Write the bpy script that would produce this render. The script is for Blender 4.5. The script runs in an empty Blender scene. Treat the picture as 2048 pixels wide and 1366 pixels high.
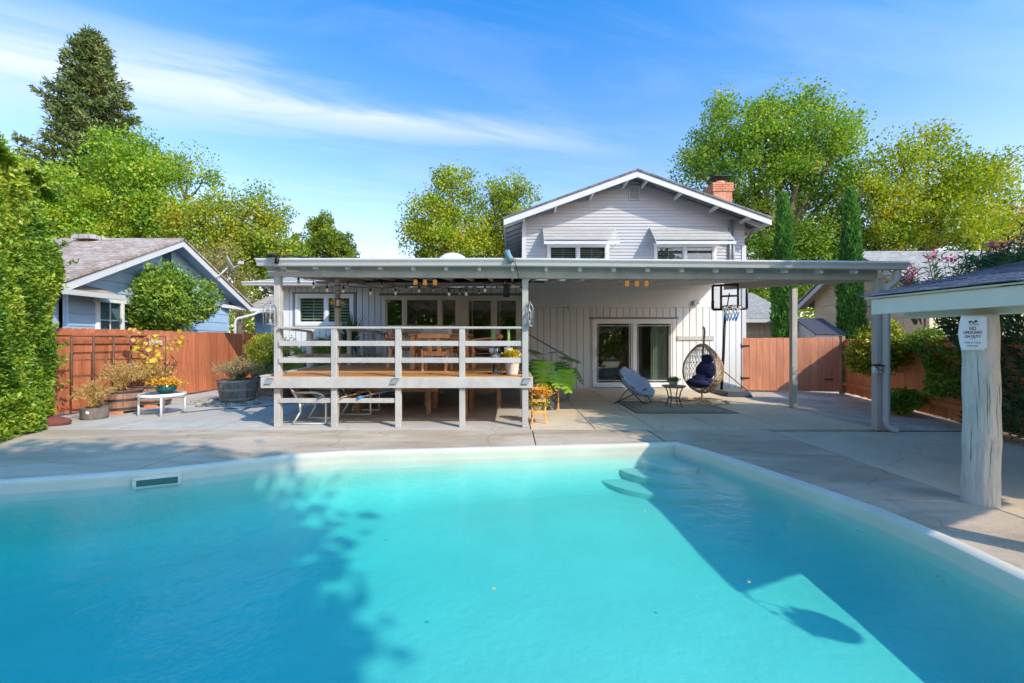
import bpy, bmesh, math, random
import numpy as np
from mathutils import Vector, Matrix, Euler
from mathutils.geometry import tessellate_polygon, delaunay_2d_cdt

random.seed(7)
RNG = np.random.default_rng(7)
scene = bpy.context.scene
COL = scene.collection
PI = math.pi

# ------------------------------------------------------------------ camera
F, CX, HZ, CH = 853.3, 1024.0, 683.0, 1.4
cam_d = bpy.data.cameras.new('camera')
cam_d.lens = 15.0; cam_d.sensor_width = 36.0
cam_d.clip_start = 0.05; cam_d.clip_end = 2000
cam = bpy.data.objects.new('camera', cam_d); COL.objects.link(cam)
cam.location = (0, 0, CH); cam.rotation_euler = (math.radians(90), 0, 0)
scene.camera = cam

# ------------------------------------------------------------------ light
SUN = Vector((-1.08, 1.0, -1.1)).normalized()       # direction the light travels
sun_d = bpy.data.lights.new('sun', 'SUN'); sun_d.energy = 2.0; sun_d.angle = math.radians(0.55)
sun_d.color = (1.0, 0.88, 0.72)
sun = bpy.data.objects.new('sun', sun_d); COL.objects.link(sun)
sun.rotation_euler = SUN.to_track_quat('-Z', 'Y').to_euler(); sun.location = (20, -20, 22)

world = bpy.data.worlds.new('World'); scene.world = world; world.use_nodes = True
wn = world.node_tree.nodes; wl = world.node_tree.links; wn.clear()
def wnode(t, **k):
    n = wn.new(t)
    for a, b in k.items(): setattr(n, a, b)
    return n
w_out = wnode('ShaderNodeOutputWorld'); w_bg = wnode('ShaderNodeBackground')
sky = wnode('ShaderNodeTexSky', sky_type='NISHITA'); sky.sun_disc = False
sky.sun_elevation = math.asin(-SUN.z); sky.sun_rotation = math.atan2(-SUN.x, -SUN.y)
sky.air_density = 1.0; sky.dust_density = 1.6; sky.ozone_density = 2.6; sky.altitude = 50
w_bg.inputs['Strength'].default_value = 0.15
# thin cirrus laid out on a high flat sheet seen along each direction of the sky
geo = wnode('ShaderNodeTexCoord')
sep = wnode('ShaderNodeSeparateXYZ'); wl.new(geo.outputs['Generated'], sep.inputs[0])
def wm(op, a, b=None, c=None, clamp=False):
    n = wnode('ShaderNodeMath', operation=op); n.use_clamp = clamp
    for i, v in enumerate((a, b, c)):
        if v is None: continue
        if isinstance(v, (int, float)): n.inputs[i].default_value = v
        else: wl.new(v, n.inputs[i])
    return n.outputs[0]
zc = wm('MAXIMUM', sep.outputs[2], 0.05)
pu = wm('DIVIDE', sep.outputs[0], zc); pv = wm('DIVIDE', sep.outputs[1], zc)
cc = wm('SUBTRACT', pv, wm('MULTIPLY', pu, 0.3))            # across the streaks
aa = wm('ADD', pu, wm('MULTIPLY', pv, 0.3))                 # along the streaks
comb = wnode('ShaderNodeCombineXYZ')
wl.new(wm('MULTIPLY', aa, 0.75), comb.inputs[0]); wl.new(wm('MULTIPLY', cc, 2.6), comb.inputs[1])
nz = wnode('ShaderNodeTexNoise'); nz.inputs['Scale'].default_value = 1.15; nz.inputs['Detail'].default_value = 7
nz.inputs['Roughness'].default_value = 0.60; nz.inputs['Distortion'].default_value = 0.9
wl.new(comb.outputs[0], nz.inputs['Vector'])
# band of cirrus: widest towards the left, thinning to the right
wid = wm('MAXIMUM', wm('SUBTRACT', 0.30, wm('MULTIPLY', aa, 0.17)), 0.16)
dist = wm('DIVIDE', wm('ABSOLUTE', wm('SUBTRACT', wm('ADD', cc, wm('MULTIPLY_ADD', nz.outputs['Fac'], 0.5, -0.25)), 2.1)), wid)
band = wm('SUBTRACT', 1.0, dist, clamp=True)
band = wm('MULTIPLY', band, wm('SUBTRACT', 1.0, wm('MULTIPLY_ADD', aa, 0.65, 0.05), clamp=True))
nzc = wm('MULTIPLY_ADD', nz.outputs['Fac'], 2.6, -0.45, clamp=True)
m1 = wm('MULTIPLY', band, nzc)
m2 = wm('MULTIPLY', wm('MULTIPLY_ADD', nz.outputs['Fac'], 3.0, -1.36, clamp=True), 0.62)
low = wm('SUBTRACT', 1.0, wm('MULTIPLY', sep.outputs[2], 2.6), clamp=True)
m2 = wm('MULTIPLY', m2, wm('MULTIPLY_ADD', low, 0.7, 0.3))
cm = wm('MULTIPLY', wm('MAXIMUM', m1, m2), 0.66, clamp=True)
tint = wnode('ShaderNodeMix', data_type='RGBA', blend_type='MULTIPLY'); tint.inputs[0].default_value = 1.0
hz = wnode('ShaderNodeMix', data_type='RGBA'); wl.new(wm('MULTIPLY', sep.outputs[2], 1.55, clamp=True), hz.inputs[0])
hz.inputs[6].default_value = (1.62, 1.22, 1.0, 1); hz.inputs[7].default_value = (0.15, 0.75, 1.18, 1)
wl.new(sky.outputs[0], tint.inputs[6]); wl.new(hz.outputs[2], tint.inputs[7])
cl = wnode('ShaderNodeMix', data_type='RGBA'); wl.new(cm, cl.inputs[0])
wl.new(tint.outputs[2], cl.inputs[6]); cl.inputs[7].default_value = (3.7, 3.75, 3.85, 1)
wl.new(cl.outputs[2], w_bg.inputs['Color']); wl.new(w_bg.outputs[0], w_out.inputs['Surface'])

vs = scene.view_settings
vs.view_transform = 'Standard'; vs.look = 'None'; vs.exposure = 1.12; vs.gamma = 1.0; vs.use_curve_mapping = False
scene.cycles.max_bounces = 7; scene.cycles.transparent_max_bounces = 16
scene.cycles.diffuse_bounces = 3; scene.cycles.glossy_bounces = 3
scene.cycles.use_denoising = True
scene.cycles.caustics_reflective = False; scene.cycles.caustics_refractive = False

# ------------------------------------------------------------------ helpers
def W(px, py, Y): return Vector(((px - CX) / F * Y, Y, CH - (py - HZ) / F * Y))
def G(px, py):
    Y = CH * F / (py - HZ); return Vector(((px - CX) / F * Y, Y, 0))

def rootloc(o):
    v = Vector((0, 0, 0))
    while o is not None: v = v + o.location; o = o.parent
    return v

def thing(name, label, cat, loc=(0, 0, 0), rz=0.0, group=None):
    o = bpy.data.objects.new(name, None); COL.objects.link(o)
    o.location = loc; o.rotation_euler = (0, 0, rz); o.empty_display_size = .2
    o['label'] = label; o['category'] = cat
    if group: o['group'] = group
    return o
def tag(o, label, cat, group=None):
    o['label'] = label; o['category'] = cat
    if group: o['group'] = group
    return o
def struct(o): o['kind'] = 'structure'; return o
def stuff(o): o['kind'] = 'stuff'; return o

class MB:
    """collects shapes; build() links them as one mesh object"""
    def __init__(s): s.v = []; s.f = []
    def add(s, vs, fs):
        b = len(s.v); s.v.extend([tuple(p) for p in vs]); s.f.extend([tuple(i + b for i in f) for f in fs]); return s
    def box(s, x0, x1, y0, y1, z0, z1):
        return s.add([(x0,y0,z0),(x1,y0,z0),(x1,y1,z0),(x0,y1,z0),(x0,y0,z1),(x1,y0,z1),(x1,y1,z1),(x0,y1,z1)],
                     [(3,2,1,0),(4,5,6,7),(0,1,5,4),(1,2,6,5),(2,3,7,6),(3,0,4,7)])
    def bar(s, a, b, w, h, up=(0, 0, 1)):
        a = Vector(a); b = Vector(b); d = (b - a).normalized(); u = Vector(up)
        x = d.cross(u)
        if x.length < 1e-4: x = d.cross(Vector((1, 0, 0)))
        x.normalize(); u = x.cross(d).normalized(); x = x * (w / 2); u = u * (h / 2)
        return s.add([a-x-u, a+x-u, a+x+u, a-x+u, b-x-u, b+x-u, b+x+u, b-x+u],
                     [(0,1,2,3),(7,6,5,4),(0,4,5,1),(1,5,6,2),(2,6,7,3),(3,7,4,0)])
    def tube(s, pts, r, n=8, cap=True):
        pts = [Vector(p) for p in pts]; m = len(pts)
        rs = [r] * m if isinstance(r, (int, float)) else r
        ref = None; rings = []; b0 = len(s.v)
        for i, p in enumerate(pts):
            d = (pts[min(i+1, m-1)] - pts[max(i-1, 0)])
            if d.length < 1e-9: d = Vector((0, 0, 1))
            d.normalize()
            if ref is None:
                ref = d.cross(Vector((0, 0, 1)))
                if ref.length < 1e-3: ref = d.cross(Vector((1, 0, 0)))
            ref = ref - d * ref.dot(d)
            if ref.length < 1e-6: ref = d.orthogonal()
            ref.normalize(); w = d.cross(ref)
            for k in range(n):
                a = 2*PI*k/n; s.v.append(tuple(p + (ref*math.cos(a) + w*math.sin(a)) * rs[i]))
        for i in range(m-1):
            for k in range(n):
                a = b0+i*n+k; b = b0+i*n+(k+1) % n
                s.f.append((a, b, b+n, a+n))
        if cap:
            s.f.append(tuple(b0+k for k in range(n))[::-1]); s.f.append(tuple(b0+(m-1)*n+k for k in range(n)))
        return s
    def ring(s, c, R, r, n=28, m=6, axis='z', ry=None):
        ry = R if ry is None else ry; b0 = len(s.v); c = Vector(c)
        for i in range(n):
            a = 2*PI*i/n
            for k in range(m):
                b = 2*PI*k/m; rr = r*math.cos(b); h = r*math.sin(b)
                p = Vector(((R+rr)*math.cos(a), (ry+rr)*math.sin(a), h))
                if axis == 'y': p = Vector((p.x, p.z, p.y))
                if axis == 'x': p = Vector((p.z, p.x, p.y))
                s.v.append(tuple(c+p))
        for i in range(n):
            for k in range(m):
                s.f.append((b0+i*m+k, b0+((i+1) % n)*m+k, b0+((i+1) % n)*m+(k+1) % m, b0+i*m+(k+1) % m))
        return s
    def lathe(s, prof, c=(0, 0, 0), n=20, cap=True, wob=0.0):
        b0 = len(s.v); c = Vector(c); m = len(prof)
        for (r, z) in prof:
            for k in range(n):
                a = 2*PI*k/n; rr = r*(1+wob*math.sin(3*a+z*7))
                s.v.append(tuple(c + Vector((rr*math.cos(a), rr*math.sin(a), z))))
        for i in range(m-1):
            for k in range(n):
                a = b0+i*n+k; b = b0+i*n+(k+1) % n
                s.f.append((a, b, b+n, a+n))
        if cap:
            s.f.append(tuple(b0+k for k in range(n))[::-1]); s.f.append(tuple(b0+(m-1)*n+k for k in range(n)))
        return s
    def prism(s, poly, ext):
        n = len(poly); e = Vector(ext); P = [Vector(p) for p in poly]
        return s.add(P + [p + e for p in P], [tuple(range(n))[::-1], tuple(range(n, 2*n))] +
                     [(i, (i+1) % n, n+(i+1) % n, n+i) for i in range(n)])
    def ball(s, c, rx, ry=None, rz=None, n=12, m=8):
        ry = rx if ry is None else ry; rz = rx if rz is None else rz
        b0 = len(s.v); c = Vector(c)
        s.v.append(tuple(c + Vector((0, 0, -rz))))
        for i in range(1, m):
            t = -PI/2 + PI*i/m
            for k in range(n):
                a = 2*PI*k/n; s.v.append(tuple(c + Vector((rx*math.cos(t)*math.cos(a), ry*math.cos(t)*math.sin(a), rz*math.sin(t)))))
        s.v.append(tuple(c + Vector((0, 0, rz)))); top = len(s.v)-1
        for k in range(n):
            s.f.append((b0, b0+1+(k+1) % n, b0+1+k)); q = b0+1+(m-2)*n
            s.f.append((q+k, q+(k+1) % n, top))
        for i in range(m-2):
            for k in range(n):
                a = b0+1+i*n+k; b = b0+1+i*n+(k+1) % n
                s.f.append((a, b, b+n, a+n))
        return s
    def rot(s, mat):
        s.v = [tuple(mat @ Vector(p)) for p in s.v]; return s
    def build(s, name, mat, parent=None, smooth=False, bevel=0, local=False, seg=1):
        me = bpy.data.meshes.new(name)
        off = rootloc(parent) if (parent is not None and not local) else Vector((0, 0, 0))
        me.from_pydata([(p[0]-off.x, p[1]-off.y, p[2]-off.z) for p in s.v], [], s.f); me.update()
        return link(name, me, mat, parent, smooth, bevel, seg)
def link(name, me, mat, parent=None, smooth=False, bevel=0, seg=1):
    if mat is not None and not me.materials: me.materials.append(mat)
    o = bpy.data.objects.new(name, me); COL.objects.link(o)
    if parent is not None: o.parent = parent
    if smooth:
        me.polygons.foreach_set('use_smooth', [True]*len(me.polygons))
        if smooth == 'auto':
            try: me.set_sharp_from_angle(angle=math.radians(38))
            except Exception: pass
    if bevel:
        b = o.modifiers.new('bevel', 'BEVEL'); b.width = bevel; b.segments = seg; b.limit_method = 'ANGLE'
    return o
def copy_tree(o, parent=None):
    c = o.copy(); COL.objects.link(c); c.parent = parent
    for ch in list(o.children): copy_tree(ch, c)
    return c
def np_mesh(name, V, Q, mat, parent=None, smooth=False):
    """quads from arrays"""
    off = rootloc(parent) if parent is not None else Vector((0, 0, 0))
    V = np.asarray(V, dtype=np.float32) - np.array(off, dtype=np.float32); Q = np.asarray(Q, dtype=np.int32)
    k = Q.shape[1]; me = bpy.data.meshes.new(name)
    me.vertices.add(len(V)); me.vertices.foreach_set('co', V.ravel())
    me.loops.add(Q.size); me.loops.foreach_set('vertex_index', Q.ravel())
    me.polygons.add(len(Q)); me.polygons.foreach_set('loop_start', np.arange(0, Q.size, k, dtype=np.int32))
    try: me.polygons.foreach_set('loop_total', np.full(len(Q), k, dtype=np.int32))
    except Exception: pass
    me.update(calc_edges=True); me.validate()
    return link(name, me, mat, parent, smooth)

# ------------------------------------------------------------------ materials
def new_mat(name):
    m = bpy.data.materials.new(name); m.use_nodes = True
    nt = m.node_tree; nt.nodes.clear()
    return m, nt.nodes, nt.links
def c4(c, k=1.0): return (min(.82, c[0]*k), min(.82, c[1]*k), min(.82, c[2]*k), 1.0)
ALB = 1.3
def pmat(name, col, rough=.6, var=.18, scale=6.0, col2=None, bump=.15, bscale=40.0, stretch=(1, 1, 1), objvar=0.0,
         metallic=0.0, spec=.4, dirt=None, dirt_scale=1.5, dirt_amt=.5, detail=6, coat=0, bdist=.01):
    m, N, L = new_mat(name)
    out = N.new('ShaderNodeOutputMaterial'); p = N.new('ShaderNodeBsdfPrincipled'); L.new(p.outputs[0], out.inputs[0])
    tc = N.new('ShaderNodeTexCoord'); mp = N.new('ShaderNodeMapping'); L.new(tc.outputs['Object'], mp.inputs[0])
    mp.inputs['Scale'].default_value = stretch
    if objvar:
        oi = N.new('ShaderNodeObjectInfo'); mu = N.new('ShaderNodeMath'); mu.operation = 'MULTIPLY'; mu.inputs[1].default_value = 37.0
        L.new(oi.outputs['Random'], mu.inputs[0]); L.new(mu.outputs[0], mp.inputs['Location'])
    nz = N.new('ShaderNodeTexNoise'); nz.inputs['Scale'].default_value = scale; nz.inputs['Detail'].default_value = detail
    nz.inputs['Roughness'].default_value = .6; L.new(mp.outputs[0], nz.inputs['Vector'])
    rp = N.new('ShaderNodeValToRGB'); L.new(nz.outputs['Fac'], rp.inputs[0])
    a = col; b = col2
    if b is None:
        a = tuple(x*(1-var) for x in col); b = tuple(min(1, x*(1+var)) for x in col)
    rp.color_ramp.elements[0].position = .32; rp.color_ramp.elements[0].color = c4(a, ALB)
    rp.color_ramp.elements[1].position = .68; rp.color_ramp.elements[1].color = c4(b, ALB)
    colour = rp.outputs[0]
    if dirt is not None:
        n2 = N.new('ShaderNodeTexNoise'); n2.inputs['Scale'].default_value = dirt_scale; n2.inputs['Detail'].default_value = 9
        n2.inputs['Roughness'].default_value = .68; n2.inputs['Distortion'].default_value = .6; L.new(mp.outputs[0], n2.inputs['Vector'])
        r2 = N.new('ShaderNodeMapRange'); r2.inputs[1].default_value = .48; r2.inputs[2].default_value = .72
        r2.inputs[4].default_value = dirt_amt; L.new(n2.outputs['Fac'], r2.inputs[0])
        mx = N.new('ShaderNodeMix'); mx.data_type = 'RGBA'; L.new(r2.outputs[0], mx.inputs[0]); L.new(colour, mx.inputs[6]); mx.inputs[7].default_value = c4(dirt, ALB)
        colour = mx.outputs[2]
    if objvar:
        hs = N.new('ShaderNodeHueSaturation'); mr = N.new('ShaderNodeMapRange')
        mr.inputs[3].default_value = 1-objvar; mr.inputs[4].default_value = 1+objvar
        L.new(oi.outputs['Random'], mr.inputs[0]); L.new(mr.outputs[0], hs.inputs['Value']); L.new(colour, hs.inputs['Color']); colour = hs.outputs[0]
    L.new(colour, p.inputs['Base Color'])
    p.inputs['Roughness'].default_value = rough; p.inputs['Metallic'].default_value = metallic
    p.inputs['Specular IOR Level'].default_value = spec
    if coat: p.inputs['Coat Weight'].default_value = coat
    if bump:
        nb = N.new('ShaderNodeTexNoise'); nb.inputs['Scale'].default_value = bscale; nb.inputs['Detail'].default_value = 5
        L.new(mp.outputs[0], nb.inputs['Vector']); bp = N.new('ShaderNodeBump'); bp.inputs['Strength'].default_value = bump
        bp.inputs['Distance'].default_value = bdist
        L.new(nb.outputs['Fac'], bp.inputs['Height']); L.new(bp.outputs[0], p.inputs['Normal'])
    return m
def leaf_mat(name, cols, trans=.35, rough=.5, spec=.35, tcol=None, patch=None, pscale=.35):
    m, N, L = new_mat(name)
    out = N.new('ShaderNodeOutputMaterial'); p = N.new('ShaderNodeBsdfPrincipled'); t = N.new('ShaderNodeBsdfTranslucent'); mx = N.new('ShaderNodeMixShader')
    mx.inputs[0].default_value = trans
    L.new(p.outputs[0], mx.inputs[1]); L.new(t.outputs[0], mx.inputs[2]); L.new(mx.outputs[0], out.inputs[0])
    g = N.new('ShaderNodeNewGeometry'); tc = N.new('ShaderNodeTexCoord')
    nz = N.new('ShaderNodeTexNoise'); nz.inputs['Scale'].default_value = pscale; nz.inputs['Detail'].default_value = 3; L.new(tc.outputs['Object'], nz.inputs['Vector'])
    ad = N.new('ShaderNodeMath'); ad.operation = 'MULTIPLY_ADD'; ad.inputs[1].default_value = .40; L.new(g.outputs['Random Per Island'], ad.inputs[0])
    mr = N.new('ShaderNodeMapRange'); mr.inputs[1].default_value = .32; mr.inputs[2].default_value = .7; mr.inputs[4].default_value = .60; L.new(nz.outputs['Fac'], mr.inputs[0])
    L.new(mr.outputs[0], ad.inputs[2])
    rp = N.new('ShaderNodeValToRGB'); cr = rp.color_ramp; L.new(ad.outputs[0], rp.inputs[0])
    n = len(cols)
    while len(cr.elements) < n: cr.elements.new(.5)
    for i, c in enumerate(cols): cr.elements[i].position = i/(n-1)*.94+.03; cr.elements[i].color = c4(c, ALB)
    L.new(rp.outputs[0], p.inputs['Base Color']); p.inputs['Roughness'].default_value = rough; p.inputs['Specular IOR Level'].default_value = spec
    hs = N.new('ShaderNodeHueSaturation'); hs.inputs['Value'].default_value = 1.35; hs.inputs['Saturation'].default_value = 1.1
    L.new(rp.outputs[0], hs.inputs['Color']); L.new(hs.outputs[0], t.inputs['Color'])
    return m
def schlick(N, L, k, f0, normal=None):
    """mirror share of a clear surface, the same from either side"""
    lw = N.new('ShaderNodeLayerWeight'); lw.inputs['Blend'].default_value = .5
    if normal is not None: L.new(normal, lw.inputs['Normal'])
    pw = N.new('ShaderNodeMath'); pw.operation = 'POWER'; pw.inputs[1].default_value = 5.0; L.new(lw.outputs['Facing'], pw.inputs[0])
    mu = N.new('ShaderNodeMath'); mu.operation = 'MULTIPLY_ADD'; mu.inputs[1].default_value = k; mu.inputs[2].default_value = f0; mu.use_clamp = True
    L.new(pw.outputs[0], mu.inputs[0]); return mu
def glass_mat(name, tint=(.78, .82, .80), refl=1.0, rough=0.0):
    """window glass: clear pane with mirror reflection rising towards grazing angles"""
    m, N, L = new_mat(name)
    out = N.new('ShaderNodeOutputMaterial'); t = N.new('ShaderNodeBsdfTransparent'); t.inputs[0].default_value = c4(tint)
    g = N.new('ShaderNodeBsdfGlossy'); g.inputs['Roughness'].default_value = rough; mx = N.new('ShaderNodeMixShader')
    mu = schlick(N, L, .95, .10*refl)
    L.new(mu.outputs[0], mx.inputs[0]); L.new(t.outputs[0], mx.inputs[1]); L.new(g.outputs[0], mx.inputs[2]); L.new(mx.outputs[0], out.inputs[0])
    return m
def emit_mat(name, col, s):
    m, N, L = new_mat(name); out = N.new('ShaderNodeOutputMaterial'); e = N.new('ShaderNodeEmission'); e.inputs[0].default_value = c4(col); e.inputs[1].default_value = s
    L.new(e.outputs[0], out.inputs[0]); m.cycles.emission_sampling = 'NONE'; return m
def shingle_mat(name, cols, sx=.30, sy=.14, axis='xy', rough=.85):
    """asphalt shingles: courses and tabs of a far roof"""
    m, N, L = new_mat(name)
    out = N.new('ShaderNodeOutputMaterial'); p = N.new('ShaderNodeBsdfPrincipled'); L.new(p.outputs[0], out.inputs[0])
    tc = N.new('ShaderNodeTexCoord'); sp = N.new('ShaderNodeSeparateXYZ'); cb = N.new('ShaderNodeCombineXYZ'); L.new(tc.outputs['Object'], sp.inputs[0])
    L.new(sp.outputs['XYZ'.index(axis[0].upper())], cb.inputs[0]); L.new(sp.outputs['XYZ'.index(axis[1].upper())], cb.inputs[1])
    br = N.new('ShaderNodeTexBrick'); L.new(cb.outputs[0], br.inputs['Vector']); br.inputs['Scale'].default_value = 1.0
    br.inputs['Brick Width'].default_value = sx; br.inputs['Row Height'].default_value = sy; br.inputs['Mortar Size'].default_value = .006
    br.inputs['Color1'].default_value = c4(cols[0], ALB); br.inputs['Color2'].default_value = c4(cols[1], ALB); br.inputs['Mortar'].default_value = c4(cols[2]); br.inputs['Bias'].default_value = 0
    nz = N.new('ShaderNodeTexNoise'); nz.inputs['Scale'].default_value = 14; nz.inputs['Detail'].default_value = 6; L.new(tc.outputs['Object'], nz.inputs['Vector'])
    mx = N.new('ShaderNodeMix'); mx.data_type = 'RGBA'; mx.blend_type = 'OVERLAY'; mx.inputs[0].default_value = .7
    L.new(br.outputs['Color'], mx.inputs[6]); L.new(nz.outputs['Fac'], mx.inputs[7]); L.new(mx.outputs[2], p.inputs['Base Color'])
    p.inputs['Roughness'].default_value = rough; p.inputs['Specular IOR Level'].default_value = .2
    bp = N.new('ShaderNodeBump'); bp.inputs['Strength'].default_value = .6; bp.inputs['Distance'].default_value = .02
    L.new(br.outputs['Fac'], bp.inputs['Height']); bp.invert = True; L.new(bp.outputs[0], p.inputs['Normal'])
    return m

M = {}
M['wall'] = pmat('grey_wall_paint', (.61, .615, .615), .65, .05, 3, bump=.12, bscale=30, stretch=(6, 6, .6), objvar=.03)
M['trim_white'] = pmat('white_trim', (.46, .445, .44), .45, .03, 4, bump=.03)
M['vinyl'] = pmat('white_vinyl', (.78, .755, .73), .35, .02, 4, bump=.02)
M['grey_trim'] = pmat('dark_grey_trim', (.17, .175, .19), .6, .08, 5, bump=.08)
M['timber'] = pmat('grey_painted_timber', (.40, .37, .335), .62, .09, 2.2, bump=.2, bscale=18, stretch=(1, 1, 1), objvar=.06, dirt=(.26, .245, .22), dirt_scale=3.2, dirt_amt=.5)
M['beam'] = pmat('sage_grey_beam', (.39, .375, .335), .7, .12, 2, bump=.25, bscale=22, dirt=(.20, .21, .20), dirt_scale=1.6, dirt_amt=.6)
M['gutter'] = pmat('painted_gutter', (.42, .40, .375), .4, .04, 3, bump=.03)
M['soffit'] = pmat('soffit_boards', (.72, .69, .63), .7, .06, 3, bump=.1)
M['siding'] = pmat('lap_siding_paint', (.36, .345, .35), .55, .05, 2, bump=.08, bscale=40, stretch=(.4, 1, 3))
M['roof_dark'] = shingle_mat('dark_shingles', ((.10, .10, .11), (.16, .155, .16), (.03, .03, .03)))
M['roof_grey'] = shingle_mat('grey_shingles', ((.26, .235, .215), (.36, .33, .305), (.10, .09, .085)))
M['deck_wood'] = pmat('orange_deck_stain', (.60, .255, .085), .5, .22, 3, bump=.25, bscale=14, stretch=(.6, 9, 9), objvar=.16, spec=.35)
M['teak'] = pmat('teak_wood', (.53, .27, .12), .55, .2, 4, bump=.2, bscale=12, stretch=(2, 2, 2), objvar=.1)
M['oldwood'] = pmat('weathered_brown_wood', (.27, .16, .09), .75, .3, 4, bump=.4, bscale=14, objvar=.15)
M['pine'] = pmat('varnished_pine', (.72, .33, .10), .4, .18, 5, bump=.12, objvar=.08)
M['fence'] = pmat('redwood_stain', (.40, .125, .055), .7, .2, 2.2, bump=.35, bscale=10, stretch=(5, 5, .7), objvar=.24, dirt=(.20, .06, .03), dirt_scale=3, dirt_amt=.5)
M['fence_r'] = pmat('faded_redwood_stain', (.54, .21, .115), .7, .14, 2.2, bump=.35, bscale=10, stretch=(5, 5, .7), objvar=.17, dirt=(.36, .12, .06), dirt_scale=3, dirt_amt=.4)
M['fence_o'] = pmat('orange_redwood_stain', (.58, .20, .075), .65, .2, 2.2, bump=.35, bscale=10, stretch=(5, 5, .7), objvar=.14)
M['black'] = pmat('black_metal', (.022, .022, .024), .4, .1, 6, bump=.02, metallic=.3)
M['darkplastic'] = pmat('charcoal_plastic', (.045, .05, .058), .45, .1, 6, bump=.04)
M['galv'] = pmat('galvanised_grey', (.32, .33, .34), .4, .1, 6, bump=.05, metallic=.4)
M['blue'] = pmat('blue_house_paint', (.27, .37, .48), .65, .07, 3, bump=.1, objvar=.03, stretch=(3, .5, 3))
M['cream'] = pmat('cream_house_paint', (.58, .46, .31), .7, .06, 3, bump=.1, objvar=.03)
M['roof_brown'] = shingle_mat('brown_shingles', ((.26, .18, .14), (.38, .30, .25), (.11, .08, .07)), axis='xy')
M['roof_cream'] = shingle_mat('pale_grey_shingles', ((.24, .22, .20), (.31, .285, .26), (.12, .11, .10)))
M['glass'] = glass_mat('window_glass')
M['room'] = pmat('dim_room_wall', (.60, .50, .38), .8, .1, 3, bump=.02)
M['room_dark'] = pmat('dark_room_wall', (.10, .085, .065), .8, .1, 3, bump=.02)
M['blind'] = pmat('window_blind', (.66, .65, .62), .5, .03, 4, bump=.02)
M['curtain'] = pmat('olive_curtain', (.42, .40, .22), .8, .15, 9, bump=.2)
M['curtain_g'] = pmat('pale_green_curtain', (.55, .68, .55), .8, .06, 9, bump=.2)
M['brick'] = pmat('chimney_brick', (.52, .20, .11), .8, .15, 14, bump=.3, objvar=.14)
M['mortar'] = pmat('mortar', (.42, .40, .37), .9, .1, 20, bump=.3)
M['bark'] = pmat('tree_bark', (.15, .115, .085), .9, .3, 4, bump=.6, bscale=9, stretch=(4, 4, 1))
M['redbark'] = pmat('redwood_bark', (.16, .09, .06), .9, .3, 4, bump=.6, bscale=9, stretch=(4, 4, 1))
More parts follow.
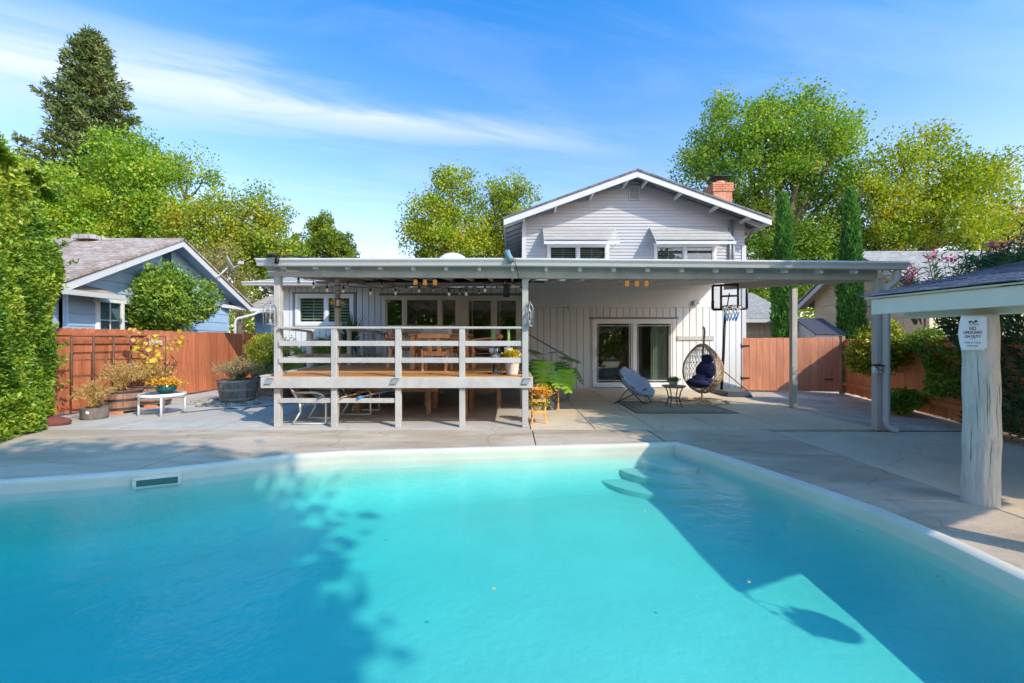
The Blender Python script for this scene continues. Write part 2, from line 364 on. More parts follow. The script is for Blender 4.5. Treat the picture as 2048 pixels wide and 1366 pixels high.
# ================================================================== SETTING: ground, pool, patio
def concrete_mat(name, col, col2, dirt, dscale, damt, speck=0.0, rough=.75, stretch=(1, 1, 1), objvar=.04):
    m, N, L = new_mat(name)
    out = N.new('ShaderNodeOutputMaterial'); p = N.new('ShaderNodeBsdfPrincipled'); L.new(p.outputs[0], out.inputs[0])
    tc = N.new('ShaderNodeTexCoord'); mp = N.new('ShaderNodeMapping'); mp.inputs['Scale'].default_value = stretch; L.new(tc.outputs['Object'], mp.inputs[0])
    def noise(s, d, dist=0.0, r=.6):
        n = N.new('ShaderNodeTexNoise'); n.inputs['Scale'].default_value = s; n.inputs['Detail'].default_value = d
        n.inputs['Roughness'].default_value = r; n.inputs['Distortion'].default_value = dist; L.new(mp.outputs[0], n.inputs['Vector']); return n.outputs['Fac']
    rp = N.new('ShaderNodeValToRGB'); L.new(noise(.9, 7, .8), rp.inputs[0]); rp.color_ramp.elements[0].position = .40; rp.color_ramp.elements[1].position = .60
    rp.color_ramp.elements[0].color = c4(col, ALB); rp.color_ramp.elements[1].color = c4(col2, ALB)
    mr = N.new('ShaderNodeMapRange'); mr.inputs[1].default_value = .50; mr.inputs[2].default_value = .72; mr.inputs[4].default_value = damt; L.new(noise(dscale, 9, 1.4, .7), mr.inputs[0])
    mx = N.new('ShaderNodeMix'); mx.data_type = 'RGBA'; L.new(mr.outputs[0], mx.inputs[0]); L.new(rp.outputs[0], mx.inputs[6]); mx.inputs[7].default_value = c4(dirt, ALB)
    c = mx.outputs[2]
    # fine light scratches and speckle
    wv = N.new('ShaderNodeMapRange'); wv.inputs[1].default_value = .40; wv.inputs[2].default_value = .60; wv.inputs[3].default_value = 1-.15-speck; wv.inputs[4].default_value = 1+.12+speck
    L.new(noise(160 if speck else 95, 4, 0, .75), wv.inputs[0])
    # hairline cracks
    vm = N.new('ShaderNodeVectorMath'); vm.operation = 'ADD'; sc = N.new('ShaderNodeVectorMath'); sc.operation = 'SCALE'; sc.inputs['Scale'].default_value = .55
    nc = N.new('ShaderNodeTexNoise'); nc.inputs['Scale'].default_value = 2.2; nc.inputs['Detail'].default_value = 6; L.new(tc.outputs['Object'], nc.inputs['Vector']); L.new(nc.outputs['Color'], sc.inputs[0])
    L.new(tc.outputs['Object'], vm.inputs[0]); L.new(sc.outputs[0], vm.inputs[1])
    vo = N.new('ShaderNodeTexVoronoi'); vo.feature = 'DISTANCE_TO_EDGE'; vo.inputs['Scale'].default_value = .30; L.new(vm.outputs[0], vo.inputs['Vector'])
    ck = N.new('ShaderNodeMapRange'); ck.inputs[1].default_value = .0; ck.inputs[2].default_value = .006; ck.inputs[3].default_value = .80; ck.inputs[4].default_value = 1.0; L.new(vo.outputs['Distance'], ck.inputs[0])
    cm_ = N.new('ShaderNodeMath'); cm_.operation = 'MULTIPLY'; L.new(ck.outputs[0], cm_.inputs[0]); L.new(wv.outputs[0], cm_.inputs[1])
    hs = N.new('ShaderNodeHueSaturation'); L.new(cm_.outputs[0], hs.inputs['Value']); L.new(c, hs.inputs['Color'])
    oi = N.new('ShaderNodeObjectInfo'); h2 = N.new('ShaderNodeHueSaturation'); m2 = N.new('ShaderNodeMapRange'); m2.inputs[3].default_value = 1-objvar; m2.inputs[4].default_value = 1+objvar
    L.new(oi.outputs['Random'], m2.inputs[0]); L.new(m2.outputs[0], h2.inputs['Value']); L.new(hs.outputs[0], h2.inputs['Color'])
    L.new(h2.outputs[0], p.inputs['Base Color']); p.inputs['Roughness'].default_value = rough; p.inputs['Specular IOR Level'].default_value = .3
    bp = N.new('ShaderNodeBump'); bp.inputs['Strength'].default_value = .3; bp.inputs['Distance'].default_value = .006
    L.new(noise(45, 8, 0, .7), bp.inputs['Height']); L.new(bp.outputs[0], p.inputs['Normal'])
    return m
M['tan'] = concrete_mat('stained_tan_concrete', (.375, .285, .205), (.49, .39, .295), (.235, .17, .12), 1.6, .7, stretch=(.55, 1.5, 1))
M['painted'] = concrete_mat('grey_painted_concrete', (.40, .36, .315), (.46, .42, .37), (.31, .27, .22), 1.1, .5)
M['patio'] = concrete_mat('patio_concrete', (.52, .41, .30), (.59, .47, .345), (.41, .315, .225), 1.2, .5)
M['aggregate'] = concrete_mat('aggregate_concrete', (.50, .395, .29), (.57, .455, .335), (.39, .30, .215), 1.1, .4, speck=.22, rough=.9)
M['dirtyconc'] = concrete_mat('leaf_stained_concrete', (.34, .27, .21), (.45, .39, .33), (.30, .16, .08), 1.6, .7, speck=.15, rough=.9)
M['soil'] = pmat('dry_soil', (.16, .115, .08), .95, .3, 2, bump=.5, bscale=20)
M['subbase'] = pmat('dark_joint_filler', (.045, .04, .035), .95, .2, 6, bump=.1)

pool_far = [(2.22, 5.80), (1.0, 5.67), (-.5, 5.50), (-2.09, 5.33), (-2.60, 5.20), (-3.06, 4.98), (-3.42, 4.77), (-3.80, 4.58), (-4.3, 4.42), (-5.05, 4.22), (-6.0, 4.0), (-6.8, 3.75), (-7.25, 3.4), (-7.45, 2.9)]
pool_near = [(-7.45, 1.2), (-7.1, .65), (-6.4, .4), (1.9, .4), (2.5, .55)]
pool_right = [(2.78, 1.0), (2.93, 1.7), (3.0, 2.5), (3.02, 3.0), (2.98, 3.5), (2.85, 4.0), (2.61, 4.85), (2.40, 5.42)]
pool = pool_far + pool_near + pool_right          # clockwise seen from above? checked below
def area(p): return .5*sum(p[i][0]*p[(i+1) % len(p)][1]-p[(i+1) % len(p)][0]*p[i][1] for i in range(len(p)))
if area(pool) < 0: pool = pool[::-1]
def offset(poly, d):
    n = len(poly); out = []
    for i in range(n):
        a = Vector(poly[i-1]); b = Vector(poly[i]); c = Vector(poly[(i+1) % n])
        e1 = (b-a).normalized(); e2 = (c-b).normalized()
        n1 = Vector((e1.y, -e1.x)); n2 = Vector((e2.y, -e2.x)); nn = (n1+n2).normalized()
        out.append(tuple(b + nn * d / max(.45, nn.dot(n1))))
    return out
def densify(poly, step=.22):
    out = []
    for i in range(len(poly)):
        a = Vector(poly[i]); b = Vector(poly[(i+1) % len(poly)]); k = max(1, int((b-a).length/step))
        for j in range(k): out.append(tuple(a.lerp(b, j/k)))
    return out
pool = densify(pool)
WATER_Z = -.115
def sweep(poly, prof, name, mat, parent, smooth=True):
    rings = [offset(poly, d) for d, z in prof]; n = len(poly); mb = MB()
    for r, (d, z) in zip(rings, prof): mb.v += [(x, y, z) for x, y in r]
    for i in range(len(prof)-1):
        for k in range(n):
            a = i*n+k; b = i*n+(k+1) % n; mb.f.append((a, b, b+n, a+n))
    return mb.build(name, mat, parent, smooth)

# one ground sheet out to the horizon, with the hole the pool sits in
outer = [(-600, -300), (600, -300), (600, 900), (-600, 900)]; hole = offset(pool, .16)
tris = tessellate_polygon([[Vector((x, y, 0)) for x, y in outer], [Vector((x, y, 0)) for x, y in hole[::-1]]])
mb = MB(); mb.v = [(x, y, -.06) for x, y in outer] + [(x, y, -.06) for x, y in hole[::-1]]; mb.f = [tuple(t) for t in tris]
ground = struct(mb.build('ground', M['soil']))

pool_root = bpy.data.objects.new('swimming_pool', None); COL.objects.link(pool_root); struct(pool_root)
M['coping'] = pmat('cream_white_coping', (.56, .52, .43), .5, .06, 2.5, bump=.1, dirt=(.62, .58, .50), dirt_scale=2, dirt_amt=.3)
M['shell'] = pmat('pale_plaster', (.43, .48, .40), .6, .05, 1.2, bump=.28, bscale=15, bdist=.02, dirt=(.385, .45, .385), dirt_scale=.8, dirt_amt=.6)  # faint colour mottle and bumps stand in for ripple light on the floor
sweep(pool, [(-.004, -.20), (-.004, -.05), (-.014, -.02), (-.008, .004), (.015, .018), (.06, .022), (.085, .018), (.092, .004), (.092, -.08)], 'coping', M['coping'], pool_root, 'auto')
def sst(x): x = min(1, max(0, x)); return x*x*(3-2*x)
def floor_z(x, y): return -(.46 + .34*sst((-x+.8)/5.6) + .11*sst((5.0-y)/1.6))
mb = MB(); ins = [(.0, None, -.13), (-.01, .26, 0), (-.05, .18, 0), (-.12, .105, 0), (-.22, .05, 0), (-.34, .015, 0), (-.48, .0, 0)]
n = len(pool)
for d, up, z in ins:
    for (x, y) in offset(pool, d): mb.v.append((x, y, z if up is None else floor_z(x, y)+up))
for i in range(len(ins)-1):
    for k in range(n):
        a = i*n+k; b = i*n+(k+1) % n; mb.f.append((a, b, b+n, a+n))
inner = offset(pool, -.48); pts = [Vector(p) for p in inner]
for gx in np.arange(-7.2, 3.0, .4):
    for gy in np.arange(.7, 5.8, .4):
        pts.append(Vector((gx, gy)))
ov, oe, of, *_ = delaunay_2d_cdt(pts, [(i, (i+1) % n) for i in range(n)], [list(range(n))], 1, 1e-5)
b0 = len(mb.v); mb.v += [(p.x, p.y, floor_z(p.x, p.y)) for p in ov]; mb.f += [tuple(b0+i for i in f) for f in of]
shell = mb.build('pool_shell', M['shell'], pool_root, True)
# curved steps in the far right corner
def inpoly(x, y, poly):
    c = False
    for i in range(len(poly)):
        (x1, y1), (x2, y2) = poly[i-1], poly[i]
        if (y1 > y) != (y2 > y) and x < (x2-x1)*(y-y1)/(y2-y1)+x1: c = not c
    return c
for r, zt in ((1.02, -.385), (.74, -.285), (.46, -.195)):
    c = Vector((2.22, 5.80)); arc = []
    for k in range(25):
        a = math.radians(186 + (292-186)*k/24); arc.append((c.x + r*1.12*math.cos(a), c.y + r*.92*math.sin(a)))
    poly = [(c.x+.1, c.y+.1)] + arc
    prof = [(0.0, -.9), (0.0, zt-.03), (-.008, zt-.008), (-.03, zt)]
    mb = MB(); m = len(arc)
    for d, z in prof:
        for k in range(m):
            v = (Vector(arc[k])-c); v = v*(1+d/v.length); mb.v.append((c.x+v.x, c.y+v.y, z))
    for i in range(len(prof)-1):
        for k in range(m-1): a = i*m+k; mb.f.append((a, a+1, a+1+m, a+m))
    top = len(mb.v); mb.v.append((c.x+.15, c.y+.15, zt))
    mb.f += [((len(prof)-1)*m+k, (len(prof)-1)*m+k+1, top) for k in range(m-1)]
    mb.build('step', M['shell'], pool_root, 'auto')
# skimmer mouth in the far wall and a return fitting in the right wall
def edge_at(px, py):
    g = G(px, py); best = min(range(len(pool)), key=lambda i: (Vector(pool[i])-Vector((g.x, g.y))).length)
    a = Vector(pool[best-1]); b = Vector(pool[(best+1) % len(pool)]); t = (b-a).normalized()
    return Vector(pool[best]), t, Vector((-t.y, t.x))
M['skim_frame'] = pmat('skimmer_plastic', (.60, .57, .48), .5, .1, 6, bump=.05)
M['skim_dark'] = pmat('skimmer_throat', (.05, .12, .11), .6, .1, 6, bump=.02)
pA, tA, nA = edge_at(286, 947)
sk = MB()
for s in (-1, 1): sk.bar((pA.x+tA.x*s*.195+nA.x*.014, pA.y+tA.y*s*.195+nA.y*.014, -.15), (pA.x+tA.x*s*.195+nA.x*.014, pA.y+tA.y*s*.195+nA.y*.014, -.05), .03, .03, up=(nA.x, nA.y, 0))
for z in (-.055, -.145): sk.bar((pA.x-tA.x*.21+nA.x*.014, pA.y-tA.y*.21+nA.y*.014, z), (pA.x+tA.x*.21+nA.x*.014, pA.y+tA.y*.21+nA.y*.014, z), .03, .022)
skm = sk.build('skimmer', M['skim_frame'], pool_root, bevel=.003)
MB().bar((pA.x-tA.x*.185+nA.x*.006, pA.y-tA.y*.185+nA.y*.006, -.10), (pA.x+tA.x*.185+nA.x*.006, pA.y+tA.y*.185+nA.y*.006, -.10), .012, .08).build('throat', M['skim_dark'], skm)
pB, tB, nB = edge_at(1850, 1072)
fit = MB().ring((0, 0, 0), .024, .006, 18, 6, 'x').ball((0, 0, 0), .008, .016, .016)
fit.rot(Matrix.Translation((pB.x+nB.x*.01, pB.y+nB.y*.01, -.27)) @ Matrix.Rotation(math.atan2(nB.y, nB.x), 4, 'Z'))
fit.build('return_fitting', M['skim_frame'], pool_root, True)

# water: closed body with a rippled mirror-and-clear surface and absorption inside
m, N, L = new_mat('pool_water')
out = N.new('ShaderNodeOutputMaterial'); t = N.new('ShaderNodeBsdfTransparent'); g = N.new('ShaderNodeBsdfGlossy'); g.inputs['Roughness'].default_value = .015
mx = N.new('ShaderNodeMixShader'); tc = N.new('ShaderNodeTexCoord')
def rip(scale, stretch, det):
    mp = N.new('ShaderNodeMapping'); mp.inputs['Scale'].default_value = stretch; L.new(tc.outputs['Object'], mp.inputs[0])
    nz = N.new('ShaderNodeTexNoise'); nz.inputs['Scale'].default_value = scale; nz.inputs['Detail'].default_value = det; nz.inputs['Distortion'].default_value = .5
    L.new(mp.outputs[0], nz.inputs['Vector']); return nz.outputs['Fac']
ad = N.new('ShaderNodeMath'); ad.operation = 'MULTIPLY_ADD'; ad.inputs[1].default_value = .35; L.new(rip(26, (1, 1, 1), 3), ad.inputs[0]); L.new(rip(4.5, (1, 1.3, 1), 3), ad.inputs[2])
bp = N.new('ShaderNodeBump'); bp.inputs['Strength'].default_value = .42; bp.inputs['Distance'].default_value = .020; L.new(ad.outputs[0], bp.inputs['Height'])
L.new(bp.outputs[0], g.inputs['Normal']); fr = schlick(N, L, .85, .02, bp.outputs[0])
L.new(fr.outputs[0], mx.inputs[0]); L.new(t.outputs[0], mx.inputs[1]); L.new(g.outputs[0], mx.inputs[2]); L.new(mx.outputs[0], out.inputs['Surface'])
va = N.new('ShaderNodeVolumeAbsorption'); va.inputs['Color'].default_value = (.0, .965, .98, 1); va.inputs['Density'].default_value = 1.1
L.new(va.outputs[0], out.inputs['Volume'])
M['water'] = m
wp = offset(pool, .05)
mb = MB(); n = len(wp)
tri = tessellate_polygon([[Vector((x, y, 0)) for x, y in wp]])
mb.v = [(x, y, WATER_Z) for x, y in wp] + [(x, y, -2.2) for x, y in wp]
for a, b, c in tri:
    nrm = (Vector(wp[b])-Vector(wp[a])).cross(Vector(wp[c])-Vector(wp[a]))
    if nrm < 0: b, c = c, b
    mb.f.append((a, b, c)); mb.f.append((n+a, n+c, n+b))
mb.f += [(n+k, n+(k+1) % n, (k+1) % n, k) for k in range(n)]
water = struct(mb.build('water', M['water']))

# ---- concrete slabs with open joints
patio = bpy.data.objects.new('patio', None); COL.objects.link(patio); struct(patio)
GAP = .015
def slab(poly, mat, z=0.0):
    a = area(poly)
    if a < 0: poly = poly[::-1]
    poly = offset(poly, -GAP/2)
    return MB().prism([(x, y, z-.055) for x, y in poly], (0, 0, .055)).build('slab', mat, patio, bevel=.004)
po = offset(pool, .096)
def far_low(xa, xb):
    seg = sorted([p for p in po if p[1] > 3.0 and xa < p[0] < xb and not (p[0] > 2.2 and p[1] < 5.7)])
    def yat(x):
        far = sorted([p for p in po if p[1] > 3.2 and not (p[0] > 2.1 and p[1] < 5.7)])
        for i in range(len(far)-1):
            if far[i][0] <= x <= far[i+1][0]:
                t = (x-far[i][0])/(far[i+1][0]-far[i][0]+1e-9); return far[i][1]*(1-t)+far[i+1][1]*t
        return far[0][1] if x < far[0][0] else far[-1][1]
    return [(xa, yat(xa))] + seg + [(xb, yat(xb))]
YJ = 6.80
cuts = [-7.3, -6.3, -4.1, -1.95, .32, 2.14]
for i in range(len(cuts)-1):
    slab(far_low(cuts[i], cuts[i+1]) + [(cuts[i+1], YJ), (cuts[i], YJ)], M['tan'])
slab([(-9.2, 2.4), (-7.58, 2.4), (-7.5, 3.2), (-7.31, 3.55), (-7.31, YJ), (-9.2, YJ)], M['tan'])
right = sorted([p for p in po if p[0] > 2.2 and p[1] > .6 and p[1] < 5.95], key=lambda p: -p[1])
def rband(y0, y1):
    seg = [p for p in right if y0 < p[1] < y1]
    def xat(y):
        for i in range(len(right)-1):
            if right[i][1] >= y >= right[i+1][1]:
                t = (right[i][1]-y)/(right[i][1]-right[i+1][1]+1e-9); return right[i][0]*(1-t)+right[i+1][0]*t
        return right[-1][0]
    return [(xat(y1), y1)] + seg + [(xat(y0), y0)]
r = rband(3.74, 5.9); slab([(2.15, YJ), (2.15, far_low(2.0, 2.15)[-1][1])] + r[1:] + [(4.05, 3.74), (4.05, YJ)], M['tan'])
for a, b in ((1.9, 3.74), (.62, 1.9)):
    slab(rband(a, b) + [(4.05, a), (4.05, b)], M['tan'])
slab([(-9.2, -6), (4.05, -6), (4.05, .62), (2.72, .62), (2.62, .38), (1.9, .295), (-6.4, .295), (-7.3, .5), (-7.58, 1.1), (-7.58, 2.4), (-9.2, 2.4)], M['tan'])
slab([(4.055, 6.62), (4.055, 3.2), (7.6, 3.2), (7.6, 6.62)], M['aggregate'])
slab([(4.055, 3.2), (4.055, -4), (7.6, -4), (7.6, 3.2)], M['aggregate'])
pc = [-8.75, -6.4, -4.3, -2.0, .3, 1.33, 2.28, 3.34, 4.4, 5.86]
for i in range(len(pc)-1):
    mt = M['painted'] if pc[i+1] <= .31 else M['patio']
    for y0, y1 in ((YJ+.005, 9.95), (9.95, 12.95)):
        slab([(pc[i], y0), (pc[i+1], y0), (pc[i+1], y1), (pc[i], y1)], mt)
slab([(-8.75, 12.95), (-6.4, 12.95), (-6.4, 14.4), (-8.75, 14.4)], M['painted'])
slab([(5.87, 6.72), (7.6, 6.72), (9.4, 11.4), (8.9, 12.9), (5.87, 12.9)], M['dirtyconc'], -.004)
drain = struct(MB().box(5.75, 7.3, 6.63, 6.71, -.05, -.012).build('drain_strip', M['darkplastic']))

# ================================================================== MAIN HOUSE
house = thing('house', 'grey two-storey house with gable, white lap siding and low left wing behind the deck', 'house', (3.7, 12.9, 0))
def pieces(x0, x1, z0, z1, w, openings):
    """board rectangles of a vertical-board wall that leave the openings free"""
    cuts = sorted(set([round(x0+i*w, 4) for i in range(int((x1-x0)/w)+1)] + [x1] + [o[0] for o in openings] + [o[1] for o in openings]))
    cuts = [c for c in cuts if x0-1e-6 <= c <= x1+1e-6]; res = []
    for a, b in zip(cuts, cuts[1:]):
        if b-a < .012: continue
        zs = [(z0, z1)]; mid = (a+b)/2
        for (ox0, ox1, oz0, oz1) in openings:
            if ox0 < mid < ox1:
                nz = []
                for (p, q) in zs:
                    if oz0 > p: nz.append((p, min(q, oz0)))
                    if oz1 < q: nz.append((max(p, oz1), q))
                    if oz1 <= p or oz0 >= q: nz = nz or [(p, q)]
                zs = nz
        for (p, q) in zs:
            if q-p > .02: res.append((a, b, p, q))
    return res
def board_wall(root, x0, x1, y, z0, z1, w, openings, mat, backmat):
    bk = MB()
    for a, b, p, q in pieces(x0, x1, z0, z1, 99, openings): bk.box(a, b, y+.004, y+.11, p, q)
    bk.build('wall', backmat, root)
    for a, b, p, q in pieces(x0, x1, z0, z1, w, openings):
        MB().box(a+.0075, b-.0075, y-.018, y+.002, p, q).build('board', mat, root, bevel=.003)
def window(root, x0, x1, z0, z1, y, lites, fw=.06, proud=.03, blind=None, grid=None, depth=.09, name='window', sash=.035, mat=None):
    """lites: x breaks between panes"""
    mat = mat or M['vinyl']; fr = MB(); ya, yb = y-proud, y+depth
    fr.box(x0, x0+fw, ya, yb, z0, z1); fr.box(x1-fw, x1, ya, yb, z0, z1)
    fr.box(x0+fw, x1-fw, ya, yb, z1-fw, z1); fr.box(x0+fw, x1-fw, ya-.012, yb, z0, z0+fw)
    xs = [x0+fw] + list(lites) + [x1-fw]
    for l in lites: fr.box(l-fw*.42, l+fw*.42, ya+.006, yb, z0+fw, z1-fw)
    w = fr.build(name, mat, root, bevel=.004)
    for i in range(len(xs)-1):
        a = xs[i]+(fw*.42 if i else 0); b = xs[i+1]-(fw*.42 if i < len(xs)-2 else 0)
        off = .012 if i % 2 else .034
        s = MB(); s.box(a, a+sash, ya+off, yb-.01, z0+fw, z1-fw); s.box(b-sash, b, ya+off, yb-.01, z0+fw, z1-fw)
        s.box(a+sash, b-sash, ya+off, yb-.01, z0+fw, z0+fw+sash); s.box(a+sash, b-sash, ya+off, yb-.01, z1-fw-sash, z1-fw)
        if grid:
            for gx in grid[0]: s.box(a+(b-a)*gx-.007, a+(b-a)*gx+.007, ya+off+.022, ya+off+.030, z0+fw+sash, z1-fw-sash)
            for gz in grid[1]:
                zz = z0+fw+(z1-z0-2*fw)*gz; s.box(a+sash, b-sash, ya+off+.0235, ya+off+.0285, zz-.007, zz+.007)
        s.build('sash', mat, w)
        MB().box(a+sash-.004, b-sash+.004, ya+off+.034, ya+off+.040, z0+fw+sash-.004, z1-fw-sash+.004).build('pane', M['glass'], w)
        if blind:
            bl = MB(); zz = z0+fw+.03
            while zz < z1-fw-.02:
                bl.bar((a+.03, yb+.05, zz), (b-.03, yb+.05, zz), .055, .008, up=(0, -blind[1], 1)); zz += blind[0]
            bl.bar(((a+b)/2, yb+.018, z0+fw), ((a+b)/2, yb+.018, z1-fw), .02, .01, up=(0, 1, 0))
            stuff(bl.build('blind', M['blind'], w))
    return w
def room(root, x0, x1, y0, y1, z0, z1, mat):
    MB().add([(x0,y0,z0),(x1,y0,z0),(x1,y1,z0),(x0,y1,z0),(x0,y0,z1),(x1,y0,z1),(x1,y1,z1),(x0,y1,z1)],
             [(0,1,2,3),(7,6,5,4),(1,5,6,2),(2,6,7,3),(3,7,4,0)]).build('interior_wall', mat, root)
def trim(root, x0, x1, z0, z1, y, w=.07, sides=True):
    t = MB(); t.box(x0-w-.02, x1+w+.02, y-.05, y-.0185, z1, z1+.05)
    if sides:
        t.box(x0-w, x0-.002, y-.036, y-.0185, z0, z1-.001); t.box(x1+.002, x1+w, y-.036, y-.0185, z0, z1-.001)
    t.build('window_trim', M['grey_trim'], root, bevel=.003)

YR, YL = 12.9, 12.0
# ground floor right
SL = (2.42, 4.93, .02, 2.08)
board_wall(house, .36, 7.02, YR, 0, 2.43, .2, [SL], M['wall'], M['grey_trim'])
for z0, z1 in ((2.435, 2.96), (2.965, 3.42)):
    MB().box(.36, 7.02, YR-.012, YR+.1, z0, z1).build('panel', M['wall'], house, bevel=.003)
trim(house, SL[0], SL[1], 0, SL[3], YR, sides=False)
slider = window(house, *SL, YR, [3.68], fw=.09, proud=.04, grid=((.08, .92), (.06, .94)), name='sliding_door', sash=.05)
MB().bar((2.56, YR-.07, .98), (2.56, YR-.07, 1.22), .025, .03, up=(0, 1, 0)).build('handle', M['black'], slider)
room(house, 2.2, 5.2, YR+.115, YR+4.2, 0, 2.5, M['room'])
cu = MB(); k = 26
for i in range(k):
    x = 4.28+.5*i/(k-1); yy = YR+.26+.035*math.sin(i*1.5); cu.v += [(x, yy, .05), (x, yy, 2.05)]
cu.f = [(2*i, 2*i+2, 2*i+3, 2*i+1) for i in range(k-1)]
cu.build('curtain', M['curtain_g'], house, True)
# corner boards and pipes
MB().box(6.93, 7.06, YR-.04, YR+.12, 0, 4.3).build('corner_board', M['trim_white'], house, bevel=.004)
MB().box(.30, .42, YR-.035, YR-.0125, 3.43, 4.98).build('corner_board', M['trim_white'], house, bevel=.004)
dp = MB()
for x in (6.56, 6.66): dp.tube([(x, YR-.06, 3.3), (x, YR-.06, 5.05)], .038, 8)
dp.build('vent_pipe', M['galv'], house, True)
MB().tube([(1.76, YR-.03, 2.47), (1.76, YR-.03, 3.2)], .009, 6).build('conduit', M['wall'], house, True)
MB().box(1.70, 1.82, YR-.075, YR-.0185, 2.33, 2.47).build('junction_box', M['wall'], house, bevel=.012)
wl_ = MB().prism([(5.44, YR-.013, 2.52), (5.63, YR-.013, 2.52), (5.60, YR-.013, 2.64), (5.47, YR-.013, 2.64)], (0, -.10, 0)).build('wall_light', M['galv'], house, bevel=.01)
MB().box(5.47, 5.60, YR-.105, YR-.025, 2.495, 2.5195).build('lens', M['vinyl'], wl_)
# upper storey
AP = Vector((3.62, 12.28, 6.33)); EL, ER = -.24, 7.48; EZ = 4.94
slope = (AP.z-EZ)/(AP.x-EL)
UW = [(1.06, 2.92, 3.45, 4.36), (4.28, 6.16, 3.45, 4.36)]
VENT = (3.52, 3.86, 5.67, 6.10)
sd = MB(); z = 3.43; ex = .0965
def top_at(x): return AP.z - .16 - slope*abs(x-AP.x) + .04
while z < 6.2:
    zt = z+ex; zm = z+ex*.5; half = (AP.z-.035-zt)/slope; xl = max(.36, AP.x-half); xr = min(7.02, AP.x+half)
    if xr > xl:
        spans = [(xl, xr)]
        for (a, b, c, d) in UW+[VENT]:
            if c-.02 < zm < d+.0: spans = [s for (p, q) in spans for s in ((p, min(q, a)), (max(p, b), q)) if s[1]-s[0] > .01]
        for p, q in spans:
            sd.add([(p, YR-.028, z), (q, YR-.028, z), (q, YR-.006, zt+.004), (p, YR-.006, zt+.004), (p, YR+.01, z), (q, YR+.01, z), (q, YR+.01, zt+.004), (p, YR+.01, zt+.004)],
                   [(0,1,2,3),(4,0,3,7),(1,5,6,2),(1,0,4,5),(3,2,6,7)])
    z += ex
stuff(sd.build('siding', M['siding'], house))
MB().prism([(.37, YR+.012, 4.42), (7.01, YR+.012, 4.42), (7.01, YR+.012, AP.z-.03-slope*(7.01-AP.x)), (AP.x, YR+.012, AP.z-.03), (.37, YR+.012, AP.z-.03-slope*(AP.x-.37))], (0, .04, 0)).build('gable_sheathing', M['siding'], house)
for (a, b, c, d) in UW:
    window(house, a, b, c, d, YR, [(a+b)/2], fw=.085, proud=.05, blind=(.07, .55), sash=.03)
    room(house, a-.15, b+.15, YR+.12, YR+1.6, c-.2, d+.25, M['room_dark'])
# side walls, rear of the storey
MB().box(.36, .44, YR+.12, 21, 3.4, 4.95).build('side_wall', M['siding'], house)
MB().box(6.94, 7.02, YR+.12, 21, 0, 4.95).build('side_wall', M['siding'], house)
vt = MB(); vt.box(VENT[0], VENT[0]+.035, YR-.045, YR+.05, VENT[2], VENT[3]); vt.box(VENT[1]-.035, VENT[1], YR-.045, YR+.05, VENT[2], VENT[3])
vt.box(VENT[0]+.035, VENT[1]-.035, YR-.045, YR+.05, VENT[3]-.035, VENT[3]); vt.box(VENT[0]+.035, VENT[1]-.035, YR-.045, YR+.05, VENT[2], VENT[2]+.035)
vent = vt.build('gable_vent', M['siding'], house, bevel=.003)
sl = MB(); z = VENT[2]+.05
while z < VENT[3]-.04: sl.bar((VENT[0]+.035, YR-.01, z), (VENT[1]-.035, YR-.01, z), .05, .006, up=(0, 1, 1.2)); z += .045
sl.build('louver', M['siding'], vent); MB().box(VENT[0]+.01, VENT[1]-.01, YR+.051, YR+.06, VENT[2]+.01, VENT[3]-.01).build('vent_back', M['black'], vent)
# gable roof
def slab3(a, b, c, d, th):  # four points of the top face, thickness downwards
    P = [Vector(p) for p in (a, b, c, d)]; n = (P[1]-P[0]).cross(P[3]-P[0]).normalized()
    if n.z < 0: n = -n
    Q = [p-n*th for p in P]; return MB().add(P+Q, [(0,1,2,3),(7,6,5,4),(0,4,5,1),(1,5,6,2),(2,6,7,3),(3,7,4,0)])
YB = 21.5
slab3((EL-.03, AP.y-.03, EZ+.03), (AP.x, AP.y-.03, AP.z+.04), (AP.x, YB, AP.z+.04), (EL-.03, YB, EZ+.03), .05).build('roof', M['roof_dark'], house)
slab3((AP.x, AP.y-.03, AP.z+.04), (ER+.03, AP.y-.03, EZ+.03), (ER+.03, YB, EZ+.03), (AP.x, YB, AP.z+.04), .05).build('roof', M['roof_dark'], house)
dn = .175
for (xa, za, xb, zb) in ((EL, EZ, AP.x, AP.z), (AP.x, AP.z, ER, EZ)):
    o_ = -.018
    MB().add([(xa, AP.y, za+o_-dn), (xb, AP.y, zb+o_-dn), (xb, AP.y, zb+o_), (xa, AP.y, za+o_), (xa, AP.y+.04, za+o_-dn), (xb, AP.y+.04, zb+o_-dn), (xb, AP.y+.04, zb+o_), (xa, AP.y+.04, za+o_)],
             [(0,1,2,3),(7,6,5,4),(0,4,5,1),(1,5,6,2),(2,6,7,3),(3,7,4,0)]).build('fascia', M['trim_white'], house, bevel=.003)
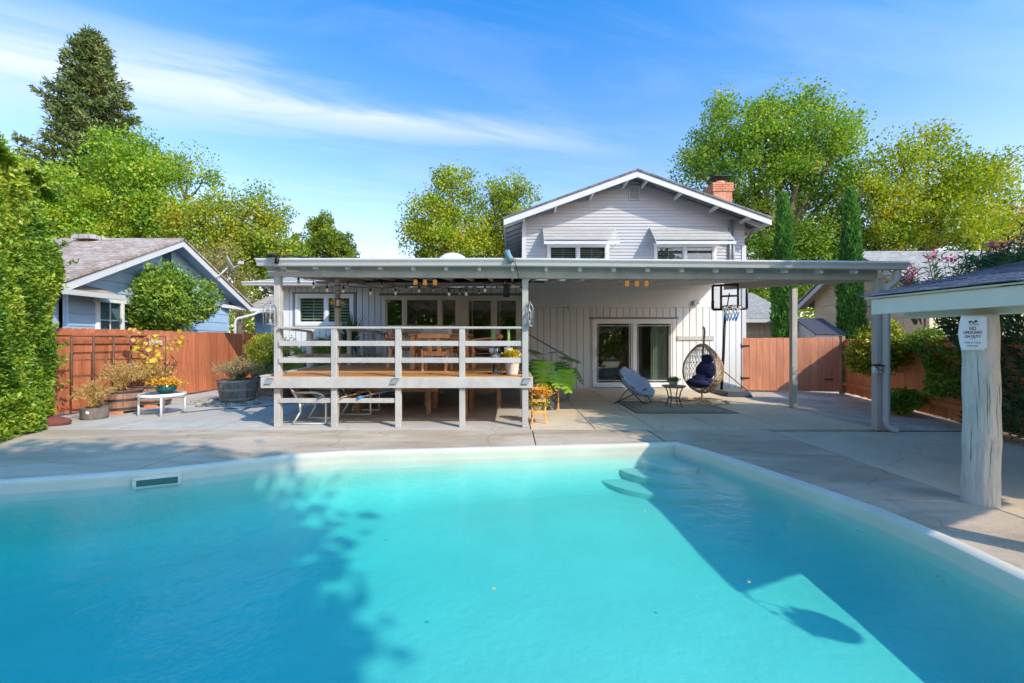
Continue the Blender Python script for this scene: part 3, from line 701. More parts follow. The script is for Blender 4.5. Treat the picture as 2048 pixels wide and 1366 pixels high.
# soffit lookouts under the front overhang, rafter tails under the side eaves
for s in (-1, 1):
    for t in (.08, .36, .66, .92):
        x = AP.x+s*t*3.55; zz = AP.z-slope*abs(x-AP.x)-.06-.085
        MB().bar((x, AP.y+.045, zz-.02), (x, YR-.03, zz-.02), .05, .10).build('lookout', M['trim_white'], house)
for s, xe, xw in ((-1, EL, .36), (1, ER, 7.02)):
    y = AP.y+.5
    while y < 20:
        MB().bar((xe+.02*s*-1, y, EZ-.075), (xw, y, EZ-.075+slope*abs(xw-xe)), .045, .11).build('rafter_tail', M['soffit'], house); y += .61
    MB().box(min(xe, xe-.03*s), max(xe, xe-.03*s), AP.y+.042, 20.9, EZ-.17, EZ-.03).build('eave_board', M['trim_white'], house)
MB().tube([(7.40, AP.y+.9, EZ-.20), (7.38, AP.y+1.0, EZ-.32), (7.1, AP.y+1.25, EZ-.52)], .035, 8).build('downspout_elbow', M['grey_trim'], house, True)
# awnings with tilted metal slats
for i, (x0, x1) in enumerate(((.92, 3.10), (4.14, 6.44))):
    aw = MB(); pr, zt, zb = .52, 4.83, 4.34; K = 8
    for k in range(K):
        t0 = k/K; t1 = (k+1.25)/K
        ya_ = YR-.03-pr*t0; yb_ = YR-.03-pr*t1; za_ = zt-(zt-zb)*t0; zb_ = za_-(zt-zb)/K*.62
        aw.add([(x0, ya_, za_), (x1, ya_, za_), (x1, yb_, zb_), (x0, yb_, zb_), (x0, ya_, za_-.012), (x1, ya_, za_-.012), (x1, yb_, zb_-.012), (x0, yb_, zb_-.012)],
               [(0,1,2,3),(7,6,5,4),(0,4,5,1),(1,5,6,2),(2,6,7,3),(3,7,4,0)])
    a_ = aw.build('awning', pmat('faded_awning_metal', (.47, .445, .41), .5, .06, 4, bump=.05, dirt=(.55, .50, .44), dirt_scale=5, dirt_amt=.5) if i == 0 else bpy.data.materials['faded_awning_metal'], house)
    MB().box(x0, x1, YR-.03-pr-.10, YR-.03-pr-.085, zb-.14, zb-.055).build('valance', M['trim_white'], a_)
    for x in (x0+.02, x1-.02):
        br = MB(); br.bar((x, YR-.03, zt-.03), (x, YR-.03-pr-.04, zb-.06), .015, .02); br.bar((x, YR-.03, zb-.05), (x, YR-.03-pr-.04, zb-.06), .012, .012); br.build('bracket', M['trim_white'], a_)
# chimney of single bricks
CHX0, CHX1, CHY0, CHY1 = 7.03, 7.70, 14.9, 15.55
MB().box(CHX0+.012, CHX1-.012, CHY0+.012, CHY1-.012, 4.3, 6.93).build('chimney_core', M['mortar'], house)
bm_f = MB().box(0, .199, 0, .1, 0, .066); me_b = None
def brick(x, y, z, lx, ly):
    MB().box(x+.005, x+lx-.005, y+.005, y+ly-.005, z+.005, z+.072).build('brick', M['brick'], chim, bevel=.004)
chim = [o for o in house.children if o.name.startswith('chimney_core')][0]
z = 5.18; row = 0
while z < 6.92:
    g_ = .03 if z > 6.62 else 0.0
    x = CHX0-g_; first = .11 if row % 2 else .223
    while x < CHX1+g_-.02:
        lx = min(first, CHX1+g_-x); first = .223; brick(x, CHY0-g_, z, lx, .10); x += lx
    y = CHY0-g_+.10; first = .223 if row % 2 else .11
    while y < CHY1+g_-.02:
        ly = min(first, CHY1+g_-y); first = .223; brick(CHX0-g_, y, z, .10, ly); y += ly
    z += .077; row += 1
cap = MB(); cap.lathe([(.26, 6.94), (.22, 7.02), (.20, 7.06)], ((CHX0+CHX1)/2, 15.2, 0), 14)
cap.build('chimney_crown', M['brick'], house, True)
cg = MB(); cx_ = (CHX0+CHX1)/2
for dx in (-.17, .17):
    for dy in (-.17, .17): cg.bar((cx_+dx, 15.2+dy, 7.02), (cx_+dx, 15.2+dy, 7.2), .012, .012)
cg.prism([(cx_-.30, 14.92, 7.20), (cx_+.30, 14.92, 7.20), (cx_+.30, 15.48, 7.20), (cx_-.30, 15.48, 7.20)], (0, 0, .02)); cg.build('chimney_cap', M['black'], house)

# left wing, raised one deck height
WL = [(-6.08, -4.44, 1.836, 2.736), (-3.63, -1.47, 1.73, 2.69), (-1.35, .25, .84, 2.68)]
board_wall(house, -6.43, .355, YL, .1, 2.93, .172, WL, M['wall'], M['grey_trim'])
MB().box(-6.43, -6.33, YL+.12, 16, 0, 2.93).build('side_wall', M['wall'], house)
MB().box(.30, .358, YL+.12, YR-.03, 0, 3.4).build('side_wall', M['wall'], house)
w1 = window(house, *WL[0], YL, [-5.22], fw=.085, proud=.045, blind=(.085, .9)); trim(house, *WL[0], YL)
M['vinyl_tan'] = pmat('almond_vinyl', (.66, .62, .55), .4, .03, 4, bump=.02)
w2 = window(house, *WL[1], YL, [-3.02, -2.02], fw=.09, proud=.045, mat=M['vinyl_tan'])
w3 = window(house, *WL[2], YL, [-.5], fw=.09, proud=.045, name='sliding_door', grid=((.2, .93), (.08,)), mat=M['vinyl_tan'], sash=.045)
t = MB(); t.box(WL[1][0]-.09, .30, YL-.05, YL-.0185, 2.692, 2.75); t.build('window_trim', M['grey_trim'], house, bevel=.003)
MB().box(-1.468, -1.352, YL-.03, YL+.09, .84, 2.69).build('door_post', M['vinyl_tan'], house)
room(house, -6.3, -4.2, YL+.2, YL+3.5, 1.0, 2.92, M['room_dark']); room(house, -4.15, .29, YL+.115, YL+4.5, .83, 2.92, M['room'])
sh = MB().box(-3.75, -1.45, YL-.34, YL-.02, 1.62, 1.665).build('window_shelf', M['timber'], house, bevel=.006)
bk = MB()
for x in (-3.5, -2.5, -1.6): bk.bar((x, YL-.02, 1.30), (x, YL-.30, 1.615), .02, .02)
bk.build('shelf_bracket', M['black'], sh)
# wing roof, hipped at the left, with gutter
e0, e1, e2, e3 = (-7.16, 11.5, 3.02), (.36, 11.5, 3.02), (.36, 16.0, 4.35), (-3.2, 16.0, 4.35)
slab3(e0, e1, e2, e3, .05).build('roof', M['roof_grey'], house)
slab3((-7.16, 11.5, 3.02), e3, (-3.2, 16.05, 4.35), (-7.16, 20.0, 3.02), .05).build('roof', M['roof_grey'], house)
gp = [(0, 0), (0, .11), (-.11, .11), (-.125, .085), (-.10, .045), (-.09, 0)]
def gutter(x0, x1, y, z, name, root, mat, z1=None, y1=None, h=1.0):
    z1 = z if z1 is None else z1; y1 = y if y1 is None else y1
    P = [(x0, y+a*h, z+b*h) for a, b in gp]; Q = [(x1, y1+a*h, z1+b*h) for a, b in gp]; n = len(gp)
    return MB().add(P+Q, [tuple(range(n)), tuple(range(n, 2*n))[::-1]] + [(i, n+i, n+(i+1) % n, (i+1) % n) for i in range(n)]).build(name, mat, root, bevel=.004)
gutter(-7.22, .29, 11.50, 2.90, 'gutter', house, M['gutter'])
MB().box(-7.0, .29, 11.51, 11.95, 2.93, 2.965).build('soffit', M['soffit'], house)
MB().tube([(-6.62, 11.47, 2.92), (-6.55, 11.7, 2.72), (-6.5, 11.94, 2.62), (-6.5, 11.94, 1.0)], .035, 8).build('downspout', M['gutter'], house, True)
# ================================================================== PATIO COVER
cover = thing('patio_cover', 'grey timber patio cover with gutter spanning the deck and patio', 'patio cover', (0, 7.0, 0))
def cy(x): return 7.05-.03*(x+4)            # the front line runs slightly towards the camera on the right
def cz(x): return -.0105*(x+4)              # and falls towards the downspout
def post(x, y, z0, z1, w=.092, d=.092, name='post', root=None, mat=None):
    return MB().box(x-w/2, x+w/2, y-d/2, y+d/2, z0, z1).build(name, mat or M['timber'], root or cover, bevel=.005)
post(-3.86, 7.05, .0, 2.47, .10, .10); post(.215, 6.99, .0, 2.44, .10, .10)
post(5.77, 6.74, .0, 2.40, .11, .10); post(6.0, 9.1, 0, 2.52, .115, .10); post(-3.66, 8.95, .83, 2.7, .09, .09)
for xa, xb in ((-4.02, .215), (.217, 5.76)):
    a = Vector((xa, cy(xa), 2.565+cz(xa))); b = Vector((xb, cy(xb), 2.565+cz(xb)))
    MB().bar(a, b, .085, .19).build('beam', M['beam'], cover, bevel=.006)
for xa in (-3.95, 5.95):
    MB().bar((xa, 7.1, 2.60+cz(xa)), (xa, 11.9, 3.05+cz(xa)), .085, .19).build('beam', M['beam'], cover, bevel=.006)
RS = .10                                     # roof slope
def roof_z(x, y): return 2.69+cz(x)+RS*(y-6.72)
x = -3.72
while x < 5.7:
    y0 = cy(x)-.165
    MB().bar((x, y0, roof_z(x, y0)-.065), (x, 12.8, roof_z(x, 12.8)-.065), .048, .125).build('rafter', M['soffit'], cover); x += .533
M['roll'] = pmat('grey_roll_roofing', (.30, .30, .31), .9, .15, 8, bump=.4, bscale=120)
# boards under the roofing, each a plank
xs = (-4.12, 6.14); y = 6.88
while y < 12.5:
    MB().add([(xs[0], y, roof_z(xs[0], y)), (xs[1], y-.30, roof_z(xs[1], y-.3)), (xs[1], y+.385-.30, roof_z(xs[1], y+.085)), (xs[0], y+.385, roof_z(xs[0], y+.385)),
              (xs[0], y, roof_z(xs[0], y)+.018), (xs[1], y-.30, roof_z(xs[1], y-.3)+.018), (xs[1], y+.085, roof_z(xs[1], y+.085)+.018), (xs[0], y+.385, roof_z(xs[0], y+.385)+.018)],
             [(3,2,1,0),(4,5,6,7),(0,1,5,4),(1,2,6,5),(2,3,7,6),(3,0,4,7)]).build('sheathing_board', M['soffit'], cover); y += .39
slab3((-4.16, 6.87, roof_z(-4.16, 6.87)+.034), (6.2, 6.57, roof_z(6.2, 6.57)+.034), (6.2, 12.86, roof_z(6.2, 12.86)+.034), (-4.16, 12.86, roof_z(-4.16, 12.86)+.034), .012).build('roofing', M['roll'], cover)
gl_ = gutter(-4.05, .05, 6.86, 2.60, 'gutter', cover, M['gutter'], 2.58, 6.74, 1.08)
gr_ = gutter(.055, 6.0, 6.74, 2.58, 'gutter', cover, M['gutter'], 2.495, 6.57, 1.08)
for c in ((-2.6, 8.8, .40), (-1.15, 8.3, .30)):
    mb = MB(); mb.lathe([(c[2], 0), (c[2]*.97, .12), (c[2]*.8, .20), (c[2]*.5, .255), (c[2]*.18, .28), (.01, .285)], (c[0], c[1], roof_z(c[0], c[1])+.02), 20)
    mb.build('skylight', M['vinyl'], cover, True)
# downspout on the right front post
ds = MB(); yy = 6.62
pts = [(5.92, yy-.06, 2.50), (5.92, yy-.06, 2.40), (5.90, yy-.06, 2.33), (5.83, yy, 2.25), (5.825, yy+.02, 2.17), (5.825, yy+.02, .16), (5.835, yy+.0, .09), (5.87, yy-.03, .05), (5.93, yy-.07, .035)]
ds.tube(pts, .05, 10); ds.build('downspout', M['gutter'], cover, 'auto')
for px_, z in ((.215, 2.57), (-3.6, 2.56)):
    b_ = MB().box(px_-.24, px_+.24, cy(px_)-.049, cy(px_)-.043, z-.05+cz(px_), z+.05+cz(px_)); br = b_.build('bracket_plate', M['beam'], cover)
    bo = MB()
    for dx in (-.2, -.12, .12, .2): bo.ball((px_+dx, cy(px_)-.052, z+cz(px_)), .014, .01, .014, 8, 5)
    bo.build('bolt', M['galv'], br)
# things on the cover's edge
sp = thing('spotlight', 'small teal clip-on spotlight with cable on the gutter above the deck', 'spotlight', (-.05, 6.7, 2.72))
mb = MB(); mb.tube([(-.08, 6.62, 2.80), (-.05, 6.60, 2.72), (-.01, 6.57, 2.64)], [.05, .045, .06], 10); mb.build('lamp_head', pmat('teal_paint', (.12, .22, .22), .5, .1), sp, True)
MB().box(-.09, .0, 6.62, 6.70, 2.69, 2.73).build('clip', M['black'], sp)
MB().tube([(-.01, 6.60, 2.70), (.06, 6.59, 2.58), (.10, 6.70, 2.42), (.14, 6.92, 2.32), (.165, 6.93, 2.26)], .006, 5).build('cable', M['black'], sp, True)
sv = thing('security_camera', 'black wireless camera clamped to the left end of the gutter', 'camera', (-3.7, 6.7, 2.72))
mb = MB(); mb.tube([(-3.80, 6.66, 2.735), (-3.66, 6.63, 2.75)], .03, 8); mb.bar((-3.70, 6.70, 2.62), (-3.68, 6.70, 2.74), .03, .05); mb.build('camera_body', M['black'], sv, True)
MB().tube([(-3.86, 6.70, 2.73), (-3.5, 6.74, 2.755), (-3.3, 6.8, 2.735), (-3.1, 6.82, 2.74)], .012, 6).build('cable', M['black'], sv, True)
# black tube standing in for the shadow gap above the wing's eave
tag(MB().tube([(-5.2, 11.34, 2.985), (.85, 11.34, 2.985)], .022, 6).build('shade_rail', M['black']), 'long black rail running along the eave of the left wing', 'rail')

# ================================================================== DECK
DZ = .826; deck = thing('deck', 'raised timber deck with orange boards and grey rail on posts', 'deck', (-1.85, 7, 0))
y = 6.97; k = 0
def lx(y): return -3.98-(y-6.95)*.16
while y < 11.9:
    MB().add([(lx(y), y, DZ-.03), (.30, y, DZ-.03), (.30, y+.138, DZ-.03), (lx(y+.138), y+.138, DZ-.03), (lx(y), y, DZ), (.30, y, DZ), (.30, y+.138, DZ), (lx(y+.138), y+.138, DZ)],
             [(3,2,1,0),(4,5,6,7),(0,1,5,4),(1,2,6,5),(2,3,7,6),(3,0,4,7)]).build('deck_board', M['deck_wood'], deck, bevel=.003); y += .145
MB().box(-4.07, .33, 6.90, 6.945, .645, DZ-.008).build('rim_board', M['timber'], deck, bevel=.006)
MB().bar((-4.045, 6.95, .733), (lx(11.9)-.05, 11.9, .733), .04, .176).build('rim_board', M['timber'], deck, bevel=.005)
MB().bar((.322, 6.95, .733), (.322, 11.9, .733), .04, .176).build('rim_board', M['timber'], deck, bevel=.005)
MB().bar((-4.03, 6.93, DZ+.012), (lx(9.3)-.05, 9.3, DZ+.012), .12, .022).build('edge_board', M['timber'], deck)
for y in (8.0, 9.3, 10.6): MB().box(-3.9, .30, y-.02, y+.02, .65, DZ-.035).build('joist', M['oldwood'], deck)
PX = [-2.905, -1.86, -.815]
for x in PX: post(x, 6.995, 0, 1.605, .092, .09, 'rail_post', deck)
for x in (-3.9, -1.86, .22):
    for y in (9.3, 11.4): post(x, y, 0, .65, .09, .09, 'deck_post', deck)
segs = [(-3.81, -2.951), (-2.859, -1.906), (-1.814, -.861), (-.769, .165)]
MB().box(-3.81, .165, 6.94, 7.06, 1.606, 1.644).build('top_rail', M['timber'], deck, bevel=.006)
for a, b in segs:
    for z in (1.325, 1.05): MB().box(a+.001, b-.001, 6.965, 7.003, z, z+.085).build('rail', M['timber'], deck, bevel=.004)
for a, b in segs[:2]: MB().box(a+.001, b-.001, 6.975, 7.015, .395, .47).build('brace', M['timber'], deck, bevel=.004)
# left side rail running back, then the short rail by the window
pts = [(-3.86, 7.10), (-4.38, 9.24)]
post(-4.38, 9.24, .65, 1.62, .10, .10, 'rail_post', deck)
for z in (1.62, 1.09): MB().bar((-3.87, 7.1, z), (-4.38, 9.24, z), .038 if z < 1.5 else .09, .085 if z < 1.5 else .036).build('rail', M['timber'], deck, bevel=.004)
for x, y in ((-3.87, 10.15), (-3.78, 10.75), (-3.70, 11.4)): post(x, y, DZ, 1.66, .085, .085, 'rail_post', deck)
for z in (1.67, 1.05): MB().bar((-3.88, 10.05, z), (-3.66, 11.85, z), .06, .05).build('rail', M['timber'], deck, bevel=.004)
MB().bar((-4.38, 9.28, 1.09), (-3.88, 10.1, 1.07), .038, .085).build('rail', M['timber'], deck, bevel=.004)
# stair and hand rail down to the patio on the right
for i in range(4):
    MB().box(.345+.27*i, .345+.27*(i+1), 10.2, 11.2, DZ-.2*(i+1)-.04, DZ-.2*(i+1)).build('stair_tread', M['timber'], deck, bevel=.005)
for y in (10.17, 11.23): MB().bar((.345, y, DZ-.18), (1.40, y, .0+.06), .04, .2).build('stringer', M['timber'], deck)
MB().bar((.30, 10.12, 1.62), (1.44, 10.12, .97), .09, .04).build('hand_rail', M['grey_trim'], deck, bevel=.004)
MB().bar((.30, 10.12, 1.22), (1.40, 10.12, .62), .035, .085).build('hand_rail', M['timber'], deck, bevel=.004)
post(1.38, 10.12, 0, .965, .085, .085, 'rail_post', deck); post(.33, 10.12, .0, 1.6, .085, .085, 'rail_post', deck)
# step lights on the rim
for x, lab in ((-3.93, 'left'), (-1.90, 'mid'), (.22, 'right')):
    st = thing('step_light', {'left': 'small solar light at the left corner of the deck rim', 'mid': 'small solar light in the middle of the deck rim', 'right': 'small solar light at the right corner of the deck rim'}[lab], 'solar light', (x, 6.89, .77), group='solar lights on the deck rim')
    MB().prism([(x-.075, 6.898, .715), (x+.035, 6.898, .715), (x+.085, 6.898, .80), (x-.025, 6.898, .80)], (0, -.03, 0)).build('panel', M['galv'], st, bevel=.004)
    MB().box(x-.03, x+.085, 6.862, 6.895, .803, .809).build('hood', M['grey_trim'], st)

# ---- things under the deck
def sling_chair(name, label, x, y, rz):
    c = thing(name, label, 'chair', (x, y, 0), rz, 'patio chairs stored under the deck'); fm = M['creammetal']
    for s in (-.27, .27):
        MB().tube([(-.28, s, .02), (.26, s, .02), (.27, s, .04), (.27, s, .42), (.22, s, .50), (.10, s, .54), (-.30, s, .54)], .017, 7).build('arm_frame', fm, c, True, local=True)
        MB().tube([(-.28, s, .02), (-.16, s, .22), (-.17, s, .36), (-.30, s, .58), (-.36, s, .66)], .017, 7).build('leg', fm, c, True, local=True)
    MB().tube([(.20, -.25, .36), (.20, .25, .36)], .014, 6).tube([(-.16, -.25, .33), (-.16, .25, .33)], .014, 6).build('cross_bar', fm, c, True, local=True)
    q = MB(); q.v = []
    prof = [(.25, .37), (.05, .335), (-.12, .34), (-.20, .42), (-.33, .64)]
    for dz in (0, .02):
        for (a, z) in prof:
            for s in (-.245, .245): q.v.append((a, s, z+dz))
    n = len(prof)
    for i in range(n-1):
        a = 2*i; q.f.append((a, a+1, a+3, a+2)); b = a+2*n; q.f.append((b+2, b+3, b+1, b))
        q.f.append((a, a+2, b+2, b)); q.f.append((a+1, b+1, b+3, a+3))
    q.f += [(0, 2*n, 2*n+1, 1), (2*n-2, 2*n-1, 4*n-1, 4*n-2)]
    q.build('sling', M['slingcloth'], c, True, local=True); return c
M['creammetal'] = pmat('cream_metal', (.66, .62, .54), .45, .06, 5, bump=.03)
M['slingcloth'] = pmat('leaf_print_cloth', (.08, .11, .11), .8, .3, 18, col2=(.32, .36, .33), bump=.1)
sling_chair('patio_chair', 'cream metal patio chair behind the leftmost deck post', -3.40, 7.45, 0.0)
sling_chair('patio_chair', 'cream metal patio chair farther back under the deck', -2.95, 8.35, 0.0)
pt = thing('picnic_table', 'weathered wooden picnic table stored under the deck', 'table', (-2.3, 8.6, 0))
for x in (-3.0, -1.62): post(x, 8.3, 0, .60, .09, .09, 'leg', pt, M['oldwood']); post(x, 9.0, 0, .60, .09, .09, 'leg', pt, M['oldwood'])
for y in (8.15, 8.35, 8.55, 8.75, 8.95): MB().box(-3.25, -1.50, y, y+.185, .602, .64).build('plank', M['oldwood'], pt, bevel=.004)
MB().box(-3.25, -1.42, 8.18, 8.24, .44, .53).build('rail', M['oldwood'], pt, bevel=.004)
bn = thing('bench', 'low weathered wooden bench under the right side of the deck', 'bench', (-.55, 9.2, 0))
for x in (-.85, -.28):
    for y in (8.9, 9.4): post(x, y, 0, .50, .08, .08, 'leg', bn, M['oldwood'])
MB().box(-.95, -.18, 8.84, 9.1, .503, .545).build('plank', M['oldwood'], bn, bevel=.004); MB().box(-.95, -.18, 9.12, 9.46, .503, .545).build('plank', M['oldwood'], bn, bevel=.004)
MB().box(-.80, -.33, 8.88, 8.92, .36, .44).build('rail', M['oldwood'], bn)
post(-.85, 7.75, 0, .66, .085, .085, 'deck_post', deck, M['oldwood'])
for nm, lab, a, b, r, mt in (('pole', 'black telescopic pole resting on the brace under the deck', (-3.15, 6.93, .485), (-2.3, 9.2, .56), .017, M['darkplastic']),
                             ('pole', 'bronze pool pole resting on the brace under the deck', (-2.78, 6.93, .487), (-2.0, 9.2, .62), .015, pmat('bronze_pole', (.30, .17, .06), .35, .1, metallic=.5)),
                             ('pole', 'pale pool pole with blue grip under the deck', (-2.50, 6.93, .486), (-1.6, 9.2, .62), .013, M['galv'])):
    p = thing(nm, lab, 'pole', a, group='poles stored under the deck')
    MB().tube([a, b], r, 8).build('shaft', mt, p, True)
    if 'blue' in lab:
        bl = pmat('blue_grip', (.02, .22, .50), .4, .1)
        A, B = Vector(a), Vector(b); MB().tube([A, A.lerp(B, .05)], .022, 8).tube([A.lerp(B, .22), A.lerp(B, .36)], .024, 8).build('grip', bl, p, True)
# ---- furniture and pots on the deck
M['cushion'] = pmat('taupe_cushion', (.30, .235, .205), .9, .08, 12, bump=.25, bscale=90)
def soft(name, c, sx, sy, sz, mat, parent, rot=None, p=3.2, local=True, tuft=0.0):
    mb = MB(); n, m = 20, 12
    for i in range(m+1):
        t = -PI/2+PI*i/m
        for k in range(n):
            a = 2*PI*k/n
            def f(v, e): return math.copysign(abs(v)**e, v)
            e = 2/p; x = f(math.cos(t), e)*f(math.cos(a), e); y = f(math.cos(t), e)*f(math.sin(a), e); z = f(math.sin(t), .9)
            mb.v.append((x*sx, y*sy, z*sz*(1-.35*(max(abs(x), abs(y))**4))))
    for i in range(m):
        for k in range(n): mb.f.append((i*n+k, i*n+(k+1) % n, (i+1)*n+(k+1) % n, (i+1)*n+k))
    R = rot if rot is not None else Matrix.Identity(4)
    mb.rot(Matrix.Translation(c) @ R)
    return mb.build(name, mat, parent, True, local=local)
def dining_chair(label, x, y, rz):
    c = thing('dining_chair', label, 'chair', (x, y, DZ), rz, 'wooden chairs round the deck table'); w = M['teak']
    for s in (-1, 1):
        MB().bar((s*.26, .24, .0), (s*.26, .24, .60), .05, .05).build('leg', w, c, bevel=.006, local=True)
        MB().bar((s*.22, -.30, .0), (s*.25, -.22, .42), .045, .05).build('leg', w, c, bevel=.006, local=True)
        MB().bar((s*.28, .28, .61), (s*.25, -.30, .66), .065, .03).build('armrest', w, c, bevel=.006, local=True)
        MB().bar((s*.10, -.24, .30), (s*.075, -.33, .66), .09, .025).build('back_slat', w, c, bevel=.004, local=True)
    MB().box(-.28, .28, .21, .25, .33, .40).build('apron', w, c, bevel=.004, local=True); MB().box(-.26, .26, -.25, -.21, .30, .38).build('apron', w, c, bevel=.004, local=True)
    br = MB(); k = 9
    for i in range(k-1):
        a0 = -.30+.6*i/(k-1); a1 = -.30+.6*(i+1)/(k-1); br.bar((a0, -.30-.07*math.cos(a0*5), .68), (a1, -.30-.07*math.cos(a1*5), .68), .03, .085)
    br.build('back_rail', w, c, local=True)
    soft('seat_cushion', (0, .0, .45), .27, .25, .065, M['cushion'], c)
    soft('back_cushion', (0, -.24, .72), .27, .07, .17, M['cushion'], c, Matrix.Rotation(.2, 4, 'X'))
    return c
tb = thing('dining_table', 'square wooden dining table in the middle of the deck', 'table', (-1.50, 9.25, DZ))
for i in range(7): MB().box(-.63+.18*i, -.63+.18*i+.172, -.5, .5, .70, .735).build('plank', M['teak'], tb, bevel=.004, local=True)
for sx in (-1, 1):
    for sy in (-1, 1): MB().box(sx*.55-.05, sx*.55+.05, sy*.42-.05, sy*.42+.05, 0, .699).build('leg', M['teak'], tb, bevel=.006, local=True)
for sy in (-1, 1): MB().box(-.499, .499, sy*.42-.02, sy*.42+.02, .60, .698).build('apron', M['teak'], tb, local=True)
dining_chair('wooden chair with its back to the camera at the deck table', -1.50, 8.52, 0)
dining_chair('wooden cushioned chair at the left end of the deck table', -2.32, 9.2, -PI/2)
dining_chair('wooden cushioned chair at the right end of the deck table', -.58, 9.2, PI/2)
dining_chair('wooden chair on the house side of the deck table', -1.5, 10.0, PI)
# table things: grey napkins, dark bowl with greens
M['stone'] = pmat('grey_stone', (.35, .34, .33), .8, .2, 8, bump=.3, objvar=.2)
for i, x in enumerate((-1.72, -1.40)):
    n_ = MB(); n_.add([(x-.07, 9.5, DZ+.737), (x+.07, 9.5, DZ+.737), (x+.05, 9.52, DZ+.95), (x-.06, 9.52, DZ+.90), (x-.05, 9.58, DZ+.737), (x+.05, 9.58, DZ+.737), (x+.045, 9.53, DZ+.95), (x-.055, 9.53, DZ+.90)],
        [(0,1,2,3),(7,6,5,4),(0,4,5,1),(1,5,6,2),(2,6,7,3),(3,7,4,0)])
    tag(n_.build('napkin', pmat('pale_grey_linen', (.55, .57, .62), .8, .05) if i == 0 else bpy.data.materials['pale_grey_linen']), ['folded grey napkin standing at the left of the deck table', 'folded grey napkin standing near the middle of the deck table'][i], 'napkin', 'standing napkins')
# flower pot, lanterns and cacti behind the right end of the rail
def pot(root, c, prof, mat, name='pot', n=22): return MB().lathe(prof, c, n).build(name, mat, root, 'auto')
M['potpink'] = pmat('pale_terracotta', (.66, .53, .47), .6, .08, 5, bump=.05)
# ================================================================== VEGETATION HELPERS
def runit(n):
    v = RNG.normal(size=(n, 3)); return v/np.linalg.norm(v, axis=1, keepdims=True)
def norm(a): return a/np.maximum(np.linalg.norm(a, axis=1, keepdims=True), 1e-6)
def leaf_arrays(P, size, aspect=.5, out=None, outw=.4, up=.2, fold=.12, nup=.5, jit=.35):
    """one folded rhombic leaf at each point"""
    n = len(P); P = np.asarray(P, dtype=float); z = np.array([[0, 0, 1.0]])
    o = np.zeros((n, 3)) if out is None else out
    D = norm(runit(n)*.8 + o*outw + z*up)
    Nn = norm(runit(n)*.75 + o*.55 + z*nup); S = norm(np.cross(Nn, D)); Nn = np.cross(D, S)
    L = size*(1+jit*(RNG.random((n, 1))*2-1)); w = L*aspect*.5
    a = P; b = P+D*L*.45+S*w+Nn*L*fold; c = P+D*L; d = P+D*L*.45-S*w+Nn*L*fold
    V = np.stack([a, b, c, d], axis=1).reshape(-1, 3); Q = np.arange(4*n).reshape(n, 4)
    return V, Q
def foliage(name, P, size, mat, parent, **k):
    V, Q = leaf_arrays(P, size, **k); return np_mesh(name, V, Q, mat, parent)
def gauss_clumps(C, per, sig, flat=.75):
    n = len(C); P = np.repeat(C, per, axis=0)+RNG.normal(size=(n*per, 3))*np.array([1, 1, flat])*(np.repeat(sig, per)[:, None] if np.ndim(sig) else sig)
    return P
def tree(name, label, px, Y, lobes, mat, leaf=.22, dens=1.0, trunk_r=.22, fork=None, bark='bark', group='trees behind the houses', per=46, cl=.62, twigs=70, gap=.0, depth=.8, asp=.8, zb=0.0):
    """lobes: (px, py, rx_px, ry_px) of the crown's masses, all set round depth Y"""
    x0 = (px-CX)/F*Y; t = thing(name, label, 'tree', (x0, Y, zb), group=group)
    k = Y/F; L = []
    for (lx_, ly_, rx, ry) in lobes:
        c = W(lx_, ly_, Y); c.y += (random.random()-.5)*2*depth*max(rx, ry)*k*.5; L.append((np.array(c), np.array([rx*k, max(rx, ry)*k*depth, ry*k])))
    zt = min(c[2] for c, r in L); fk = Vector((x0, Y, fork if fork else max(zt-.5, 2.0)))
    tr = MB(); tr.tube([(x0, Y, zb-.1), (x0+.05, Y, fk.z*.5), fk], [trunk_r*1.25, trunk_r, trunk_r*.85], 9)
    C = []
    for c, r in L:
        cv = Vector(c); mid = fk.lerp(cv, .5)+Vector((random.uniform(-.3, .3), random.uniform(-.3, .3), .25))
        tr.tube([fk, mid, cv], [trunk_r*.62, trunk_r*.42, trunk_r*.2], 6, cap=False)
        vol = (r[0]*r[1]*r[2])**(2/3.); nc = max(6, int(vol*8.5*dens)); u = runit(nc)*(.30+.70*RNG.random((nc, 1))**.55); pts = c+u*r
        C.append(pts)
        for q in range(min(nc, max(4, int(twigs/len(L))))):
            p = Vector(pts[q]); m_ = cv.lerp(p, .55)+Vector((0, 0, .12)); tr.tube([cv, m_, p], [trunk_r*.17, trunk_r*.10, trunk_r*.04], 4, cap=False)
    C = np.concatenate(C); tr.build('trunk', M[bark], t, True)
    sig = cl*(.6+.7*RNG.random(len(C)))*.74
    P = gauss_clumps(C, int(per*3.0), sig); Cr = np.repeat(C, int(per*3.0), axis=0); dv = P-Cr; dl = np.linalg.norm(dv, axis=1, keepdims=True); lim = 1.75*np.repeat(sig, int(per*3.0))[:, None]; P = Cr+dv*np.minimum(1, lim/np.maximum(dl, 1e-6))*(.85+.15*RNG.random((len(P), 1))); o = norm(dv)
    foliage('crown', P, leaf*.60, mat, t, aspect=asp, out=o, outw=.5, up=.1, nup=.45, fold=.1)
    return t
GRN = [(.045, .10, .016), (.085, .17, .022), (.16, .24, .028), (.26, .30, .03), (.40, .36, .04)]
M['lf_maple'] = leaf_mat('maple_leaves', [(0.063, 0.144, 0.014), (0.127, 0.235, 0.020), (0.218, 0.327, 0.026), (0.326, 0.389, 0.032), (0.417, 0.368, 0.037)], pscale=.7)
M['lf_round'] = leaf_mat('yellow_green_leaves', [(0.043, 0.115, 0.014), (0.112, 0.193, 0.020), (0.230, 0.279, 0.024), (0.359, 0.347, 0.030), (0.410, 0.270, 0.030)], pscale=.7)
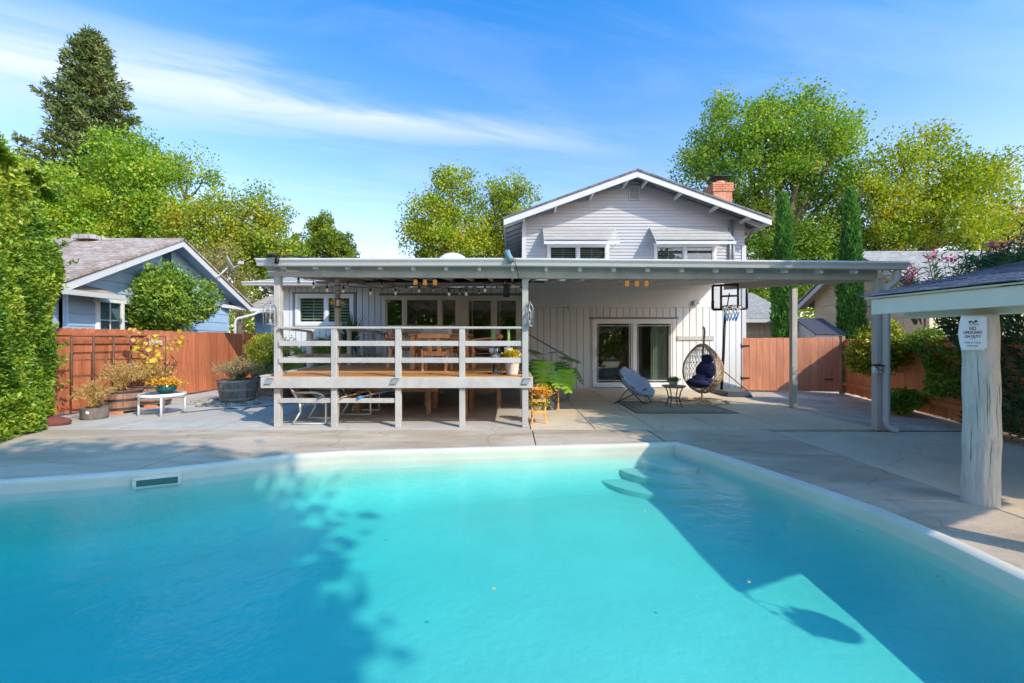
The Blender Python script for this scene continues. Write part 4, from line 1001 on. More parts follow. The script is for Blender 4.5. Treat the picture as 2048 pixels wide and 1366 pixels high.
M['lf_syc'] = leaf_mat('sycamore_leaves', [(0.046, 0.121, 0.021), (0.100, 0.203, 0.025), (0.180, 0.285, 0.032), (0.287, 0.355, 0.037), (0.360, 0.305, 0.053)], pscale=.7)
M['lf_gold'] = leaf_mat('gold_green_leaves', [(0.065, 0.126, 0.012), (0.155, 0.228, 0.018), (0.267, 0.325, 0.022), (0.370, 0.378, 0.030), (0.430, 0.301, 0.035)], pscale=.7)
M['lf_orange'] = leaf_mat('orange_leaves', [(.20, .20, .03), (.42, .30, .05), (.55, .30, .08), (.55, .22, .07)])
M['lf_poplar'] = leaf_mat('poplar_leaves', [(0.039, 0.088, 0.014),(0.098, 0.166, 0.019),(0.214, 0.263, 0.030),(0.332, 0.332, 0.034)])
M['lf_red'] = leaf_mat('redwood_needles', [(.05, .09, .03), (.10, .15, .045), (.17, .20, .06), (.25, .23, .08)], trans=.15, rough=.7)
M['lf_cyp'] = leaf_mat('cypress_sprays', [(0.030, 0.100, 0.021),(0.068, 0.184, 0.033),(0.135, 0.302, 0.051),(0.219, 0.369, 0.051)], trans=.2, rough=.7)
M['lf_hedge'] = leaf_mat('laurel_leaves', [(0.047, 0.105, 0.013),(0.095, 0.189, 0.019),(0.178, 0.282, 0.026),(0.324, 0.387, 0.036),(0.439, 0.377, 0.062)], trans=.25, rough=.42, spec=.35, pscale=1.1)
M['lf_shrub'] = leaf_mat('shrub_leaves', [(.045, .095, .014), (.10, .18, .02), (.20, .28, .03), (.36, .38, .05)], trans=.25, rough=.38, pscale=1.2)
M['lf_box'] = leaf_mat('boxwood_leaves', [(0.062, 0.114, 0.015),(0.145, 0.197, 0.020),(0.291, 0.301, 0.031),(0.435, 0.373, 0.042),(0.435, 0.249, 0.052)], trans=.25, rough=.4, pscale=1.2)
M['lf_olea'] = leaf_mat('oleander_leaves', [(0.019, 0.056, 0.022),(0.037, 0.094, 0.035),(0.069, 0.138, 0.044),(0.150, 0.237, 0.056)], trans=.15, rough=.4, pscale=.9)
M['lf_weep'] = leaf_mat('dry_olive_leaves', [(.12, .11, .03), (.22, .19, .05), (.32, .26, .08), (.28, .20, .09)], trans=.25)
M['lf_dry'] = leaf_mat('dried_stems', [(.25, .14, .04), (.45, .28, .09), (.58, .42, .16), (.30, .12, .04)], trans=.2, rough=.8)
M['flower'] = leaf_mat('pink_petals', [(.52, .05, .13), (.60, .12, .20), (.62, .25, .27)], trans=.3)

# ---- trees beyond the houses
def redwood():
    Y = 40.0; k = Y/F; base = W(185, 683, Y); ztop = W(185, 66, Y).z
    t = thing('redwood_tree', 'tall dark conifer rising above all other trees at the left', 'tree', (base.x, Y, 0), group='trees behind the houses')
    tr = MB(); tr.tube([(base.x, Y, 0), (base.x+.2, Y, 15), (base.x, Y, ztop-.3)], [.75, .45, .05], 9)
    P = []; O = []; z = 7.0
    while z < ztop-.2:
        f = (ztop-z)/(ztop-7.0); R = .35+10.6*f**.88*.82; nb = int(6+4*f); ph = random.random()*6.3
        for b in range(nb):
            a = ph+2*PI*b/nb+random.uniform(-.3, .3); R_ = R*random.uniform(.66, 1.08); d = Vector((math.cos(a), math.sin(a), 0))
            tip = Vector((base.x, Y, z))+d*R_+Vector((0, 0, -.10*R_+random.uniform(-.2, .35))); mid = Vector((base.x, Y, z))+d*R_*.5+Vector((0, 0, -.10*R_))
            tr.tube([(base.x, Y, z), mid, tip], [.07+.05*f, .05, .02], 4, cap=False)
            m_ = int(30+105*f*(R_/R))
            s = RNG.random(m_)**.6; c = np.outer(1-s, np.array([base.x, Y, z]))+np.outer(s, np.array(tip)); c[:, 2] -= .1*R_*np.sin(s*PI)*.8
            side = np.array([-d.y, d.x, 0]); c += np.outer(RNG.normal(size=m_)*.33*(1.15-.5*s)*(.35+f), side); c += RNG.normal(size=(m_, 3))*.13
            c[:, 2] += np.abs(RNG.normal(size=m_))*.10
            P.append(c); O.append(np.tile(np.array([d.x, d.y, .12]), (m_, 1)))
        z += .55+.55*f
    tr.build('trunk', M['redbark'], t, True)
    P = np.concatenate(P); O = np.concatenate(O); P2 = np.repeat(P, 4, axis=0)+RNG.normal(size=(len(P)*4, 3))*.13; O2 = np.repeat(O, 4, axis=0)
    foliage('crown', P2, .42, M['lf_red'], t, aspect=.30, out=O2, outw=.7, up=.05, nup=.5)
redwood()
tree('maple_tree', 'broad yellow-green tree in front of the tall conifer', 215, 26, [(250,325,80,62),(165,400,66,52),(318,375,48,58),(205,440,115,60),(80,465,58,60),(335,450,62,55),(110,500,70,60),(260,500,100,50),(30,530,60,60)], M['lf_maple'], .25, 1.4, .28, fork=8.5)
tree('sparse_tree', 'thin see-through tree right of the tall conifer', 372, 27, [(385,330,42,28),(412,362,22,22),(362,345,20,25),(370,400,26,40)], M['lf_maple'], .24, .62, .12, fork=10.2, per=34)
tree('round_tree', 'dense rounded tree above the blue house roof', 478, 24, [(478,425,78,55),(545,470,56,56),(415,470,66,60),(500,520,98,45),(380,440,46,44),(455,500,80,50),(530,585,55,50),(590,560,40,55)], M['lf_round'], .22, 1.5, .22, fork=6.5)
tree('poplar_tree', 'small spired tree left of the white sky gap', 645, 33, [(632,455,17,36),(655,462,13,36),(674,480,11,30),(693,500,13,34),(648,500,44,32),(610,505,26,34),(690,530,30,26)], M['lf_poplar'], .22, 3.2, .2, fork=5, cl=.30)
tree('weeping_tree', 'brownish weeping tree behind the blue house gable', 440, 20, [(430,515,52,40),(470,555,44,50),(400,540,40,45),(450,600,60,45)], M['lf_weep'], .20, 1.35, .14, fork=4.4, asp=.3, cl=.5)
tree('tall_tree', 'tall yellow-green tree left of the house gable', 895, 28, [(905,383,48,46),(872,432,52,44),(846,485,40,38),(925,450,58,50),(900,500,70,40),(830,460,22,20),(880,540,70,40)], M['lf_gold'], .24, 1.45, .2, fork=7)
tree('forked_tree', 'twin-topped yellow-green tree touching the gable eave', 1000, 29, [(1035,383,32,30),(985,410,38,42),(1015,445,44,48),(1000,500,54,45),(960,500,40,40),(1050,470,40,60)], M['lf_gold'], .24, 1.45, .18, fork=7)
tree('sycamore_tree', 'large green sycamore-like tree behind the chimney', 1560, 24, [(1560,232,64,55),(1638,218,34,40),(1470,268,62,56),(1402,300,48,42),(1392,350,44,40),(1500,335,92,66),(1600,300,78,66),(1690,270,30,42),(1648,345,58,56),(1550,420,98,58),(1660,430,58,56),(1500,475,88,48),(1610,490,92,44),(1520,570,62,50),(1610,570,60,45),(1440,215,16,22),(1440,420,50,50),(1560,330,60,60),(1690,480,60,60),(1560,520,90,40),(1710,350,24,40)], M['lf_syc'], .23, 1.5, .34, fork=6.5, per=44)
tree('golden_tree', 'yellowing spreading tree above the cream house roof', 1850, 22, [(1790,330,56,44),(1862,298,44,38),(1945,335,48,44),(1995,335,28,26),(1815,400,84,56),(1930,405,78,56),(1755,425,52,60),(1860,465,112,44),(1970,460,60,40),(1780,480,70,40),(1900,360,60,50),(1720,390,30,50)], M['lf_gold'], .21, 1.5, .24, fork=6.0, per=42)
tree('orange_tree', 'orange-tinged tree at the far right edge', 2040, 27, [(2035,440,42,34),(1990,470,52,36),(2080,470,60,60)], M['lf_orange'], .24, 1.1, .2, fork=6)
# big tree behind the viewpoint whose shade falls over the pool's left side
def shade_tree():
    c0 = np.array([3.45, -4.2, 7.4]); t = thing('shade_tree', 'leafy tree behind the viewpoint shading the left of the pool', 'tree', (3.0, -4.6, 0))
    tr = MB(); tr.tube([(3.0, -4.6, -.05), (2.8, -4.5, 3), (2.4, -4.3, 6)], [.3, .22, .15], 9); C = []
    for d, r in (((0, 0, 0), 2.0), ((1.4, -.9, -.3), 1.5), ((-1.3, .3, .3), 1.6), ((-.2, -1.6, .2), 1.7), ((.8, .9, -.2), 1.2), ((-2.6, -.9, -.2), 1.5), ((2.3, -1.9, .1), 1.7)):
        c = c0+np.array(d); tr.tube([(2.4, -4.3, 6), Vector(c)], [.1, .04], 5, cap=False); n_ = int(110*r*r/2.0); C.append(c+runit(n_)*r*(.3+.7*RNG.random((n_, 1))**.5))
    C = np.concatenate(C); tr.build('trunk', M['bark'], t, True)
    foliage('crown', gauss_clumps(C, 90, .34), .22, M['lf_syc'], t, aspect=.7)
shade_tree()
def side_tree():
    c0 = np.array([7.35, 4.0, 4.1]); t = thing('garden_tree', 'leafy garden tree beyond the gazebo just outside the right edge', 'tree', (8.2, 3.6, 0))
    tr = MB(); tr.tube([(8.2, 3.6, -.05), (8.0, 3.7, 1.8), (7.6, 3.9, 3.2)], [.14, .11, .08], 8); C = []
    for d, r in (((0, 0, 0), 1.15), ((.9, -.5, .2), 1.0), ((-.35, -.9, .4), .9), ((.3, .3, .9), .9), ((1.5, .3, .3), 1.0), ((-.4, -.2, -.6), .8)):
        c = c0+np.array(d); tr.tube([(7.6, 3.9, 3.2), Vector(c)], [.06, .025], 5, cap=False); n_ = int(70*r*r); C.append(c+runit(n_)*r*(.3+.7*RNG.random((n_, 1))**.5))
    tr.build('trunk', M['bark'], t, True); foliage('crown', gauss_clumps(np.concatenate(C), 60, .16), .12, M['lf_shrub'], t, aspect=.6)
side_tree()

# ---- cypresses behind the gate
def cypress(label, px, Y, ytop, rpx):
    b = W(px, 683, Y); zt = W(px, ytop, Y).z; R = rpx*Y/F; t = thing('cypress_tree', label, 'tree', (b.x, Y, 0), group='column cypresses behind the gate')
    MB().tube([(b.x, Y, 0), (b.x, Y, zt*.9)], [.10, .02], 7).build('trunk', M['redbark'], t, True)
    n = 17000; u = RNG.random(n); z = .3+(zt-.3)*u**.95; f = (z-.3)/(zt-.3)
    prof = np.interp(f, [0, .08, .3, .6, .85, .95, 1], [.72, 1, 1, .78, .5, .28, .04]); a = RNG.random(n)*2*PI
    lump = 1+.16*np.sin(3*a+z*2.1)+.11*np.sin(5*a-z*3.7)+.08*np.sin(z*9+2*a); r = R*prof*lump*(.55+.45*RNG.random(n)**.5)
    P = np.stack([b.x+r*np.cos(a), Y+r*np.sin(a), z], 1); o = np.stack([np.cos(a), np.sin(a), 0*a], 1)
    foliage('crown', P, .15, M['lf_cyp'], t, aspect=.26, out=o, outw=.45, up=1.5, nup=.1)
cypress('slim column cypress behind the gate nearer the house', 1567, 13.8, 390, 18)
cypress('column cypress beside the gable of the cream house', 1701, 13.2, 382, 19)

# ---- left side: hedge, shrubs
def hedge(name, label, A, B, H, depth, n, size, mat, group=None, s0=0.0, asp=.48, lump=.16, zmin=.02, stem_mat='bark', taper=.35):
    A = np.array(A, float); B = np.array(B, float); d = B-A; Ln = np.linalg.norm(d); d /= Ln; nb = np.array([-d[1], d[0]])   # back side
    t = thing(name, label, 'hedge', (A[0], A[1], 0), group=group)
    s = s0+(1-s0)*RNG.random(n); sL = s*Ln; hh = H(s); u = RNG.random(n); z = zmin+(hh-zmin)*u
    rnd = RNG.random(n); dep = depth*rnd**2.2
    lum = lump*(np.sin(sL*3.1+z*1.7)+np.sin(z*2.9-sL*1.3)+.6*np.sin(sL*7+z*5.1))
    edge = taper*np.maximum(0, (z/hh-.72)/.28)**2+taper*.8*np.maximum(0, (s-.86)/.14)**2
    off = dep+lum+edge*depth
    top = RNG.random(n) < .16; z = np.where(top, hh+np.abs(RNG.normal(size=n))*.07, z); off = np.where(top, rnd*depth, off)
    P = np.stack([A[0]+d[0]*sL+nb[0]*off, A[1]+d[1]*sL+nb[1]*off, z], 1)
    o = np.tile(np.array([-nb[0], -nb[1], .25]), (n, 1))
    foliage('foliage', P, size, mat, t, aspect=asp, out=o, outw=.55, up=.25, nup=.35)
    st = MB()
    for i in range(14):
        q = (i+.5)/14; p = A+d*Ln*q+nb*depth*.55
        st.tube([(p[0], p[1], 0), (p[0]+random.uniform(-.2, .2), p[1]+random.uniform(-.2, .2), float(H(np.array([q]))[0])*.8)], [.035, .012], 5)
    st.build('stem', M[stem_mat], t, True); return t, A, d, nb, Ln
ht, hA, hd, hnb, hL = hedge('laurel_hedge', 'tall glossy green hedge filling the left edge', (-6.72, 5.25), (-8.02, 7.55), lambda s: 4.2-.25*s+.10*np.sin(s*11), .8, 72000, .068, M['lf_hedge'], lump=.06, taper=.22)
hedge('back_hedge', 'leafy hedge behind the viewpoint mirrored in the windows', (11, -8.6), (-11, -8.6), lambda s: 4.2+.7*np.sin(s*9)+.5*np.sin(s*23), 1.4, 26000, .34, M['lf_maple'], asp=.6, lump=.2)
# far wood that closes the view between the houses
nT = 520; C = np.stack([RNG.uniform(-85, 85, nT), RNG.uniform(56, 70, nT), 1+7.5*RNG.random(nT)**.8], 1); C[:, 2] *= 1+.25*np.sin(C[:, 0]*.21)
P = gauss_clumps(C, 70, 1.5, .8); P = P[P[:, 2] > .1]
fw = foliage('far_wood', P, .55, M['lf_round'], None, aspect=.8); stuff(fw); tag(fw, 'far band of trees closing the view between the houses', 'trees')
# upright sprigs along the hedge top
sp_ = []
for i in range(46):
    q = random.random(); p = hA+hd*hL*q+hnb*random.uniform(.05, .7); h0 = 4.0-.35*q; hh = random.uniform(.15, .55)
    for k in range(26): f = k/26; sp_.append((p[0]+f*random.uniform(-.05, .05), p[1]+f*random.uniform(-.05, .05), h0+hh*f))
for i in range(70):
    q = random.random(); z0 = random.uniform(.3, 3.9); p = hA+hd*hL*q; Ls = random.uniform(.10, .30); dx_ = -hnb*Ls+hd*random.uniform(-.1, .1)
    for k in range(16): f = k/16; sp_.append((p[0]+dx_[0]*f, p[1]+dx_[1]*f, z0+Ls*.8*f))
foliage('sprig', np.array(sp_), .075, M['lf_hedge'], ht, aspect=.42, up=.5, nup=.2)
def bush(name, label, c, r, n, size, mat, lobes=7, asp=.55, cat='shrub', group=None, stem=True, loc=None):
    c = np.array(c, float); r = np.array(r, float); t = thing(name, label, cat, loc or (c[0], c[1], max(0, c[2]-r[2])), group=group); P = []
    C = [(c, r*.86)]+[(c+runit(1)[0]*r*.55, r*random.uniform(.42, .60)) for _ in range(lobes)]
    for cc, rr in C:
        k = int(n/len(C)); u = runit(k)*(.55+.45*RNG.random((k, 1))**.5); u *= 1+.10*np.sin(u[:, :1]*9+u[:, 2:]*7); P.append(cc+u*rr)
    P = np.concatenate(P); P = P[P[:, 2] > .02]; o = norm(P-c)
    foliage('foliage', P, size, mat, t, aspect=asp, out=o, outw=.5, up=.2)
    if stem:
        st = MB()
        for i in range(7):
            e = c+runit(1)[0]*r*.7; st.tube([(c[0], c[1], max(0, c[2]-r[2])), (c[0]*.5+e[0]*.5, c[1]*.5+e[1]*.5, c[2]-.2*r[2]), tuple(e)], [.03, .02, .008], 5)
        st.build('stem', M['bark'], t, True)
    return t
cb = W(352, 604, 11.5)
bush('leafy_shrub', 'rounded leafy shrub hanging over the red fence before the blue house', (cb.x-.1, 11.5, cb.z), (1.12, 1.0, .95), 15000, .085, M['lf_shrub'], 11, loc=(cb.x-.1, 11.5, 0))
bush('clipped_bush', 'clipped yellow-green round bush left of the deck', (-5.85, 10.75, .95), (.85, .75, .70), 16000, .045, M['lf_box'], 6)
bush('clipped_bush', 'dark green bush behind the deck rail under the left window', (-4.95, 11.15, .85), (.75, .6, .62), 11000, .045, M['lf_box'], 5)

# ---- left fence and the cross fence behind it
lf = thing('board_fence', 'red-brown dog-eared board fence along the left side', 'fence', (-8.45, 10, 0))
def picket(o_root, a, b, th, z0, z1, mat, ear=.03, nm='picket'):
    """flat board from a to b (ground points) with clipped top corners"""
    a = Vector((a[0], a[1], 0)); b = Vector((b[0], b[1], 0)); d = (b-a); w = d.length; d.normalize(); nn = Vector((d.y, -d.x, 0))*th
    g = .003; P = [a+d*g+Vector((0, 0, z0)), a+d*(w-g)+Vector((0, 0, z0)), a+d*(w-g)+Vector((0, 0, z1-ear*.7)), a+d*(w-ear)+Vector((0, 0, z1)), a+d*ear+Vector((0, 0, z1)), a+d*g+Vector((0, 0, z1-ear*.7))]
    return MB().prism(P, nn).build(nm, mat, o_root)
y = 6.3; i = 0
while y < 13.4:
    if not (8.98 < y < 9.05):
        picket(lf, (-8.42-.012*(y-8), y+.142), (-8.42-.012*(y-8), y), .018, .03+.02*random.random(), 1.66+random.uniform(-.012, .012), M['fence'])
    y += .1455
for z in (.35, 1.50): MB().bar((-8.47, 6.3, z), (-8.53, 13.4, z), .04, .09).build('rail', M['fence'], lf)
MB().bar((-8.405, 6.3, 1.545), (-8.43, 9.75, 1.545), .05, .05).build('cap_rail', M['fence'], lf)
MB().bar((-8.39, 6.3, 1.40), (-8.415, 9.75, 1.40), .03, .085).build('face_rail', M['fence'], lf)
cf = thing('board_fence', 'red-brown cross fence behind the clipped round bush', 'fence', (-7.6, 13.3, 0))
x = -8.45
while x < -6.0:
    picket(cf, (x, 13.45), (x+.142, 13.45), .018, .04, 1.66+random.uniform(-.01, .01), M['fence']); x += .1455
MB().bar((-8.45, 13.40, 1.40), (-7.9, 13.40, 1.40), .03, .09).build('rail', M['fence'], cf)
# metal trellis leaning in front of the fence, with its folded end panel
tl = thing('trellis', 'rusty brown metal trellis standing in front of the left fence', 'trellis', (-8.1, 8.6, 0)); M['rust'] = pmat('rusty_metal', (.11, .055, .035), .7, .25, 9, bump=.2)
def flat(px, py, X): Y_ = X*F/(px-CX); return Vector((X, Y_, CH-(py-HZ)/F*Y_))
def tbar(a, b, r=.013): MB().tube([a, b], r, 6).build('bar', M['rust'], tl, True)
Xt = -8.10
for px_ in (143, 187, 227, 262): tbar(flat(px_, 672, Xt), flat(px_, 798, Xt), .020)
for py_ in (672, 720, 753, 790): tbar(flat(143, py_, Xt), flat(295, py_-(295-143)*.0+(0 if py_ < 700 else -3), Xt), .015)
tbar(flat(295, 673, Xt), flat(295, 757, Xt), .016); A_ = flat(295, 673, Xt); B_ = A_+Vector((.42, -.02, 0))
for dz in (0, -.52, -.72, -.95): tbar(A_+Vector((0, 0, dz)), B_+Vector((0, 0, dz)), .010)
tbar(B_, B_+Vector((0, 0, -.95)), .012)
gs = thing('garden_sign', 'small white GARDEN sign screwed to the left fence', 'sign', (-8.36, 10.05, 1.36))
MB().box(-8.412, -8.395, 9.88, 10.25, 1.315, 1.42).build('plate', M['vinyl'], gs, bevel=.006)
def text_mesh(s, size, font_scale_x=1.0, bold=0.0):
    cu = bpy.data.curves.new('lettering', 'FONT'); cu.body = s; cu.size = size; cu.align_x = 'CENTER'; cu.align_y = 'CENTER'; cu.offset = bold; cu.resolution_u = 3
    o = bpy.data.objects.new('lettering', cu); COL.objects.link(o); dg = bpy.context.evaluated_depsgraph_get(); me = bpy.data.meshes.new_from_object(o.evaluated_get(dg))
    v = [(p.co.x*font_scale_x, p.co.y) for p in me.vertices]; f = [tuple(p.vertices) for p in me.polygons]; bpy.data.objects.remove(o); return v, f
v, f = text_mesh('GARDEN', .085, .95, .002); mb = MB(); mb.v = [(-8.3925, 10.065+a, 1.367+b) for a, b in v]; mb.f = f
mb.build('lettering', pmat('grey_ink', (.12, .17, .22), .7, .1), gs)

# ---- planters along the left fence
M['barrel'] = pmat('barrel_wood', (.30, .155, .10), .75, .3, 4, bump=.4, bscale=10, stretch=(3, 3, .6), objvar=.1)
M['barrel_grey'] = pmat('grey_barrel_wood', (.20, .165, .14), .8, .3, 4, bump=.4, bscale=10, stretch=(3, 3, .6), objvar=.18)
M['hoop'] = pmat('barrel_hoop', (.06, .055, .055), .6, .2, 6, bump=.1, metallic=.4); M['hoop_g'] = pmat('grey_barrel_hoop', (.26, .26, .27), .5, .2, 6, bump=.1, metallic=.4)
def barrel(label, x, y, r, h, wood, hoop, z0=0.0, staves=18):
    b = thing('barrel_planter', label, 'planter', (x, y, z0), group='half barrel planters')
    for i in range(staves):
        a0 = 2*PI*i/staves; a1 = 2*PI*(i+1)/staves-.015; mb = MB()
        for (rr, z) in ((r*.80, 0), (r*.93, h*.5), (r, h)):
            for a in (a0, a1):
                mb.v.append((rr*math.cos(a), rr*math.sin(a), z))
            for a in (a0, a1): mb.v.append(((rr-.025)*math.cos(a), (rr-.025)*math.sin(a), z))
        for j in (0, 4): mb.f += [(j, j+1, j+5, j+4), (j+3, j+2, j+6, j+7), (j+2, j, j+4, j+6), (j+1, j+3, j+7, j+5)]
        mb.f += [(8, 9, 11, 10), (2, 3, 1, 0)]; mb.build('stave', wood, b, local=True)
    for z, k in ((.12, .835), (.55, .94), (.93, .995)):
        MB().lathe([(r*k+.004, h*z-.022), (r*k+.009, h*z), (r*k+.010, h*z+.022)], (0, 0, 0), 24, cap=False).build('hoop', hoop, b, True, local=True)
    MB().lathe([(r*.93, h*.9), (.01, h*.93)], (0, 0, 0), 16, cap=False).build('soil', M['soil'], b, True, local=True); return b
def straw(name, label, c, spread, h, n, mat, cat='plant', size=.10, asp=.10, up=.9, group=None):
    t = thing(name, label, cat, (c[0], c[1], c[2]), group=group); P = []; st = MB()
    for i in range(n):
        a = random.random()*2*PI; q = random.random()**.7; tip = Vector(c)+Vector((math.cos(a)*spread*q, math.sin(a)*spread*q, h*random.uniform(.45, 1)*(1-.35*q)))
        mid = Vector(c).lerp(tip, .5)+Vector((0, 0, h*.15)); st.tube([c, mid, tip], [.006, .004, .002], 3, cap=False)
        for k in range(16): f_ = .35+.65*random.random(); P.append(tuple(mid.lerp(tip, f_) if f_ > .5 else Vector(c).lerp(mid, f_)))
    st.build('stem', M['lf_dry'] if 'dr' in label else M['bark'], t, True); P = np.array(P)+RNG.normal(size=(len(P), 3))*.035
    foliage('foliage', P, size, mat, t, aspect=asp, up=up*.4, nup=.2); return t
barrel('half barrel planter with dried stems standing on a brick beside the hedge', -7.72, 8.42, .34, .40, M['barrel'], M['hoop'], .05)
barrel('half barrel planter behind the white table foot of the vine', -7.86, 9.32, .40, .40, M['barrel'], M['hoop'], .06)
pg = thing('plant_pot', 'small grey-brown pot with white tag at the hedge foot', 'pot', (-7.55, 7.72, 0)); pot(pg, (-7.55, 7.72, 0), [(.15, 0), (.19, .06), (.205, .2), (.215, .215), (.19, .215), (.18, .17)], M['barrel_grey'])
MB().ball((-7.49, 7.52, .14), .035, .012, .03).build('tag', M['vinyl'], pg, True)
for i, (x, y) in enumerate(((-7.62, 8.20), (-7.9, 8.45), (-7.62, 9.0), (-7.8, 9.15))):
    tag(MB().box(x-.11, x+.11, y-.05, y+.05, .0, .055).build('brick', M['brick'], bevel=.005), ['red brick under the front of the barrel beside the hedge', 'red brick under the back of the barrel beside the hedge', 'front red brick under the barrel behind the white table', 'rear red brick under the barrel behind the white table'][i], 'brick', 'bricks under the barrels')
straw('dried_plant', 'dried golden plant filling the small pot by the hedge', (-7.55, 7.72, .2), .34, .58, 90, M['lf_dry'], size=.05, asp=.2)
straw('dried_plant', 'dried straw-coloured plant spilling from the barrel by the hedge', (-7.75, 8.45, .42), .44, .70, 110, M['lf_dry'], size=.05, asp=.2)
straw('dried_plant', 'dried brown plant at the foot of the vine', (-7.9, 9.3, .44), .42, .55, 100, M['lf_dry'], size=.07, asp=.25)
M['lf_vine'] = leaf_mat('turning_vine_leaves', [(.25, .33, .03), (.52, .48, .04), (.62, .42, .05), (.60, .30, .20), (.55, .34, .26)], trans=.35, pscale=3)
vn = thing('grape_vine', 'yellow and pink grape vine climbing the trellis', 'vine', (-7.98, 9.3, .45)); st = MB(); P = []
for i in range(5):
    p = Vector((-7.95, 9.25+.1*i, .45)); pts_ = [p.copy()]
    for k in range(9): p = p+Vector((random.uniform(-.015, .02), random.uniform(-.075, .05)+.01*k*(i-2)*.5, .125)); pts_.append(p.copy())
    st.tube(pts_, [.010-.0008*k for k in range(10)], 5)
    for q in pts_[1:]:
        for _ in range(3): P.append((q.x+random.uniform(0, .10), q.y+random.uniform(-.14, .14), q.z+random.uniform(-.08, .08)))
for k in range(14): P.append((-7.95, 9.7+.055*k, 1.42+random.uniform(-.1, .05)))
st.build('stem', M['oldwood'], vn, True); foliage('foliage', np.array(P), .10, M['lf_vine'], vn, aspect=1.0, out=np.tile(np.array([1.0, -.6, 0]), (len(P), 1)), outw=.3, nup=.1, up=-.2)
# white table with glass top and a bonsai bowl
wt = thing('side_table', 'white oval metal table with glass top by the left planters', 'table', (-6.72, 8.2, 0))
MB().ring((0, 0, .375), .36, .02, 36, 8, ry=.36).ring((0, 0, .40), .355, .016, 36, 8).build('top_rim', M['vinyl'], wt, True, local=True)
MB().lathe([(.35, .405), (.35, .412), (.01, .412)], (0, 0, 0), 30).build('glass_top', glass_mat('table_glass', (.62, .70, .68), 1.2), wt, True, local=True)
for a in (.62, 2.2, 3.75, 5.35):
    MB().tube([(.33*math.cos(a), .33*math.sin(a), .39), (.345*math.cos(a), .345*math.sin(a), .30), (.345*math.cos(a), .345*math.sin(a), 0)], .02, 8).build('leg', M['vinyl'], wt, True, local=True)
for a in (.62, 2.2): MB().tube([(.33*math.cos(a), .33*math.sin(a), .30), (-.33*math.cos(a), -.33*math.sin(a), .30)], .012, 6).build('brace', M['vinyl'], wt, True, local=True)
gb = thing('glazed_bowl', 'dark green glazed bowl of orange succulents on the white table', 'pot', (-6.66, 8.22, .415))
pot(gb, (-6.66, 8.22, .415), [(.10, 0), (.155, .05), (.165, .10), (.145, .145), (.155, .155), (.13, .15), (.12, .11)], pmat('green_glaze', (.015, .09, .085), .15, .2, 8, bump=.02, spec=.6))
M['lf_succ'] = leaf_mat('orange_succulent', [(.35, .32, .04), (.60, .36, .03), (.62, .24, .03), (.50, .12, .03)], trans=.2)
P = np.array([(-6.66, 8.22, .60)])+RNG.normal(size=(900, 3))*np.array([.13, .10, .035]); foliage('succulent', P, .045, M['lf_succ'], gb, aspect=.5, up=.7)
# big grey half barrel with lavender on a ring of flat stones
barrel('big weathered grey half barrel holding lavender on flat stones', -6.42, 10.0, .42, .50, M['barrel_grey'], M['hoop_g'], .02, 22)
M['lf_lav'] = leaf_mat('lavender_stems', [(.12, .16, .06), (.28, .26, .10), (.42, .30, .14), (.36, .24, .16)], trans=.2)
straw('lavender_plant', 'wispy grey-green lavender growing in the big grey barrel', (-6.42, 10.0, .46), .62, .62, 190, M['lf_lav'], size=.06, asp=.16)
sr = thing('stone_ring', 'ring of flat broken stones round the big grey barrel', 'stones', (-6.42, 9.85, 0)); M['flag'] = pmat('flat_stones', (.36, .31, .25), .8, .25, 9, bump=.4, objvar=.35)
for i in range(84):
    a = random.random()*2*PI; q = random.uniform(.46, .92); cx_, cy_ = 1.02*q*math.cos(a), .80*q*math.sin(a); n_ = random.randint(5, 7); rr = random.uniform(.045, .10); ph = random.random()*6
    poly = [(cx_+rr*random.uniform(.7, 1.15)*math.cos(ph+2*PI*k/n_), cy_+rr*random.uniform(.7, 1.15)*math.sin(ph+2*PI*k/n_), .002+.02*random.random()) for k in range(n_)]
    z_ = .002+.012*random.random(); poly = [(p[0], p[1], z_) for p in poly]
    MB().prism(poly, (0, 0, random.uniform(.015, .035))).build('stone', M['flag'], sr, local=True)
rb = thing('tall_planter', 'tall dark ribbed bin standing behind the grey barrel', 'bin', (-7.15, 12.2, 0))
pot(rb, (-7.15, 12.2, 0), [(.24, 0), (.27, .45), (.275, .46), (.28, .80), (.31, .82), (.31, .95), (.28, 1.02), (.24, 1.02), (.22, .9)], pmat('dark_brown_plastic', (.05, .032, .028), .6, .2, 5, bump=.1))
cbk = thing('concrete_block', 'worn concrete block with a hose tap behind the grey barrel', 'block', (-6.35, 11.2, 0))
MB().box(-6.62, -6.12, 11.05, 11.4, 0, .42).build('block', pmat('worn_block', (.34, .25, .19), .9, .3, 4, bump=.5, dirt=(.6, .55, .5), dirt_scale=4, dirt_amt=.7), cbk, bevel=.02)
MB().tube([(-6.75, 11.0, .40), (-6.62, 11.0, .46), (-6.45, 11.0, .56), (-6.42, 11.0, .60)], .02, 7).build('tap', M['galv'], cbk, True)
bp_ = thing('plant_pot', 'low brown pot at the foot of the round bush', 'pot', (-5.75, 10.75, 0)); pot(bp_, (-5.75, 10.75, 0), [(.2, 0), (.26, .2), (.28, .3), (.25, .3), (.24, .25)], pmat('brown_pot', (.11, .055, .035), .6, .2))
tag(MB().tube([(-6.45, 8.3, .01), (-6.1, 8.75, .012), (-5.4, 9.0, .012), (-4.9, 9.6, .012), (-4.2, 9.7, .012), (-3.2, 9.5, .012)], .009, 5).build('hose', M['darkplastic']), 'thin dark hose lying on the concrete from the white table', 'hose')
rk = MB().ball((-7.65, 7.15, .06), .20, .13, .09, 12, 7); rk.v = [(x+.03*math.sin(9*y), y+.02*math.sin(8*z+x*5), z+.015*math.sin(11*x)) for x, y, z in rk.v]
